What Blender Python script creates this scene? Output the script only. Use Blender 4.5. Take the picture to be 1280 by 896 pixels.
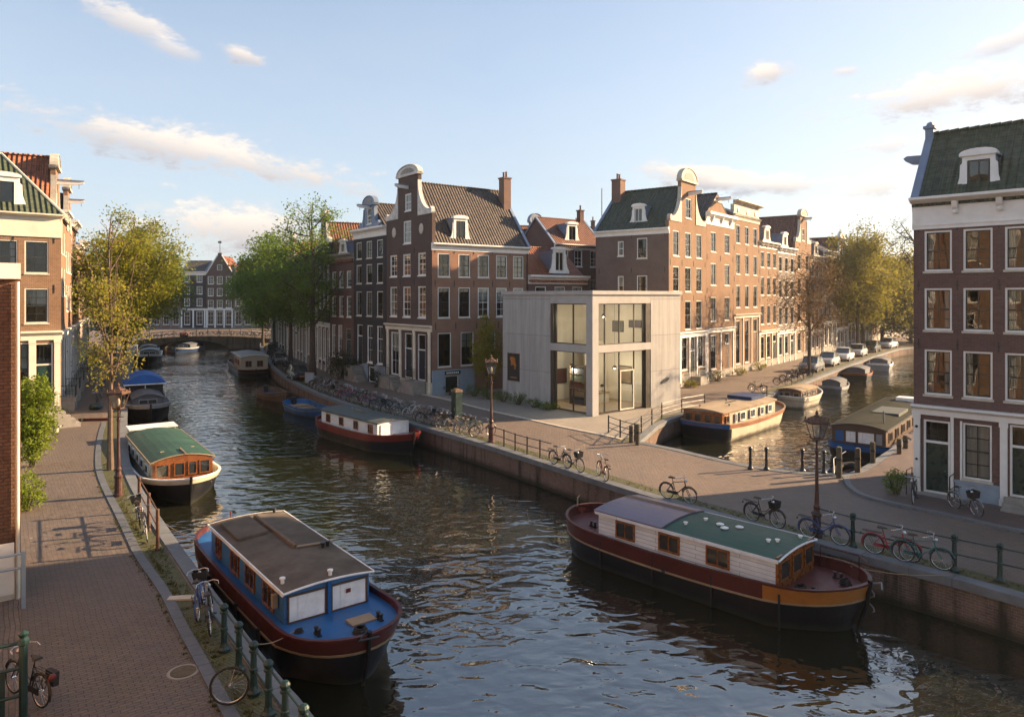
import bpy, bmesh, math, random
from mathutils import Vector, Matrix, noise
from mathutils.geometry import tessellate_polygon
R = math.radians
for o in list(bpy.data.objects): bpy.data.objects.remove(o)
S = bpy.context.scene
COL = S.collection
# ------------------------------------------------------------------ camera, sky, sun, exposure
FPX, CAMH, HORIZ = 893.0, 8.5, 370.0
cam_data = bpy.data.cameras.new('camera'); cam = bpy.data.objects.new('camera', cam_data); COL.objects.link(cam)
cam.location = (0, 0, CAMH); cam.rotation_euler = (R(90), 0, 0)
cam_data.sensor_width = 36; cam_data.lens = 36*FPX/1280; cam_data.shift_y = -(448-HORIZ)/1280
cam_data.clip_start = .1; cam_data.clip_end = 6000
S.camera = cam
SUN_AZ, SUN_EL = R(72), R(21)          # azimuth clockwise from the view direction
sd = Vector((math.sin(SUN_AZ)*math.cos(SUN_EL), math.cos(SUN_AZ)*math.cos(SUN_EL), math.sin(SUN_EL)))
sl = bpy.data.lights.new('sun', 'SUN'); sl.energy = 5.0; sl.angle = R(.6); sl.color = (1, .69, .40)
so = bpy.data.objects.new('sun', sl); COL.objects.link(so); so.location = (60, 30, 60)
so.rotation_euler = sd.to_track_quat('Z', 'Y').to_euler()
S.view_settings.view_transform = 'Standard'; S.view_settings.look = 'None'
S.view_settings.exposure = 1.7; S.view_settings.gamma = 1; S.view_settings.use_curve_mapping = False
S.cycles.max_bounces = 8; S.cycles.transparent_max_bounces = 12; S.cycles.diffuse_bounces = 3; S.cycles.glossy_bounces = 4
S.cycles.sample_clamp_indirect = 6; S.cycles.use_denoising = True; S.cycles.volume_bounces = 0
S.cycles.caustics_reflective = False; S.cycles.caustics_refractive = False

W = bpy.data.worlds.new('World'); S.world = W; W.use_nodes = True
def sky_world():
    nt = W.node_tree; nt.nodes.clear(); L = nt.links.new
    def nd(t, **k):
        n = nt.nodes.new(t)
        for a, v in k.items(): setattr(n, a, v)
        return n
    def M(op, a, b=None, c=None):
        n = nd('ShaderNodeMath', operation=op)
        for i, v in enumerate((a, b, c)):
            if v is None: continue
            if isinstance(v, (int, float)): n.inputs[i].default_value = v
            else: L(v, n.inputs[i])
        return n.outputs[0]
    sky = nd('ShaderNodeTexSky', sky_type='NISHITA'); sky.sun_disc = False
    sky.sun_elevation = SUN_EL; sky.sun_rotation = SUN_AZ
    sky.air_density = 1.0; sky.dust_density = .3; sky.ozone_density = 1.1
    tc = nd('ShaderNodeTexCoord'); sep = nd('ShaderNodeSeparateXYZ'); L(tc.outputs['Generated'], sep.inputs[0])
    az = M('ARCTAN2', sep.outputs[0], sep.outputs[1]); el = M('ARCSINE', sep.outputs[2])
    mp = nd('ShaderNodeMapping'); L(tc.outputs['Generated'], mp.inputs[0]); mp.inputs['Scale'].default_value = (1, 1, 2.6)
    n1 = nd('ShaderNodeTexNoise'); L(mp.outputs[0], n1.inputs[0]); n1.inputs['Scale'].default_value = 10; n1.inputs['Detail'].default_value = 12; n1.inputs['Roughness'].default_value = .70; n1.inputs['Distortion'].default_value = .5
    n2 = nd('ShaderNodeTexNoise'); L(mp.outputs[0], n2.inputs[0]); n2.inputs['Scale'].default_value = 40; n2.inputs['Detail'].default_value = 9; n2.inputs['Roughness'].default_value = .68
    wob = M('SUBTRACT', M('ADD', M('MULTIPLY', n1.outputs[0], 2.6), M('MULTIPLY', n2.outputs[0], 1.7)), 2.15)
    dens = None; shade = None
    # azimuth, elevation (degrees), half sizes (degrees), tilt, opacity
    for (a0, e0, ra, rb, tl, op) in CLOUDS:
        da = M('SUBTRACT', az, R(a0)); de = M('SUBTRACT', el, R(e0)); c, s_ = math.cos(R(tl)), math.sin(R(tl))
        u = M('DIVIDE', M('ADD', M('MULTIPLY', da, c), M('MULTIPLY', de, s_)), R(ra))
        v = M('DIVIDE', M('SUBTRACT', M('MULTIPLY', de, c), M('MULTIPLY', da, s_)), R(rb))
        r = M('SQRT', M('ADD', M('MULTIPLY', u, u), M('MULTIPLY', v, v)))
        d = M('ADD', M('SUBTRACT', 1.0, r), wob)
        mr = nd('ShaderNodeMapRange', interpolation_type='SMOOTHSTEP'); L(d, mr.inputs[0]); mr.inputs[1].default_value = -.22; mr.inputs[2].default_value = .75; mr.inputs[4].default_value = op
        sh = M('MULTIPLY', mr.outputs[0], M('ADD', v, .2))
        dens = mr.outputs[0] if dens is None else M('MAXIMUM', dens, mr.outputs[0])
        shade = sh if shade is None else M('ADD', shade, sh)
    n3 = nd('ShaderNodeTexNoise'); L(mp.outputs[0], n3.inputs[0]); n3.inputs['Scale'].default_value = 3.2; n3.inputs['Detail'].default_value = 7; n3.inputs['Roughness'].default_value = .6
    vl = nd('ShaderNodeMapRange', interpolation_type='SMOOTHSTEP'); L(el, vl.inputs[0]); vl.inputs[1].default_value = R(-1); vl.inputs[2].default_value = R(34); vl.inputs[3].default_value = .74; vl.inputs[4].default_value = .27
    veil = M('MULTIPLY', vl.outputs[0], M('ADD', M('MULTIPLY', n3.outputs[0], .7), .62))      # thin high cloud, thicker towards the horizon
    cr = nd('ShaderNodeValToRGB'); e = cr.color_ramp.elements
    e[0].position = .12; e[0].color = (.165, .16, .175, 1); e[1].position = .68; e[1].color = (.37, .325, .28, 1)
    L(M('ADD', M('MULTIPLY', shade, .5), .42), cr.inputs[0])
    b1 = nd('ShaderNodeBackground'); L(sky.outputs[0], b1.inputs[0]); b1.inputs[1].default_value = SKY_STR
    b2 = nd('ShaderNodeBackground'); L(cr.outputs[0], b2.inputs[0]); b2.inputs[1].default_value = 1.0
    b3 = nd('ShaderNodeBackground'); sdn = nd('ShaderNodeVectorMath', operation='DOT_PRODUCT'); L(tc.outputs['Generated'], sdn.inputs[0]); sdn.inputs[1].default_value = sd
    vc = nd('ShaderNodeValToRGB'); vc.color_ramp.elements[0].position = .35; vc.color_ramp.elements[0].color = (.215, .235, .265, 1); vc.color_ramp.elements[1].position = .95; vc.color_ramp.elements[1].color = (.325, .295, .255, 1); L(sdn.outputs['Value'], vc.inputs[0]); L(vc.outputs[0], b3.inputs[0]); b3.inputs[1].default_value = 1.0
    mv = nd('ShaderNodeMixShader'); L(veil, mv.inputs[0]); L(b1.outputs[0], mv.inputs[1]); L(b3.outputs[0], mv.inputs[2])
    mx = nd('ShaderNodeMixShader'); L(dens, mx.inputs[0]); L(mv.outputs[0], mx.inputs[1]); L(b2.outputs[0], mx.inputs[2])
    out = nd('ShaderNodeOutputWorld'); L(mx.outputs[0], out.inputs[0])
SKY_STR = .07
CLOUDS = [(-24.0, 10.6, 12.5, 1.6, -9, .9), (-20.5, 5.2, 6.5, 2.2, 0, .95), (-28, 4.6, 3, 1.2, 0, .7), (-20.8, 17.6, 1.5, .7, -10, .85), (-27.8, 18.6, 2.8, 1.0, -12, .7),
          (-25.5, 17.4, 1.8, .6, -12, .6), (14.5, 9.2, 6.5, 1.1, -9, .9), (20, 8.3, 4.5, .8, -4, .8), (31.5, 13.6, 7, 1.5, 3, .95), (20.0, 16.4, 2.1, 1.0, 5, .9), (26.8, 7.6, 3, .8, 5, .75),
          (34.5, 16.3, 3, .7, 10, .7), (25, 15.9, 1.2, .35, 0, .7), (28, 10.5, 4, .8, 0, .6)]
sky_world()

# ------------------------------------------------------------------ helpers
def G(px, py, z=0.0):
    """A measured ground point of the photograph as a world (x, y) at height z."""
    D = FPX*(CAMH-z)/(py-HORIZ); return Vector(((px-640)/FPX*D, D))
def tag(o, label=None, cat=None, group=None, kind=None):
    if label: o['label'] = label
    if cat: o['category'] = cat
    if group: o['group'] = group
    if kind: o['kind'] = kind
    return o
def thing(name, label, cat, loc=(0, 0, 0), rz=0, group=None):
    o = bpy.data.objects.new(name, None); COL.objects.link(o); o.empty_display_size = .3
    o.location = loc; o.rotation_euler = (0, 0, rz)
    return tag(o, label, cat, group)
KIDS = {}
def put(name, mesh, parent=None, loc=(0, 0, 0), rot=(0, 0, 0)):
    o = bpy.data.objects.new(name, mesh); COL.objects.link(o); o.location = loc; o.rotation_euler = rot
    if parent: o.parent = parent; KIDS.setdefault(parent.name, []).append(o)
    return o
def copy_tree(o, parent=None):
    c = o.copy(); COL.objects.link(c); c.parent = parent
    if parent: KIDS.setdefault(parent.name, []).append(c)
    for ch in KIDS.get(o.name, []): copy_tree(ch, c)
    return c
class MB:
    """Collects faces into ONE mesh; UVs in metres follow each face."""
    def __init__(s): s.v = []; s.f = []; s.m = []; s.uv = None
    def add(s, pts, faces, mi=0):
        b = len(s.v); s.v.extend([tuple(p) for p in pts])
        for f in faces: s.f.append([b+i for i in f]); s.m.append(mi)
        return s
    def quad(s, a, b, c, d, mi=0): return s.add((a, b, c, d), ((0, 1, 2, 3),), mi)
    def box(s, x0, y0, z0, x1, y1, z1, mi=0):
        p = [(x, y, z) for z in (z0, z1) for y in (y0, y1) for x in (x0, x1)]
        return s.add(p, ((0, 2, 3, 1), (4, 5, 7, 6), (0, 1, 5, 4), (2, 6, 7, 3), (0, 4, 6, 2), (1, 3, 7, 5)), mi)
    def obox(s, c, ax, ay, az, mi=0):
        c, ax, ay, az = map(Vector, (c, ax, ay, az))
        p = [c+i*ax+j*ay+k*az for k in (-1, 1) for j in (-1, 1) for i in (-1, 1)]
        return s.add(p, ((0, 2, 3, 1), (4, 5, 7, 6), (0, 1, 5, 4), (2, 6, 7, 3), (0, 4, 6, 2), (1, 3, 7, 5)), mi)
    def prism(s, prof, y0, y1, mi=0, plane='xz'):
        """profile (counter-clockwise seen from -y) extruded from y0 to y1"""
        n = len(prof); P = (lambda a, b, y: (a, y, b)) if plane == 'xz' else ((lambda a, b, y: (y, a, b)) if plane == 'yz' else (lambda a, b, y: (a, b, y)))
        v = [P(a, b, y0) for a, b in prof]+[P(a, b, y1) for a, b in prof]
        tri = tessellate_polygon([[Vector((a, b, 0)) for a, b in prof]])
        f = [tuple(t) for t in tri]+[tuple(n+i for i in reversed(t)) for t in tri]
        f += [(i, n+i, n+(i+1) % n, (i+1) % n) for i in range(n)]
        return s.add(v, f, mi)
    def tube(s, pts, r, n=6, mi=0, caps=True):
        pts = [Vector(p) for p in pts]; rs = r if isinstance(r, (list, tuple)) else [r]*len(pts)
        rings = []; up = None
        for i, p in enumerate(pts):
            t = (pts[min(i+1, len(pts)-1)]-pts[max(i-1, 0)]).normalized()
            if up is None: up = Vector((0, 0, 1)) if abs(t.z) < .9 else Vector((1, 0, 0))
            a = t.cross(up).normalized(); b = a.cross(t).normalized(); up = b
            rings.append([p+rs[i]*(math.cos(2*math.pi*k/n)*a+math.sin(2*math.pi*k/n)*b) for k in range(n)])
        return s.loft(rings, mi, caps)
    def loft(s, rings, mi=0, caps=False, closed=True):
        n = len(rings[0]); v = [p for r in rings for p in r]; f = []
        for i in range(len(rings)-1):
            for k in range(n if closed else n-1):
                f.append((i*n+k, i*n+(k+1) % n, (i+1)*n+(k+1) % n, (i+1)*n+k))
        if caps: f += [tuple(reversed(range(n))), tuple(range((len(rings)-1)*n, len(rings)*n))]
        return s.add(v, f, mi)
    def lathe(s, prof, n=14, c=(0, 0, 0), mi=0):
        rings = [[(c[0]+r*math.cos(2*math.pi*k/n), c[1]+r*math.sin(2*math.pi*k/n), c[2]+z) for k in range(n)] for r, z in prof]
        return s.loft(rings, mi, True)
    def torus(s, c, Rr, r, n=28, m=6, mi=0, axis='y'):
        c = Vector(c); v = []; f = []
        for i in range(n):
            a = 2*math.pi*i/n
            for k in range(m):
                b = 2*math.pi*k/m; q = Rr+r*math.cos(b)
                p = Vector((q*math.cos(a), r*math.sin(b), q*math.sin(a))) if axis == 'y' else Vector((q*math.cos(a), q*math.sin(a), r*math.sin(b)))
                v.append(c+p)
        for i in range(n):
            for k in range(m):
                f.append((i*m+k, i*m+(k+1) % m, ((i+1) % n)*m+(k+1) % m, ((i+1) % n)*m+k))
        return s.add(v, f, mi)
    def ico(s, c, r, sub=2, mi=0, jit=0, sc=(1, 1, 1)):
        bm = bmesh.new(); bmesh.ops.create_icosphere(bm, subdivisions=sub, radius=1)
        v = []
        for q in bm.verts:
            k = r*(1+jit*noise.noise(q.co*2.3+Vector(c)))
            v.append((c[0]+q.co.x*k*sc[0], c[1]+q.co.y*k*sc[1], c[2]+q.co.z*k*sc[2]))
        f = [tuple(x.index for x in fc.verts) for fc in bm.faces]; bm.free(); return s.add(v, f, mi)
    def poly(s, pts, z=None, mi=0):
        P = [Vector((p[0], p[1], p[2] if z is None else z)) for p in pts]
        for t in tessellate_polygon([P]):
            a, b, c = (P[i] for i in t)
            if (b-a).cross(c-a).z < 0: b, c = c, b
            s.add((a, b, c), ((0, 1, 2),), mi)
        return s
    def mesh(s, name, mats, smooth=False, uvrot=None):
        me = bpy.data.meshes.new(name); me.from_pydata(s.v, [], s.f)
        if not isinstance(mats, (list, tuple)): mats = [mats]
        for m in mats: me.materials.append(m)
        if any(s.m): me.polygons.foreach_set('material_index', s.m)
        if smooth: me.polygons.foreach_set('use_smooth', [True]*len(s.f))
        uvl = me.uv_layers.new(name='UVMap'); uv = [0.0]*(2*len(me.loops)); vs = me.vertices
        ca, sa = (math.cos(uvrot), math.sin(uvrot)) if uvrot is not None else (1, 0)
        for p in me.polygons:
            n = p.normal
            if abs(n.z) > .985:
                for li in p.loop_indices:
                    c = vs[me.loops[li].vertex_index].co; uv[2*li] = c.x*ca+c.y*sa; uv[2*li+1] = -c.x*sa+c.y*ca
            else:
                h = math.hypot(n.x, n.y); ux, uy = -n.y/h, n.x/h; vx, vy, vz = -n.z*n.x/h, -n.z*n.y/h, h
                for li in p.loop_indices:
                    c = vs[me.loops[li].vertex_index].co; uv[2*li] = c.x*ux+c.y*uy; uv[2*li+1] = c.x*vx+c.y*vy+c.z*vz
        uvl.data.foreach_set('uv', uv); me.update(); return me
    def build(s, name, mats, parent=None, loc=(0, 0, 0), rot=(0, 0, 0), smooth=False, uvrot=None):
        return put(name, s.mesh(name, mats, smooth, uvrot), parent, loc, rot)

# ------------------------------------------------------------------ materials
def new_mat(name):
    m = bpy.data.materials.new(name); m.use_nodes = True; nt = m.node_tree
    b = nt.nodes['Principled BSDF']; return m, nt, b
def node(nt, t, ins=None, **k):
    n = nt.nodes.new(t)
    for a, v in k.items(): setattr(n, a, v)
    for a, v in (ins or {}).items():
        if isinstance(v, bpy.types.NodeSocket): nt.links.new(v, n.inputs[a])
        else: n.inputs[a].default_value = v
    return n
def c4(c): return (c[0], c[1], c[2], 1)
def mulc(c, k): return tuple(min(1, x*k) for x in c)
def mixc(nt, fac, a, b, blend='MIX'):
    n = nt.nodes.new('ShaderNodeMix'); n.data_type = 'RGBA'; n.blend_type = blend
    for s, v in ((n.inputs[0], fac), (n.inputs[6], a), (n.inputs[7], b)):
        if isinstance(v, bpy.types.NodeSocket): nt.links.new(v, s)
        elif isinstance(v, (int, float)): s.default_value = v
        else: s.default_value = c4(v)
    return n.outputs[2]
def ramp(nt, f, p0, p1, v0=0.0, v1=1.0):
    n = node(nt, 'ShaderNodeMapRange', {0: f, 1: p0, 2: p1, 3: v0, 4: v1}); n.clamp = True; return n.outputs[0]
def noisef(nt, scale, detail=4, rough=.6, coord='Object', vec=None, dist=0):
    tc = node(nt, 'ShaderNodeTexCoord')
    return node(nt, 'ShaderNodeTexNoise', {'Vector': vec if vec is not None else tc.outputs[coord], 'Scale': scale, 'Detail': detail, 'Roughness': rough, 'Distortion': dist}).outputs[0]
def bump(nt, b, h, dist, st=1.0):
    n = node(nt, 'ShaderNodeBump', {'Height': h, 'Distance': dist, 'Strength': st}); nt.links.new(n.outputs[0], b.inputs['Normal'])
def pmat(name, col, rough=.6, var=.25, scale=2.5, metal=0, bmp=0.0, bscale=30, dirt=.35, spec=.5):
    m, nt, b = new_mat(name)
    f = noisef(nt, scale, 6); f2 = noisef(nt, scale*.27, 5, .7)
    c = mixc(nt, ramp(nt, f, .3, .7), mulc(col, 1-var), mulc(col, 1+var))
    c = mixc(nt, ramp(nt, f2, .52, .72, 0, dirt), c, mulc(col, .5))
    nt.links.new(c, b.inputs['Base Color']); b.inputs['Roughness'].default_value = rough; b.inputs['Metallic'].default_value = metal
    b.inputs['Specular IOR Level'].default_value = spec
    nt.links.new(ramp(nt, f, .3, .7, max(0, rough-.1), min(1, rough+.12)), b.inputs['Roughness'])
    if bmp: bump(nt, b, noisef(nt, bscale, 5), bmp)
    return m
def brick_mat(name, c1, c2, mortar=(.30, .27, .24), bw=.23, rh=.085, stain=.4, msize=.012, streak=0, wet=None):
    m, nt, b = new_mat(name); tc = node(nt, 'ShaderNodeTexCoord'); uv = tc.outputs['UV']
    t = node(nt, 'ShaderNodeTexBrick', {'Vector': uv, 'Color1': c4(c1), 'Color2': c4(c2), 'Mortar': c4(mortar), 'Scale': 1, 'Mortar Size': msize, 'Mortar Smooth': .3, 'Bias': 0, 'Brick Width': bw, 'Row Height': rh})
    big = noisef(nt, .35, 6, .65); fine = noisef(nt, 6, 5, .6)
    c = mixc(nt, ramp(nt, big, .38, .68, 0, stain), t.outputs[0], mulc(c1, .42))
    c = mixc(nt, ramp(nt, fine, .35, .7, 0, .32), c, mulc(c2, 1.5))
    if streak:
        mp = node(nt, 'ShaderNodeMapping', {0: uv, 'Scale': (1.3, .16, 1)})
        s = noisef(nt, 1.0, 5, .6, vec=mp.outputs[0])
        c = mixc(nt, ramp(nt, s, .50, .66, 0, streak), c, (.018, .018, .014))
        sp = node(nt, 'ShaderNodeSeparateXYZ', {0: node(nt, 'ShaderNodeNewGeometry').outputs['Position']})
        low = ramp(nt, sp.outputs[2], -.95, -1.2, 0, .85); c = mixc(nt, low, c, (.02, .024, .012))
        moss = node(nt, 'ShaderNodeMath', {0: ramp(nt, sp.outputs[2], -.55, -.1, 0, .9), 1: ramp(nt, fine, .42, .6)}, operation='MULTIPLY')
        c = mixc(nt, moss.outputs[0], c, (.045, .05, .014))
    nt.links.new(c, b.inputs['Base Color']); b.inputs['Roughness'].default_value = .85; b.inputs['Specular IOR Level'].default_value = .25
    h = node(nt, 'ShaderNodeMath', {0: t.outputs[1], 1: -1.0}, operation='MULTIPLY')
    h = node(nt, 'ShaderNodeMath', {0: h.outputs[0], 1: fine}, operation='ADD')
    bump(nt, b, h.outputs[0], .012, .7)
    return m
def tile_mat(name, c1, c2, moss=None, tw=.30, th=.36):
    m, nt, b = new_mat(name); tc = node(nt, 'ShaderNodeTexCoord'); uv = tc.outputs['UV']
    t = node(nt, 'ShaderNodeTexBrick', {'Vector': uv, 'Color1': c4(c1), 'Color2': c4(c2), 'Mortar': c4(mulc(c1, .22)), 'Scale': 1, 'Mortar Size': .026, 'Mortar Smooth': .8, 'Bias': 0, 'Brick Width': tw, 'Row Height': th}, offset=0.0)
    big = noisef(nt, .5, 6, .7); fine = noisef(nt, 5, 4)
    c = mixc(nt, ramp(nt, big, .4, .68, 0, .6), t.outputs[0], moss or mulc(c1, .45))
    c = mixc(nt, ramp(nt, fine, .45, .7, 0, .6), c, mulc(c2, 1.7)); c = mixc(nt, ramp(nt, noisef(nt, 1.7, 5, .7), .52, .62, 0, .5), c, mulc(c1, .6))
    nt.links.new(c, b.inputs['Base Color']); b.inputs['Roughness'].default_value = .62; b.inputs['Specular IOR Level'].default_value = .35
    sp = node(nt, 'ShaderNodeSeparateXYZ', {0: uv})
    sx = node(nt, 'ShaderNodeMath', {0: sp.outputs[0], 1: 2*math.pi/tw}, operation='MULTIPLY'); sn = node(nt, 'ShaderNodeMath', {0: sx.outputs[0]}, operation='SINE')
    fy = node(nt, 'ShaderNodeMath', {0: node(nt, 'ShaderNodeMath', {0: sp.outputs[1], 1: 1/th}, operation='MULTIPLY').outputs[0]}, operation='FRACT')
    h = node(nt, 'ShaderNodeMath', {0: sn.outputs[0], 1: node(nt, 'ShaderNodeMath', {0: fy.outputs[0], 1: -1.2}, operation='MULTIPLY').outputs[0]}, operation='ADD')
    bump(nt, b, h.outputs[0], .06, 1)
    return m
def paver_mat(name, c1, c2, mortar, bw=.21, rh=.075, moss=.3, mosscol=(.07, .075, .025), wob=.05, bmp=.012):
    m, nt, b = new_mat(name); tc = node(nt, 'ShaderNodeTexCoord'); uv = tc.outputs['UV']
    nz = node(nt, 'ShaderNodeTexNoise', {'Vector': uv, 'Scale': .9, 'Detail': 3})
    off = node(nt, 'ShaderNodeVectorMath', {0: nz.outputs['Color'], 1: (wob, wob*2.5, 0)}, operation='MULTIPLY')
    vec = node(nt, 'ShaderNodeVectorMath', {0: uv, 1: off.outputs[0]}, operation='ADD')
    t = node(nt, 'ShaderNodeTexBrick', {'Vector': vec.outputs[0], 'Color1': c4(c1), 'Color2': c4(c2), 'Mortar': c4(mortar), 'Scale': 1, 'Mortar Size': .011, 'Mortar Smooth': .5, 'Bias': 0, 'Brick Width': bw, 'Row Height': rh})
    big = noisef(nt, .22, 6, .65); fine = noisef(nt, 3.2, 6, .65)
    pt = noisef(nt, .42, 3, .5, dist=1.2); g_ = sum(c1)/3
    c = mixc(nt, ramp(nt, pt, .50, .56, 0, .6), t.outputs[0], mixc(nt, .5, t.outputs[0], (g_*1.02, g_*.98, g_*.95)))
    c = mixc(nt, ramp(nt, big, .35, .68, 0, .55), c, mulc(c1, .5))
    c = mixc(nt, ramp(nt, fine, .35, .68, 0, .45), c, mulc(c2, 1.35))
    mo = noisef(nt, .8, 7, .72)
    c = mixc(nt, ramp(nt, mo, .56, .70, 0, moss), c, mosscol)
    sp = noisef(nt, 2.1, 2, .4); c = mixc(nt, ramp(nt, sp, .765, .78, 0, .5), c, (.42, .40, .37))
    nt.links.new(c, b.inputs['Base Color']); b.inputs['Specular IOR Level'].default_value = .35
    nt.links.new(ramp(nt, fine, .3, .7, .55, .85), b.inputs['Roughness'])
    h = node(nt, 'ShaderNodeMath', {0: node(nt, 'ShaderNodeMath', {0: t.outputs[1], 1: -1.3}, operation='MULTIPLY').outputs[0], 1: fine}, operation='ADD')
    bump(nt, b, h.outputs[0], bmp, 1)
    return m
def leaf_mat(name, c1, c2, c3, trans=.45):
    m, nt, b = new_mat(name); out = nt.nodes['Material Output']
    f = noisef(nt, .45, 3); g = noisef(nt, 7, 2)
    c = mixc(nt, ramp(nt, f, .38, .62), c1, c2); c = mixc(nt, ramp(nt, g, .45, .65, 0, .8), c, c3)
    nt.links.new(c, b.inputs['Base Color']); b.inputs['Roughness'].default_value = .6; b.inputs['Specular IOR Level'].default_value = .2
    t = node(nt, 'ShaderNodeBsdfTranslucent', {0: mixc(nt, 1.0, c, (1.0, .95, .55), 'MULTIPLY')})
    mx = node(nt, 'ShaderNodeMixShader', {0: trans, 1: b.outputs[0], 2: t.outputs[0]}); nt.links.new(mx.outputs[0], out.inputs[0])
    return m
def glass_mat(name, tint=(.75, .78, .76), refl=.025, rough=.015, wav=.0):
    m, nt, b = new_mat(name); out = nt.nodes['Material Output']
    tr = node(nt, 'ShaderNodeBsdfTransparent', {0: c4(tint)}); gl = node(nt, 'ShaderNodeBsdfGlossy', {0: (.95, .95, .95, 1), 1: rough})
    if wav:
        bn = node(nt, 'ShaderNodeBump', {'Height': noisef(nt, 1.1, 1), 'Distance': wav}); nt.links.new(bn.outputs[0], gl.inputs['Normal'])
    fr = node(nt, 'ShaderNodeFresnel', {0: 1.5}); fa = node(nt, 'ShaderNodeMath', {0: fr.outputs[0], 1: 1.0, 2: refl}, operation='MULTIPLY_ADD'); fa.use_clamp = True
    mx = node(nt, 'ShaderNodeMixShader', {0: fa.outputs[0], 1: tr.outputs[0], 2: gl.outputs[0]}); nt.links.new(mx.outputs[0], out.inputs[0])
    return m
MT = {}
def mats():
    m = MT
    m['brick_red'] = brick_mat('brick_red', (.20, .095, .055), (.27, .13, .075))
    m['brick_brown'] = brick_mat('brick_brown', (.135, .075, .052), (.19, .10, .068))
    m['brick_orange'] = brick_mat('brick_orange', (.175, .094, .046), (.235, .125, .060))
    m['brick_purple'] = brick_mat('brick_purple', (.115, .066, .056), (.155, .088, .072), (.14, .115, .105))
    m['brick_dark'] = brick_mat('brick_dark', (.035, .033, .036), (.05, .046, .048), (.05, .05, .05))
    m['brick_gable'] = brick_mat('brick_gable', (.075, .052, .045), (.11, .07, .058), (.11, .095, .085))
    m['brick_grey'] = brick_mat('brick_grey', (.15, .12, .10), (.20, .16, .13))
    m['brick_near'] = brick_mat('brick_near', (.12, .066, .043), (.17, .092, .058), (.07, .05, .04), bw=.22, rh=.10, msize=.02)
    m['quay_brick'] = brick_mat('quay_brick', (.13, .08, .06), (.19, .115, .085), (.22, .19, .17), stain=.5, streak=.9)
    m['tile_black'] = tile_mat('tile_black', (.05, .043, .04), (.085, .068, .056))
    m['tile_green'] = tile_mat('tile_green', (.035, .05, .035), (.06, .075, .05), (.05, .07, .025))
    m['tile_red'] = tile_mat('tile_red', (.24, .075, .035), (.32, .11, .05), (.12, .06, .04))
    m['tile_rust'] = tile_mat('tile_rust', (.13, .05, .032), (.18, .075, .045), (.07, .05, .03))
    m['white'] = pmat('white_paint', (.74, .73, .69), .5, .08, 1.5, dirt=.3)
    m['cream'] = pmat('cream_paint', (.64, .59, .48), .5, .08, 1.5, dirt=.3)
    m['stone_white'] = pmat('stone_white', (.55, .53, .49), .8, .22, 3, dirt=.6, bmp=.015, bscale=9)
    m['sandstone'] = pmat('sandstone', (.50, .45, .37), .8, .2, 3, bmp=.01, bscale=12)
    m['sash_dark'] = pmat('sash_dark', (.022, .026, .024), .4, .2)
    m['door_green'] = pmat('door_green', (.012, .035, .030), .3, .2)
    m['door_blue'] = pmat('door_blue', (.015, .022, .032), .35, .2)
    m['door_wood'] = pmat('door_wood', (.10, .05, .025), .4, .25)
    m['plinth_blue'] = pmat('plinth_blue', (.26, .32, .38), .7, .12, 1.2, dirt=.5)
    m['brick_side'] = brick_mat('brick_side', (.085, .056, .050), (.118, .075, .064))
    m['plinth_stone'] = pmat('plinth_stone', (.27, .25, .22), .8, .2, 2, dirt=.5, bmp=.01)
    m['lead'] = pmat('lead_sheet', (.16, .21, .30), .45, .15, 2)
    m['interior'] = pmat('interior', (.10, .075, .052), .9, .5, .9)
    m['curtain'] = pmat('curtain', (.60, .59, .56), .9, .1, 3)
    m['iron'] = pmat('iron_black', (.016, .017, .018), .45, .3)
    m['iron_green'] = pmat('iron_green', (.007, .030, .028), .42, .3, 5, dirt=.6, bmp=.004)
    m['iron_red'] = pmat('iron_redbrown', (.058, .022, .016), .45, .3, 5, dirt=.5)
    m['iron_rust'] = pmat('iron_rust', (.10, .05, .03), .75, .4, 8, bmp=.006)
    m['steel'] = pmat('steel', (.45, .45, .45), .3, .15, metal=1)
    m['glass'] = glass_mat('window_glass', wav=.005)
    m['glass_clear'] = glass_mat('clear_glass', (.92, .95, .93), .03)
    m['lead_glass'] = glass_mat('lantern_glass', (.85, .83, .76), .08, .1)
    m['concrete'] = None
    m['rubber'] = pmat('rubber', (.012, .012, .012), .7, .2)
    m['wood'] = pmat('weathered_wood', (.15, .10, .065), .8, .35, 6, bmp=.01)
    m['pile'] = pmat('wooden_pile', (.10, .085, .055), .9, .4, 6, dirt=.6, bmp=.015)
    m['varnish'] = pmat('varnished_wood', (.22, .075, .022), .28, .25, 4, dirt=.25)
    m['coping'] = pmat('coping_stone', (.135, .145, .155), .7, .22, 2.2, dirt=.55, bmp=.01, bscale=9)
    m['kerb'] = pmat('kerb_stone', (.105, .115, .13), .65, .22, 2.2, dirt=.5, bmp=.008, bscale=10)
    m['bark'] = pmat('bark', (.085, .062, .045), .95, .4, 5, bmp=.03, bscale=14)
    m['bark_light'] = pmat('bark_light', (.12, .08, .055), .9, .4, 5, bmp=.02, bscale=14)
mats()
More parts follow.
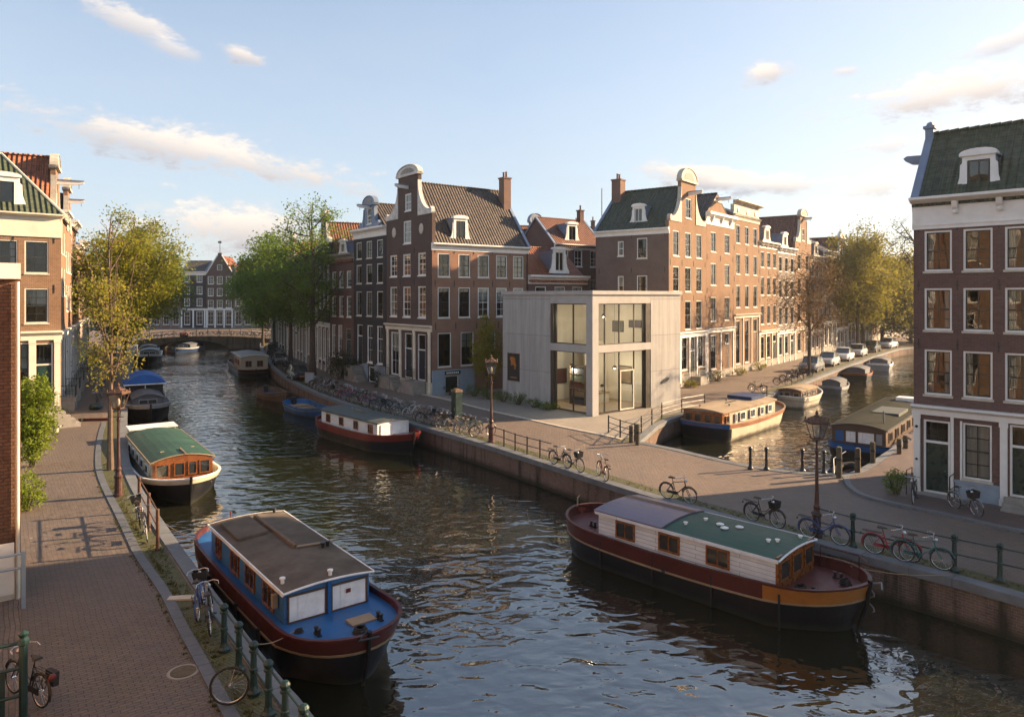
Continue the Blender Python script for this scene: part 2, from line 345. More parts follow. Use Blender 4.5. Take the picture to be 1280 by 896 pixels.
# ------------------------------------------------------------------ the setting: ground, water, quays, streets
def V2(*p): return [Vector(q) for q in p]
LE = V2((19.4, -17.9), (-4.1, 14.54), (-5.43, 16.15), (-10.4, 23), (-13.4, 27.2), (-16.3, 31.4), (-18.2, 34.3), (-20.5, 38), (-31.5, 58.4), (-50.5, 95), (-66.5, 127), (-74, 142))
RE = V2((41.5, -16), (14.5, 20.2), (11.2, 23.7), (5.9, 30.1), (1.9, 36), (-2.05, 41.7), (-7, 48), (-12.3, 55), (-19.4, 66), (-28, 83.4), (-34, 98.6), (-41.8, 118.6), (-45.5, 129), (-49, 142))
CW = V2((7.25, 41.3), (11.0, 50.4), (22.9, 61.7), (34.4, 78.2), (59.5, 112), (66, 118.5), (78, 124), (110, 133), (216, 160))
CE = V2((15.3, 33.7), (16.6, 34.5), (18.4, 36.5), (24.6, 43.9), (53, 78), (66, 91), (84, 101), (120, 112), (220, 142))
CS = V2((7.25, 41.3), (8.85, 39.5), (10.3, 37.2), (11.7, 35.5), (12.9, 34.5), (14.1, 34.0), (15.3, 33.7))
WZ = -1.3
def norms(pl):
    out = []
    for i in range(len(pl)):
        t = (pl[min(i+1, len(pl)-1)]-pl[max(i-1, 0)]).normalized(); out.append(Vector((-t.y, t.x)))
    return out
def offs(pl, d): return [p+n*d for p, n in zip(pl, norms(pl))]
def dense(pl, step=1.5):
    out = [pl[0]]
    for a, b in zip(pl, pl[1:]):
        k = max(1, int((b-a).length/step))
        out += [a+(b-a)*(i/k) for i in range(1, k+1)]
    return out
def smooth_pl(pl, it=2):
    for _ in range(it):
        q = [pl[0]]
        for a, b in zip(pl, pl[1:]): q += [a*.75+b*.25, a*.25+b*.75]
        pl = q+[pl[-1]]
    return pl
LE = smooth_pl(LE); RE = smooth_pl(RE); CW2 = smooth_pl(CW); CE2 = smooth_pl(CE); CS2 = smooth_pl(CS)
M3 = lambda pl: [Vector((p.x, p.y, 0)) for p in pl]
def ground():
    b = MB(); big = 2500
    outer = [Vector((-big, -400, 0)), Vector((big, -400, 0)), Vector((big, big, 0)), Vector((-big, big, 0))]
    h1 = M3(LE)+M3(reversed(RE)); h2 = M3(CS2)+M3(CE2[1:])+M3(reversed(CW2))[:-1]
    P = outer+h1+h2
    for t in tessellate_polygon([outer, h1, h2]):
        a, c, d = (P[i] for i in t)
        if (c-a).cross(d-a).z < 0: c, d = d, c
        b.add((a, c, d), ((0, 1, 2),))
    o = b.build('ground', paver_mat('street_pavers', (.145, .112, .092), (.20, .152, .122), (.040, .036, .032), moss=.22, bw=.27, rh=.11), uvrot=R(-55)); tag(o, 'brick paved ground of the streets', kind='structure')
    m, nt, p = new_mat('canal_water'); p.inputs['Base Color'].default_value = (.014, .015, .009, 1)
    p.inputs['Roughness'].default_value = .035; p.inputs['IOR'].default_value = 2.5; p.inputs['Specular IOR Level'].default_value = .6
    tc = node(nt, 'ShaderNodeTexCoord')
    mp = node(nt, 'ShaderNodeMapping', {0: tc.outputs['Object'], 'Rotation': (0, 0, R(-28)), 'Scale': (1.0, 1.55, 1)})
    a = noisef(nt, 1.0, 1.5, .4, vec=mp.outputs[0], dist=.7); c = noisef(nt, 2.6, 1.5, .4, vec=mp.outputs[0], dist=.5); d = noisef(nt, .16, 2, .5, vec=mp.outputs[0]); patch = noisef(nt, .075, 3, .55)
    h = node(nt, 'ShaderNodeMath', {0: c, 1: .17, 2: a}, operation='MULTIPLY_ADD')
    h = node(nt, 'ShaderNodeMath', {0: d, 1: 1.2, 2: h.outputs[0]}, operation='MULTIPLY_ADD')
    st = ramp(nt, patch, .36, .64, .25, 1.0)
    bn = node(nt, 'ShaderNodeBump', {'Height': h.outputs[0], 'Distance': .095, 'Strength': st}); nt.links.new(bn.outputs[0], p.inputs['Normal'])
    w = MB().quad((-160, -60, WZ), (260, -60, WZ), (260, 330, WZ), (-160, 330, WZ)).build('canal_water', m); tag(w, 'dark rippled canal water', kind='structure')
ground()
def strip(pl, d0, d1, z, name, mat, label, uvrot=None):
    a, c = offs(pl, d0), offs(pl, d1); b = MB()
    for i in range(len(pl)-1):
        q = [(a[i].x, a[i].y, z), (a[i+1].x, a[i+1].y, z), (c[i+1].x, c[i+1].y, z), (c[i].x, c[i].y, z)]
        if (Vector(q[1])-Vector(q[0])).cross(Vector(q[2])-Vector(q[0])).z < 0: q.reverse()
        b.quad(*q)
    return tag(b.build(name, mat, uvrot=uvrot), label, kind='structure')
def quay(pl, side, name, label, bumpy=1):
    """brick wall below the polyline, coping stones of about 1.3 m along its top; side = which way the land lies"""
    b = MB(); q = dense(pl, 2.0)
    for i in range(len(q)-1):
        p = [(q[i].x, q[i].y, -2.2), (q[i+1].x, q[i+1].y, -2.2), (q[i+1].x, q[i+1].y, -.2), (q[i].x, q[i].y, -.2)]
        if side > 0: pass
        else: p.reverse()
        b.quad(*p)
    t = b.build(name, MT['quay_brick']); tag(t, label, 'quay wall')
    cb = MB(); q = dense(pl, 1.3); rnd = random.Random(len(pl))
    o0, o1 = offs(q, -side*.05), offs(q, side*.38)
    for i in range(len(q)-1):
        g = (q[i+1]-q[i]).normalized()*.006; zt = .045+rnd.uniform(-.006, .006)
        A, B, C, D = o0[i]+g, o0[i+1]-g, o1[i+1]-g, o1[i]+g
        pts = [(A.x, A.y, -.24), (B.x, B.y, -.24), (C.x, C.y, -.24), (D.x, D.y, -.24)]+[(A.x, A.y, zt-.02), (B.x, B.y, zt-.02), (C.x, C.y, zt), (D.x, D.y, zt)]
        f = ((3, 2, 1, 0), (4, 5, 6, 7), (0, 1, 5, 4), (1, 2, 6, 5), (2, 3, 7, 6), (3, 0, 4, 7))
        if side < 0: f = tuple(tuple(reversed(x)) for x in f)
        cb.add(pts, f)
    put('coping', cb.mesh('coping', MT['coping']), t)
    return t
quay(LE, 1, 'quay_wall', 'brick quay wall with stone coping along the left street')
quay(RE, -1, 'quay_wall', 'long stained brick quay wall on the right side of the main canal')
quay(CW2, 1, 'quay_wall', 'brick quay wall below the row of gabled houses on the side canal')
quay(CS2, 1, 'quay_wall', 'curved stone quay edge closing off the side canal at the street')
quay(CE2, -1, 'quay_wall', 'brick quay wall beside the low black houseboat on the side canal')
VERGE = paver_mat('mossy_verge', (.085, .088, .04), (.11, .11, .05), (.03, .035, .015), moss=1.0, mosscol=(.085, .11, .02), bmp=.03)
CLp = [G(*p) for p in ((270, 880), (244, 829), (218, 781), (200, 741), (169, 699), (155, 668), (141, 638), (128, 613), (119.5, 590), (118.5, 575), (119.5, 560), (123, 540), (127, 529))]
CLp = [CLp[0]+Vector((.587, -.81))*30]+CLp
CLs = smooth_pl(CLp)
def kerb(pl, wd, z, label, mat=None):
    b = MB(); q = dense(pl, 1.1); a, c = q, offs(q, wd)
    for i in range(len(q)-1):
        g = (q[i+1]-q[i]).normalized()*.005
        A, B, C, D = a[i]+g, a[i+1]-g, c[i+1]-g, c[i]+g
        pts = [(p.x, p.y, -.05) for p in (A, B, C, D)]+[(p.x, p.y, z) for p in (A, B, C, D)]
        f = ((3, 2, 1, 0), (4, 5, 6, 7), (0, 1, 5, 4), (1, 2, 6, 5), (2, 3, 7, 6), (3, 0, 4, 7))
        if wd < 0: f = tuple(tuple(reversed(x)) for x in f)
        b.add(pts, f)
    return tag(b.build('kerb', mat or MT['kerb']), label, kind='structure')
kerb(CLs, -.27, .035, 'blue grey kerb strip along the left street')
# left street (between the houses and the kerb) and the mossy verge (between the kerb and the coping)
LSTREET = paver_mat('red_street_pavers', (.125, .10, .083), (.17, .132, .108), (.04, .035, .030), moss=.25, bw=.27, rh=.11, wob=.12, bmp=.03)
fl = V2((17, -23.5), (-13.9, 20.2), (-18.5, 26.5), (-23.5, 34.5), (-29.6, 45.9), (-31.5, 49), (-45, 74), (-60, 104))
b = MB(); ring = CLs+[Vector((-32, 56)), Vector((-51, 94)), Vector((-60, 104))]+list(reversed(fl))[1:]
b.poly([(p.x, p.y, .004) for p in ring]); tag(b.build('left_street', LSTREET, uvrot=R(36)), 'red brown brick street on the left bank', kind='structure')
vr = [p for p in offs(LE, .44) if p.y < 62]; kr = offs(CLs, -.26)
b = MB(); b.poly([(p.x, p.y, .004) for p in kr+[Vector((-30.5, 55))]+list(reversed(vr))]); tag(b.build('left_verge', VERGE, uvrot=R(-36)), 'mossy verge between kerb and quay on the left bank', kind='structure')
strip([p for p in RE if p.y < 140], -.44, -1.15, .004, 'right_verge', VERGE, 'mossy strip along the right quay', R(-55))
strip([p for p in CW2 if p.y < 160], .44, 1.3, .004, 'side_verge', VERGE, 'mossy strip along the side canal', R(55))
# pale terrace round the gallery
TERR = paver_mat('pale_terrace_pavers', (.27, .235, .195), (.33, .29, .24), (.15, .13, .11), moss=.2, bw=.3, rh=.1)
tp = [G(*p) for p in ((520, 492), (560, 500), (600, 511.5), (640, 520), (687, 531), (720, 538), (751, 544), (775, 549.5))]
b = MB(); b.poly([(p.x, p.y, .012) for p in tp+[Vector((7.9, 44)), Vector((10.6, 50.6)), Vector((14.5, 54.3)), Vector((13, 62)), Vector((-8, 70)), Vector((-10, 66))]]); tag(b.build('terrace', TERR, uvrot=R(40)), 'pale paved terrace round the concrete gallery', kind='structure')
kerb(smooth_pl(tp), .22, .05, 'pale kerb round the gallery terrace', MT['sandstone'])
sk = [G(*p) for p in ((1054, 599), (1058, 610), (1074, 621), (1105, 629.5), (1140, 637), (1210, 652), (1280, 668))]
sk = sk+[sk[-1]+Vector((.72, -.69))*14]; sk = smooth_pl(sk)
b = MB(); b.poly([(p.x, p.y, .085) for p in offs(sk, .2)+[Vector((34, 20)), Vector((34, 36)), Vector((24, 44)), Vector((23.5, 42.0)), Vector((18.7, 36.2)), Vector((17.0, 34.3))]])
tag(b.build('right_pavement', paver_mat('purple_pavers', (.105, .078, .070), (.145, .105, .092), (.04, .036, .033), moss=.25, bw=.30, rh=.12), uvrot=R(-45)), 'raised brick pavement beside the right corner house', kind='structure')
kerb(sk, .24, .11, 'stone kerb curving round the right corner pavement', MT['coping'])
# grass blades in the joints: nobody could count them
def grass_tufts():
    rnd = random.Random(5); b = MB()
    def tuft(x, y, h):
        for k in range(rnd.randint(4, 8)):
            a = rnd.uniform(0, 6.28); l = h*rnd.uniform(.5, 1.1); dx, dy = math.cos(a), math.sin(a); t = rnd.uniform(.2, .8)
            p = Vector((x+rnd.uniform(-.04, .04), y+rnd.uniform(-.04, .04), 0)); wv = Vector((-dy, dx, 0))*.008
            b.add((p-wv, p+wv, p+Vector((dx*t*l, dy*t*l, l))), ((0, 1, 2),))
    for pl, d0, d1, n, ymax in ((CLs, -.36, -.5, 700, 36), (CLs, .02, .12, 350, 36), (LE, .5, 1.0, 900, 40), (RE, -.5, -1.05, 1300, 70), (sk, -.05, .0, 60, 40)):
        q = [p for p in dense(pl, .2) if 8 < p.y < ymax]; nn = norms(q)
        for _ in range(n):
            i = rnd.randrange(len(q)); d = rnd.uniform(min(d0, d1), max(d0, d1))
            if noise.noise(Vector((q[i].x*.5, q[i].y*.5, d))) < -.1: continue
            p = q[i]+nn[i]*d; tuft(p.x, p.y, rnd.uniform(.04, .13))
    m = leaf_mat('grass_blade', (.06, .075, .02), (.10, .10, .025), (.13, .11, .04), .3)
    tag(b.build('grass', m), 'short grass tufts along kerbs and quay edges', kind='stuff')
grass_tufts()
# ------------------------------------------------------------------ houses
RND = random.Random(11)
WC = {}
def ring_rect(x0, z0, x1, z1, t, ya, yb):
    o = lambda y, e: [(x0+e, y, z0+e), (x1-e, y, z0+e), (x1-e, y, z1-e), (x0+e, y, z1-e)]
    return [o(yb, 0), o(ya, 0), o(ya, t), o(yb, t)]
def win_meshes(w, h, style):
    w, h = round(w, 2), round(h, 2); key = (w, h, style)
    if key in WC: return WC[key]
    casing = MT['cream'] if style.startswith('cream') else MT['white']; dark = 'dark' in style
    t = .075 if w > .8 else .06
    f = MB(); f.loft(ring_rect(0, 0, w, h, t, .03, .15)); d = {'frame': f.mesh('window', casing)}
    s = MB(); s.loft(ring_rect(t, t, w-t, h-t, .045, .075, .135)); b = .016
    zm = h*(.66 if 'tall' in style else .5)
    s.box(t+.02, .07, zm-.03, w-t-.02, .137, zm+.03)
    if 'plain' not in style:
        s.box(w/2-b, .085, t+.02, w/2+b, .132, h-t-.02)
        if h > 1.45: s.box(t+.02, .087, (t+zm)/2-b, w-t-.02, .13, (t+zm)/2+b)
        if h > 1.9 and 'tall' not in style: s.box(t+.02, .087, (h-t+zm)/2-b, w-t-.02, .13, (h-t+zm)/2+b)
    d['sash'] = s.mesh('sash', MT['sash_dark'] if dark else casing)
    d['pane'] = MB().quad((t+.02, .11, t+.02), (w-t-.02, .11, t+.02), (w-t-.02, .11, h-t-.02), (t+.02, .11, h-t-.02)).mesh('pane', MT['glass'])
    d['sill'] = MB().box(-.05, -.055, -.09, w+.05, .06, 0.0).mesh('sill', MT['sandstone'] if dark else casing)
    def drape(x0, x1, z0, seed):
        c = MB(); n = 14; rr = random.Random(seed); ph = rr.uniform(0, 6); P = []
        for i in range(n+1):
            x = x0+(x1-x0)*i/n; y = .21+.03*math.sin(i*2.3+ph); P.append(((x, y, z0), (x, y, h-.02)))
        for (a, e), (g, k) in zip(P, P[1:]): c.quad(a, g, k, e)
        return c
    c1 = drape(0.0, w*.30, .05, 1); c2 = drape(w*.70, w, .05, 2)
    cc = MB(); cc.add(c1.v, c1.f).add(c2.v, c2.f)
    d['cur1'] = cc.mesh('curtain', MT['curtain']); d['cur2'] = drape(0, w, h*.02, 3).mesh('curtain', MT['curtain']); d['cur3'] = drape(0, w, h*.55, 4).mesh('curtain', MT['curtain'])
    d['cur4'] = c1.mesh('curtain', MT['curtain'])
    WC[key] = d; return d
HOUSES = []
class House:
    def __init__(s, label, O, di, w, d, h, wall, name='canal_house', cat='house', group=None, trim=None, seed=0):
        di = Vector(di).normalized(); s.w, s.d, s.h = w, d, h; s.wallmat = MT[wall]; s.trim = trim or MT['white']
        s.root = thing(name, label, cat, (O[0], O[1], 0), math.atan2(di.y, di.x), group); s.b = MB(); s.op = {'front': [], 'right': [], 'left': []}; s.rects = {'front': [], 'right': [], 'left': []}
        s.fm = {}; s.xm = MT[wall]; s.r = random.Random(seed+int(abs(O[0]*10)+abs(O[1])*7))
    def fr(s, face):   # origin, rotation about z, width of a face in the house's own frame
        return {'front': (Vector((0, 0, 0)), 0, s.w), 'right': (Vector((s.w, 0, 0)), math.pi/2, s.d), 'left': (Vector((0, s.d, 0)), -math.pi/2, s.d)}[face]
    def at(s, face, u, y, z):
        o, a, _ = s.fr(face); return o+Vector((math.cos(a)*u-math.sin(a)*y, math.sin(a)*u+math.cos(a)*y, z))
    def part(s, name, mb, mat, face='front', parent=None, smooth=False):
        o, a, _ = s.fr(face); return mb.build(name, mat, parent or s.root, tuple(o), (0, 0, a), smooth)
    def sub(s, name, mb, mat, parent, smooth=False): return mb.build(name, mat, parent, smooth=smooth)
    def win(s, u, z, w, h, style='white', face='front', sill=True, cur=None, depth=1.3):
        """window whose lower edge is centred on u"""
        w, h = round(w, 2), round(h, 2)
        s.op[face].append((u-w/2, z, w, h, depth)); d = win_meshes(w, h, style); _, a, _ = s.fr(face)
        f = put('window', d['frame'], s.root, tuple(s.at(face, u-w/2, 0, z)), (0, 0, a))
        put('sash', d['sash'], f); put('pane', d['pane'], f)
        if sill: put('sill', d['sill'], f)
        c = cur if cur is not None else s.r.choice((0, 0, 0, 1, 1, 2, 3, 4))
        if c: put('curtain', d['cur%d' % c], f)
        return f
    def row(s, us, z, w, h, **k):
        for u in us: s.win(u, z, w, h, **k)
    def door(s, u, z, w, h, mat, face='front', light=.28, trim=None):
        """panelled door with a fanlight over it"""
        w, h = round(w, 2), round(h, 2)
        s.op[face].append((u-w/2, z, w, h, 1.0)); tr = trim or s.trim
        f = MB(); f.loft(ring_rect(0, 0, w, h, .08, .03, .17)); hd = h*(1-light)
        f.box(.07, .04, hd-.05, w-.07, .16, hd+.05)
        fo = s.part('door_frame', f, tr, face); fo.location = s.at(face, u-w/2, 0, z)
        l = MB(); l.box(.08, .10, .01, w-.08, .15, hd-.05)
        for (a0, a1) in ((.06, .34), (.38, .66), (.70, .95)):
            l.box(.16, .085, hd*a0, w-.16, .10, hd*a1-.04)
        lo = s.part('door', l, mat, face); lo.location = fo.location
        k = MB(); k.lathe([(.0, -.02), (.03, -.01), (.035, .02), (.0, .035)], 8, (w-.2, .06, hd*.45)); k.build('handle', MT['steel'], lo)
        if light > .05:
            p = MB().quad((.08, .11, hd+.05), (w-.08, .11, hd+.05), (w-.08, .11, h-.08), (.08, .11, h-.08)); s.sub('pane', p, MT['glass'], fo)
            if w > .9:
                tb = MB(); n = 4
                for i in range(1, n):
                    x = .08+(w-.16)*i/n; tb.box(x-.012, .09, hd+.05, x+.012, .105, h-.08)
                s.sub('tracery', tb, MT['sash_dark'], fo)
        return lo
    def grid(s, face, rect, y=0.0):
        u0, z0, u1, z1 = rect; o, a, _ = s.fr(face); T = lambda u, yy, z: s.at(face, u, yy, z)
        ops = [q for q in s.op[face] if u0-1e-4 <= q[0] and q[0]+q[2] <= u1+1e-4 and z0-1e-4 <= q[1]+.01 and q[1]+q[3] <= z1+1e-4]
        xs = sorted({round(v, 4) for v in [u0, u1]+[q[0] for q in ops]+[q[0]+q[2] for q in ops]}); zs = sorted({round(v, 4) for v in [z0, z1]+[max(z0, q[1]) for q in ops]+[q[1]+q[3] for q in ops]})
        pts = []; idx = {}; F = []
        def vi(i, j):
            if (i, j) not in idx: idx[i, j] = len(pts); pts.append(T(xs[i], y, zs[j]))
            return idx[i, j]
        for i in range(len(xs)-1):
            for j in range(len(zs)-1):
                cx, cz = (xs[i]+xs[i+1])/2, (zs[j]+zs[j+1])/2
                if any(q[0] < cx < q[0]+q[2] and q[1] < cz < q[1]+q[3] for q in ops): continue
                F.append((vi(i, j), vi(i+1, j), vi(i+1, j+1), vi(i, j+1)))
        s.b.add(pts, F, s.fm.get(face, 0))
        for (x, z, w, h, dep) in ops:
            z = max(z, z0)
            for ya, yb, mi in ((y, y+.17, 0), (y+.17, y+dep, 1)):
                c = [(x, z), (x+w, z), (x+w, z+h), (x, z+h)]
                for k in range(4):
                    (xa, za), (xb, zb) = c[k], c[(k+1) % 4]; s.b.quad(T(xb, ya, zb), T(xa, ya, za), T(xa, yb, za), T(xb, yb, zb), mi)
            s.b.quad(T(x, y+dep, z), T(x+w, y+dep, z), T(x+w, y+dep, z+h), T(x, y+dep, z+h), 1)
    def slab(s, rect, th=.35, y=0.0):
        """free-standing upper front wall: front grid plus sides, top and back"""
        u0, z0, u1, z1 = rect; s.grid('front', rect, y); b = s.b
        b.quad((u1, y, z0), (u1, y+th, z0), (u1, y+th, z1), (u1, y, z1)); b.quad((u0, y+th, z0), (u0, y, z0), (u0, y, z1), (u0, y+th, z1))
        b.quad((u0, y, z1), (u1, y, z1), (u1, y+th, z1), (u0, y+th, z1)); b.quad((u1, y+th, z0), (u0, y+th, z0), (u0, y+th, z1), (u1, y+th, z1))
    def finish(s, front_top=None, roof=None):
        b, w, d, h = s.b, s.w, s.d, s.h; e = .008
        s.grid('front', (0, 0, w, front_top or h)); s.grid('right', (0, 0, d, h)); s.grid('left', (0, 0, d, h))
        b.quad((w, d, 0), (0, d, 0), (0, d, h), (w, d, h)); b.quad((.01, .01, h-.02), (w-.01, .01, h-.02), (w-.01, d-.01, h-.02), (.01, d-.01, h-.02), 1)
        if front_top and front_top > h:
            th = .35; b.quad((w, 0, h), (w, th, h), (w, th, front_top), (w, 0, front_top)); b.quad((0, th, h), (0, 0, h), (0, 0, front_top), (0, th, front_top))
            b.quad((0, 0, front_top), (w, 0, front_top), (w, th, front_top), (0, th, front_top)); b.quad((w, th, h), (0, th, h), (0, th, front_top), (w, th, front_top))
        s.wb = b; HOUSES.append(s)
    def neck(s):
        put('gable_neck', s.b.mesh('gable_neck', [s.wallmat, MT['interior']]), s.root); s.b = s.wb
    # ---- upper parts
    def cornice(s, z, hh=.5, proj=.4, face='front', u0=None, u1=None, mat=None, name='cornice', brackets=0):
        _, _, wd = s.fr(face); u0 = 0 if u0 is None else u0; u1 = wd if u1 is None else u1
        p = [(.05, 0), (-.05, 0), (-.05, hh*.42), (-.09, hh*.46), (-.10, hh*.56), (-proj*.8, hh*.74), (-proj, hh*.80), (-proj, hh), (.05, hh)]
        m = MB(); m.prism([(a, c+z) for a, c in p][::-1], u0-.06, u1+.06, plane='yz')
        o = s.part(name, m, mat or s.trim, face)
        for i in range(brackets):
            u = u0+(u1-u0)*(i+.5)/brackets; k = MB(); k.prism([(-.052, z+hh*.15), (-.052, z+hh*.72), (-proj*.78, z+hh*.72), (-proj*.55, z+hh*.42), (-.12, z+hh*.2)], u-.07, u+.07, plane='yz'); s.sub('bracket', k, mat or s.trim, o)
        return o
    def roof_in(s, ze, zr, mat, y0=.3, y1=None, over=.18, verge=True, w0=None, w1=None):
        """ridge runs inward from the front"""
        x0, x1 = (0 if w0 is None else w0), (s.w if w1 is None else w1); y1 = s.d if y1 is None else y1; xm = (x0+x1)/2; k = (zr-ze)/(xm-x0); t = .14
        pr = [(x0-over, ze-over*k+t), (x0-over, ze-over*k), (xm, zr), (x1+over, ze-over*k), (x1+over, ze-over*k+t), (xm, zr+t)]
        m = MB(); m.prism(pr, y0, y1+.12); r = m.build('roof', MT[mat], s.root)
        g = MB(); n = int((y1-y0)/.38)
        for i in range(n):
            ya = y0+(y1-y0)*i/n; g.tube([(xm, ya, zr+t+.02), (xm, ya+(y1-y0)/n*.97, zr+t+.035)], [.09, .11], 6)
        g.build('ridge_tiles', MT[mat], r)
        s.wb.add([(x0, y1, ze), (x1, y1, ze), (xm, y1, zr)], ((1, 0, 2),)); s.wb.add([(x0, y0+.02, ze), (x1, y0+.02, ze), (xm, y0+.02, zr)], ((0, 1, 2),))
        if verge:
            for sg, xe in ((-1, x0), (1, x1)):
                v = MB(); v.obox(((xe+xm)/2+sg*.06, y1+.02, (ze+zr)/2+t*.6+.05), ((xm-xe)/2+(-sg)*.1, 0, (zr-ze)/2+.05), (0, .14, 0), (0, 0, .07)); v.build('verge', MT['lead'], r)
        return r
    def roof_along(s, ze, zr, mat, yr=None, over=.25, x0=0, x1=None, verge=True, ov_x=.05):
        """ridge runs parallel to the front"""
        x1 = s.w if x1 is None else x1; d = s.d; yr = d/2 if yr is None else yr; t = .14; k0 = (zr-ze)/yr; k1 = (zr-ze)/(d-yr)
        pr = [(-over, ze-over*k0+t), (-over, ze-over*k0), (yr, zr), (d+over, ze-over*k1), (d+over, ze-over*k1+t), (yr, zr+t)]
        m = MB(); m.prism(pr[::-1], x0-ov_x, x1+ov_x, plane='yz'); r = m.build('roof', MT[mat], s.root)
        g = MB(); n = int((x1-x0)/.38)
        for i in range(n):
            xa = x0+(x1-x0)*i/n; g.tube([(xa, yr, zr+t+.02), (xa+(x1-x0)/n*.97, yr, zr+t+.035)], [.09, .11], 6)
        g.build('ridge_tiles', MT[mat], r)
        s.wb.add([(x0, 0, ze), (x0, d, ze), (x0, yr, zr)], ((1, 0, 2),)); s.wb.add([(x1, 0, ze), (x1, d, ze), (x1, yr, zr)], ((0, 1, 2),))
        if verge:
            for xe in (x0, x1):
                v = MB()
                for ya in (0, d): v.obox((xe, (ya+yr)/2, (ze+zr)/2+t*.6+.05), (0, (yr-ya)/2, (zr-ze)/2), (.16, 0, 0), (0, 0, .08))
                v.build('verge', MT['lead'], r)
        return r
    def chimney(s, roof, x, y, z0, z1, a=.42, b=.42, pots=2, mat=None):
        m = MB(); m.box(x-a, y-b, z0, x+a, y+b, z1); c = m.build('chimney', mat or s.wallmat, roof)
        k = MB(); k.box(x-a-.07, y-b-.07, z1, x+a+.07, y+b+.07, z1+.14)
        for i in range(pots):
            px = x+(i-(pots-1)/2)*.42; k.lathe([(.11, 0), (.09, .45), (.12, .5), (.12, .55)], 8, (px, y, z1+.14))
        k.build('chimney_cap', mat or s.wallmat, roof)
    def dormer(s, u, y0, z0, w=1.2, h=1.7, depth=2.2, face='front', style='dark', mat=None, arch=True):
        tr = mat or MT['white']; m = MB(); m.box(u-w/2, y0, z0-.3, u+w/2, y0+depth, z0+h, 1); m.quad((u-w/2+.02, y0-.003, z0), (u+w/2-.02, y0-.003, z0), (u+w/2-.02, y0-.003, z0+h), (u-w/2+.02, y0-.003, z0+h), 2)
        o = s.part('dormer', m, [tr, MT['lead'], MT['interior']], face)
        f = MB(); a = w*.16; f.loft(ring_rect(u-w/2-.03, z0-.02, u+w/2+.03, z0+h, a, y0-.14, y0-.005)); s.sub('dormer_front', f, tr, o)
        for sg in (-1, 1):
            wg = MB()
            pf = [(0, 0), (.34*w, 0), (.32*w, .10*h), (.18*w, .22*h), (.09*w, .48*h), (.07*w, .8*h), (0, .85*h)]
            P = [(u+sg*(w/2+.028+a_), z0-.02+c_) for a_, c_ in pf]; wg.prism(P if sg > 0 else P[::-1], y0-.12, y0-.01)
            s.sub('dormer_scroll', wg, tr, o)
        x0, x1, za, zb = u-w/2+a, u+w/2-a, z0+a, z0+h-a
        sh = MB(); sh.loft(ring_rect(x0, za, x1, zb, .05, y0-.09, y0-.01)); sh.box(u-.025, y0-.085, za, u+.025, y0-.012, zb); s.sub('sash', sh, MT['sash_dark'] if style == 'dark' else tr, o)
        s.sub('pane', MB().quad((x0, y0-.05, za), (x1, y0-.05, za), (x1, y0-.05, zb), (x0, y0-.05, zb)), MT['glass'], o)
        t = MB(); n = 8; ar = [(u+(w/2+.12)*math.cos(math.pi*i/n), z0+h+.1+(.2 if arch else .02)*math.sin(math.pi*i/n)) for i in range(n+1)]
        t.prism([(u-w/2-.12, z0+h)]+[(u+w/2+.12, z0+h)]+ar, y0-.26, y0+.2); s.sub('pediment', t, tr, o)
        rf = MB(); rf.box(u-w/2-.1, y0+.2, z0+h+.003, u+w/2+.1, y0+depth, z0+h+.08); s.sub('dormer_roof', rf, MT['lead'], o)
        return o
    def neck_gable(s, z0, nw, nh, sw, ped=.9, mat=None, arch=True, xc=None, brickneck=True):
        """raised middle of a neck gable, its side scrolls and the pediment on top"""
        xc = s.w/2 if xc is None else xc; tr = mat or s.trim; s.slab((xc-nw/2, z0, xc+nw/2, z0+nh), .34, -.004 if False else 0.0)
        for sg in (-1, 1):
            P = [(0, 0), (sw, 0), (sw+.08, .12), (sw+.10, .42), (sw-.05, .62), (sw-.22, .55), (sw-.28, .42)]; n = 10
            hv = nh*.86
            for i in range(n+1):
                t = i/n*math.pi/2; P.append((.06+(sw-.34)*(1-math.sin(t)), .45+(hv-.45)*(1-math.cos(t))))
            P.append((0, hv)); P = [(xc+sg*(nw/2+.005+a), z0+.003+c) for a, c in P]
            m = MB(); m.prism(P if sg > 0 else P[::-1], -.07, .30); s.part('gable_scroll', m, tr)
        m = MB(); a = nw/2+.12; zt = z0+nh+.003
        m.prism([(xc-a, zt), (xc+a, zt), (xc+a+.05, zt+.1), (xc+a+.05, zt+.2), (xc-a-.05, zt+.2), (xc-a-.05, zt+.1)], -.20, .42)
        n = 12
        if arch: m.prism([(xc+a*math.cos(math.pi*i/n), zt+.2+ped*math.sin(math.pi*i/n)) for i in range(n+1)], -.09, .34)
        else: m.prism([(xc-a, zt+.2), (xc+a, zt+.2), (xc, zt+.2+ped)], -.14, .40)
        p = s.part('pediment', m, tr)
        if arch:
            c = MB(); c.loft([[((xc+(a+.05+e)*math.cos(math.pi*i/n)), y, zt+.2+(ped+.04+e)*math.sin(math.pi*i/n)) for i in range(n+1)] for (y, e) in ((.36, 0), (-.15, 0), (-.15, .06), (.36, .06), (.36, 0))], closed=False); s.sub('pediment_cap', c, tr, p)
            k = MB(); k.prism([(xc+a*.62*math.cos(math.pi*i/n), zt+.28+ped*.62*math.sin(math.pi*i/n)) for i in range(n+1)], -.12, -.085); s.sub('carving', k, MT['plinth_stone'], p)
